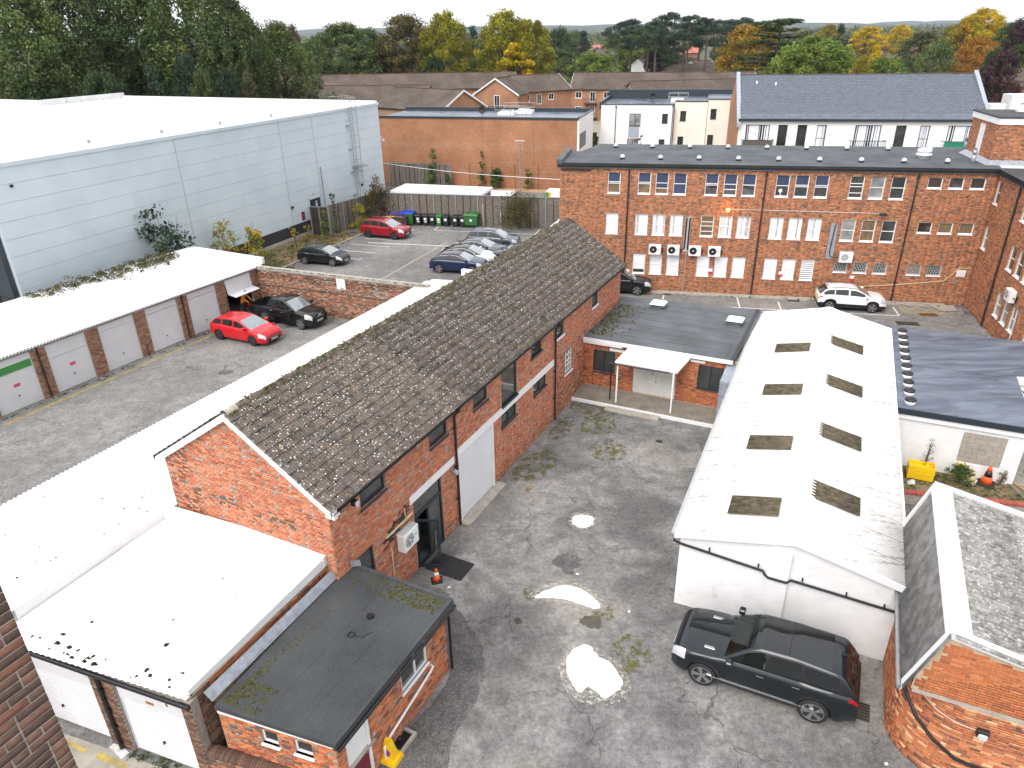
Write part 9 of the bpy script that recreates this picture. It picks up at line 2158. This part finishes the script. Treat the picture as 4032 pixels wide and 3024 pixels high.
for (k,c,x,y,z,w,l) in TREES: plant_tree(k,c,x,y,z,w,l if k != 'pine' else l+', '+('first second third fourth fifth sixth seventh eighth ninth tenth eleventh twelfth thirteenth fourteenth'.split())[sum(1 for q in TREES if q[0] == 'pine' and q[2]/q[3] < x/y)]+' from the left','pines on the skyline' if k == 'pine' else None)
# ---- woodland and gardens that run on behind: nearer ones single trees, the rest one mass
wood = random.Random(21); cols = ['g1','g2','g2','g3','g3','g6','g8','y3','o2','o3','g2','g4','b1','p1']
n_ = 0
for k in range(170):
 y = wood.uniform(205,520); x = wood.uniform(-0.62,0.78)*y*1.0
 if 0.02 < x/y < 0.62 and y < 430 and wood.random() < 0.72: continue
 kd = wood.choice(['round','round','lime','lime','oval','spruce']); top = wood.uniform(6,11.5)*(1.0 if kd != 'spruce' else 1.15)
 if x/y < 0.0: top = wood.uniform(8,14)
 cc_ = wood.choice(cols); plant_tree(kd,cc_,x,y,top,wood.uniform(0.8,1.25)*top*(0.85 if kd != 'spruce' else 0.5),{'g':'green','y':'yellow','o':'orange','b':'brown','p':'purple'}[cc_[0]]+' '+KN[kd].replace('_',' ')+' among the trees crowding behind the houses','trees crowding behind the houses',wood.uniform(0,360)); n_ += 1
g = np.random.default_rng(5); Cn, Rn, Tn = [], [], []
lst = []
V, Q, T, base = [], [], [], 0
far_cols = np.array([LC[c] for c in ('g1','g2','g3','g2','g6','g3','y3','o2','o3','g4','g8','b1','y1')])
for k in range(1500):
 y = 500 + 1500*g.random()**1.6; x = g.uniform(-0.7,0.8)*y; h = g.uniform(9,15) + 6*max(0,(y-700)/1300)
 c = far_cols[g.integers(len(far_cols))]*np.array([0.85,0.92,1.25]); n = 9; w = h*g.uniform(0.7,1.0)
 cc = np.stack([g.normal(x,w*0.28,n),g.normal(y,w*0.28,n),g.uniform(h*0.3,h*0.95,n)],axis=1); rr_ = np.full((n,3),w*0.24)
 v,q,t = leaf_cloud(cc,rr_,16,1.5,k,tintvar=0.25); V.append(v); Q.append(q+base); T.append(t*c); base += len(v)
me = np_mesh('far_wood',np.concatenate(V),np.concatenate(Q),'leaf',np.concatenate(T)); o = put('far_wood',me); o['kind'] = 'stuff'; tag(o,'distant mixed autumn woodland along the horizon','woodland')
# low hills along the skyline
plain('hill_green',(0.055,0.075,0.060),0.95,var=0.3,scale=0.01)
def hills(y0, amp, seed, base):
 rr = random.Random(seed); m = MB(); xs = np.linspace(-4200,4800,120); ph = [rr.uniform(0,6.28) for _ in range(5)]
 hz = [base + amp*(0.45*math.sin(x*0.0011+ph[0])+0.3*math.sin(x*0.0027+ph[1])+0.18*math.sin(x*0.0061+ph[2])+0.10*math.sin(x*0.017+ph[3])+0.06*math.sin(x*0.043+ph[4])) for x in xs]
 v = [(x,y0,-2) for x in xs] + [(x,y0+500,h) for x,h in zip(xs,hz)] + [(x,y0+1500,-5) for x in xs]; n = len(xs)
 m.add(v,[(i,i+1,n+i+1,n+i) for i in range(n-1)]+[(n+i,n+i+1,2*n+i+1,2*n+i) for i in range(n-1)]); o = m.build('hills','hill_green',None,smooth=True); o['kind'] = 'structure'
hills(2200,16,4,26); hills(3600,26,9,34)

# ---- near saplings, bushes, weeds
def leaves_obj(name, parent, pts, radii, n_per, size, col, seed, droop=0.15, var=0.3, col2=None):
 v,q,t = leaf_cloud(np.array(pts,float),np.array(radii,float),n_per,size,seed,droop=droop,tintvar=var)
 c = np.array(col);
 if col2 is not None:
  g = np.random.default_rng(seed+99); u = np.repeat(g.random(len(pts)),n_per)[:,None]; T = t*(c*(1-u)+np.array(col2)*u)
 else: T = t*c
 return put(name,np_mesh(name,v,q,'leaf',T),parent)
def sapling(label, x, y, h, w, col, seed, col2=None, size=0.16, n=26, npl=36, lean=(0,0), z=0.03, name='sapling', cat='shrub', bias=1.0):
 rr = random.Random(seed); t = thing(name,label,cat,(x,y,z),0); pts, rd = [], []; m = MB()
 stems = max(2,n//8)
 for s in range(stems):
  a = rr.uniform(0,6.28); top = (lean[0]+0.32*w*math.cos(a)*rr.random(), lean[1]+0.32*w*math.sin(a)*rr.random(), h*rr.uniform(0.7,1.0)); m.tube([(0,0,0),(top[0]*0.4,top[1]*0.4,top[2]*0.5),top],[0.035,0.025,0.008],5)
  for k in range(n//stems):
   u = rr.uniform(0.12,1.0)**bias; b = rr.uniform(0,6.28); r_ = 0.5*w*(1-0.75*u)*rr.random()**0.5
   c = (top[0]*u+r_*math.cos(b),top[1]*u+r_*math.sin(b),top[2]*u); pts.append(c); q = rr.uniform(0.6,1.2)*0.16*w; rd.append((q,q,q*0.8))
   if k % 2 == 0: m.tube([(top[0]*u*0.8,top[1]*u*0.8,top[2]*u*0.8),c],[0.012,0.004],4)
 m.build('stem','bark',t); leaves_obj('foliage',t,pts,rd,npl,size,col,seed,0.15,0.35,col2); return t
DG, YG, YE, OR, MG = (0.045,0.080,0.040), (0.20,0.23,0.03), (0.48,0.34,0.03), (0.40,0.18,0.04), (0.11,0.165,0.035)
sapling('dark green leafy sapling growing behind the garage roof against the warehouse',-24.4,50.6,6.3,4.4,DG,1,n=60,npl=34,size=0.30)
sapling('yellow-leaved sapling behind the garage roof, left of two',-22.2,55.5,4.0,3.0,YE,2,YG,n=36,npl=24,size=0.22)
sapling('yellow and green sapling behind the garage roof, right of two',-20.0,55.2,4.4,2.2,YG,3,YE,n=34,npl=28,size=0.20)
sapling('green tangle of shoots right of the garage roof end',-18.6,54.0,2.4,2.2,MG,4,(0.10,0.13,0.03),n=30,npl=40,size=0.11)
sapling('small yellow-green sapling at the verge beside the dark plinth',-18.3,60.8,2.3,1.2,YG,5,YE,n=14,npl=24,size=0.12)
sapling('small yellow sapling at the warehouse plinth',-18.4,64.6,2.0,1.0,YE,6,YG,n=14,npl=20,size=0.12)
sapling('green ivy-covered shoots beside the dark fence panel, left',-16.6,64.7,3.0,1.2,MG,7,YG,n=28,npl=40,size=0.13)
sapling('tall dark climber beside the dark fence panel, right',-15.7,65.3,4.4,0.9,DG,8,MG,n=30,npl=40,size=0.13)
sapling('bushy shrub with orange leaf tips by the fence beside the dark red car',-14.2,68.2,3.2,2.0,MG,9,YE,n=34,npl=34,size=0.15)
sapling('big reddish-green shrub in the fence corner below the ladder',-12.9,70.2,5.0,3.0,(0.06,0.07,0.025),10,(0.13,0.08,0.03),n=60,npl=44,size=0.17)
sapling('broad olive bush against the board fence right of the bins',0.9,67.2,3.3,4.2,(0.075,0.082,0.026),11,(0.12,0.085,0.03),n=90,npl=60,size=0.13,name='bush',bias=0.8)
sapling('trailing shrub with autumn leaves behind the bins',-10.4,71.2,2.0,2.2,MG,12,OR,n=22,npl=34,size=0.13)
sapling('tall green ivy on the brick store above the fence',-8.9,88.4,4.6,2.0,MG,13,n=30,npl=44,size=0.2,name='ivy')
sapling('green ivy at the foot of the brick store, left',-3.2,87.7,4.2,1.4,MG,14,n=22,npl=40,size=0.2,name='ivy')
sapling('broad green ivy at the foot of the brick store, middle',-1.4,87.2,2.6,2.2,(0.05,0.10,0.02),15,n=36,npl=44,size=0.2,name='ivy')
sapling('thin green ivy at the foot of the brick store, right',2.4,86.0,2.6,1.2,MG,16,n=18,npl=36,size=0.2,name='ivy')
sapling('green shrub beside the corner of the brick store',-7.0,88.0,1.8,1.2,MG,17,n=14,npl=30,size=0.2,name='ivy')
sapling('dark evergreen shrub beside the forecourt',10.4,104,3.0,2.6,(0.04,0.06,0.02),18,OR,n=26,npl=40,size=0.3,name='bush')
sapling('round shrub on the forecourt edge',13.6,118,3.2,3.0,(0.04,0.06,0.02),19,n=26,npl=40,size=0.3,name='bush')
sapling('brown-leaved shrub on the office roof edge before the white flats',15.7,90.0,6.2,1.8,(0.14,0.07,0.04),20,n=20,npl=16,size=0.25,name='shrub')
sapling('green bush before the extension wall between the cones',17.95,24.1,0.85,1.3,(0.045,0.085,0.022),21,n=40,npl=40,size=0.07,z=0.02,name='bush',bias=0.7)
sapling('tall dry dock weed beside the yellow crates',16.9,24.9,1.7,0.8,(0.07,0.055,0.03),22,n=22,npl=10,size=0.05,z=0.02,name='weed')
sapling('dry feathery weed beside the orange and black cone',19.55,24.0,0.9,0.5,(0.20,0.16,0.09),23,n=18,npl=22,size=0.05,z=0.02,name='weed')
# overgrowth creeping over the garage roof
ov = thing('overgrowth','mat of brambles creeping over the back of the white garage roof','brambles',(*GO,0),GA); rr = random.Random(8)
pts, rd = [], []
for k in range(150):
 x = rr.uniform(6.2,16.2); y = 6.4 + rr.gauss(0.1,0.45) - 0.9*math.exp(-((x-12.0)/3.2)**2)*rr.random()*1.6; pts.append((x,y,3.30+0.35*rr.random()*math.exp(-((x-11)/4)**2)+0.05)); q = rr.uniform(0.15,0.38); rd.append((q*1.3,q,q*0.55))
leaves_obj('foliage',ov,pts,rd,42,0.12,(0.06,0.085,0.025),31,0.3,0.35,(0.17,0.13,0.06))
# weeds in the yard and on the verge: nobody could count them
def weeds(name, label, spots, size, cols, seed, npl=26, hgt=0.6):
 rr = random.Random(seed); V,Q,T,b = [],[],[],0
 for k,(x,y,r,z) in enumerate(spots):
  v,q,t = leaf_cloud(np.array([(x,y,z+r*0.35*hgt)]),np.array([(r,r,r*hgt)]),npl,size*rr.uniform(0.7,1.3),seed*977+k,tintvar=0.3,up=1.6); c = np.array(cols[rr.randrange(len(cols))]); V.append(v);Q.append(q+b);T.append(t*c);b += len(v)
 o = put(name,np_mesh(name,np.concatenate(V),np.concatenate(Q),'leaf',np.concatenate(T))); o['kind'] = 'stuff'; return tag(o,label,'weeds')
rr = random.Random(14); sp = []
def scatter(cx, cy, sx, sy, n, r0, r1, z=0.012): return [(rr.gauss(cx,sx),rr.gauss(cy,sy),rr.uniform(r0,r1),z) for _ in range(n)]
sp += scatter(4.15,29.8,0.4,0.45,26,0.04,0.10)+scatter(3.7,31.6,0.6,0.35,34,0.05,0.16)+scatter(4.2,27.2,0.3,0.4,16,0.03,0.07)+scatter(3.35,15.6,0.2,0.3,14,0.02,0.05)
sp += [(-1.85,22.35,0.22,0.01),(-1.75,22.45,0.16,0.01),(2.3,30.2,0.15,0.01),(9.2,12.2,0.1,0.01),(9.0,13.5,0.12,0.01),(5.0,17.75,0.14,0.01),(-3.0,11.6,0.06,0.01),(-2.6,11.2,0.08,0.01),(-2.5,13.5,0.07,0.01),(8.9,13.1,0.1,0.01)]
sp += [(3.3+u*5.2+0,32.9-u*2.6,rr.uniform(0.05,0.16),0.01) for u in [rr.random() for _ in range(30)]]
weeds('yard_weeds','low green weeds and moss in the yard tarmac',sp,0.028,[(0.14,0.20,0.04),(0.17,0.23,0.04),(0.11,0.15,0.04)],41,26,0.12)
sp = [(-25.1+6.2*u+rr.uniform(-.1,.15),31.0+11.7*u,rr.uniform(0.03,0.10),0.01) for u in [rr.random() for _ in range(90)]] + [(-17.0+u*8+rr.uniform(-.1,.1),46.3-u*3.2,rr.uniform(0.04,0.1),0.01) for u in [rr.random() for _ in range(30)]]
weeds('court_weeds','green weeds along the foot of the garages',sp,0.05,[(0.06,0.10,0.02),(0.08,0.08,0.03)],42,20,0.35)
sp = []
for _ in range(420):
 u = rr.random(); v = rr.random(); a = Vector((-18.3,52)).lerp(Vector((-13.7,67)),u); b = Vector((-23.2,54)).lerp(Vector((-18.2,66.3)),u); p = a.lerp(b,v); sp.append((p.x,p.y,rr.uniform(0.06,0.28),0.03))
weeds('verge_weeds','dry grass, weeds and autumn leaves on the verge',sp,0.09,[(0.08,0.11,0.025),(0.20,0.14,0.05),(0.12,0.13,0.03),(0.25,0.12,0.03)],43,24,0.5)
sp = [(rr.uniform(8.8,28.5),0,rr.uniform(0.04,0.16),0.06) for _ in range(46)]; sp = [(x,48.45-(x-8.8)*0.2035+rr.uniform(-.1,.2),r,z) for x,_,r,z in sp]
weeds('wall_weeds','weeds along the foot of the office wall',sp,0.06,[(0.07,0.12,0.02),(0.10,0.11,0.03)],44,20,0.5)
sp = []
for _ in range(230): u, v = rr.random(), rr.random(); p = Vector((15.1,23.6)).lerp(Vector((19.8,22.5)),u); q = Vector((15.9,25.6)).lerp(Vector((20.1,23.8)),u); s_ = p.lerp(q,v); sp.append((s_.x,s_.y,rr.uniform(0.03,0.14),0.02))
weeds('strip_weeds','weeds and moss in the strip below the extension wall',sp,0.045,[(0.06,0.10,0.02),(0.09,0.11,0.03),(0.12,0.09,0.04)],45,22,0.5)
sp = [(x+rr.uniform(-.3,.3),y+rr.uniform(-.3,.3),rr.uniform(0.05,0.2),0.01) for x,y in ((-9,12.5),(-9.8,12.75),(-8.9,12.35)) for _ in range(10)]
weeds('garage_weeds','moss and weeds at the foot of the front garage doors',sp,0.05,[(0.05,0.075,0.02)],46,22,0.35)

# ---- thin autumn haze that pales the far hills
m = MB(); m.box(-5200,5800,-300,5600,-6,95); hz_ = put('haze',m.mesh('haze',NT('haze_air').m)); hz_['kind'] = 'stuff'
t_ = MAT['haze_air'].node_tree; t_.nodes.remove(t_.nodes['Principled BSDF']); v_ = t_.nodes.new('ShaderNodeVolumePrincipled'); v_.inputs['Color'].default_value = (0.80,0.88,1.0,1); v_.inputs['Density'].default_value = 0.00008; v_.inputs['Anisotropy'].default_value = 0.2
t_.links.new(v_.outputs[0],t_.nodes['Material Output'].inputs['Volume'])
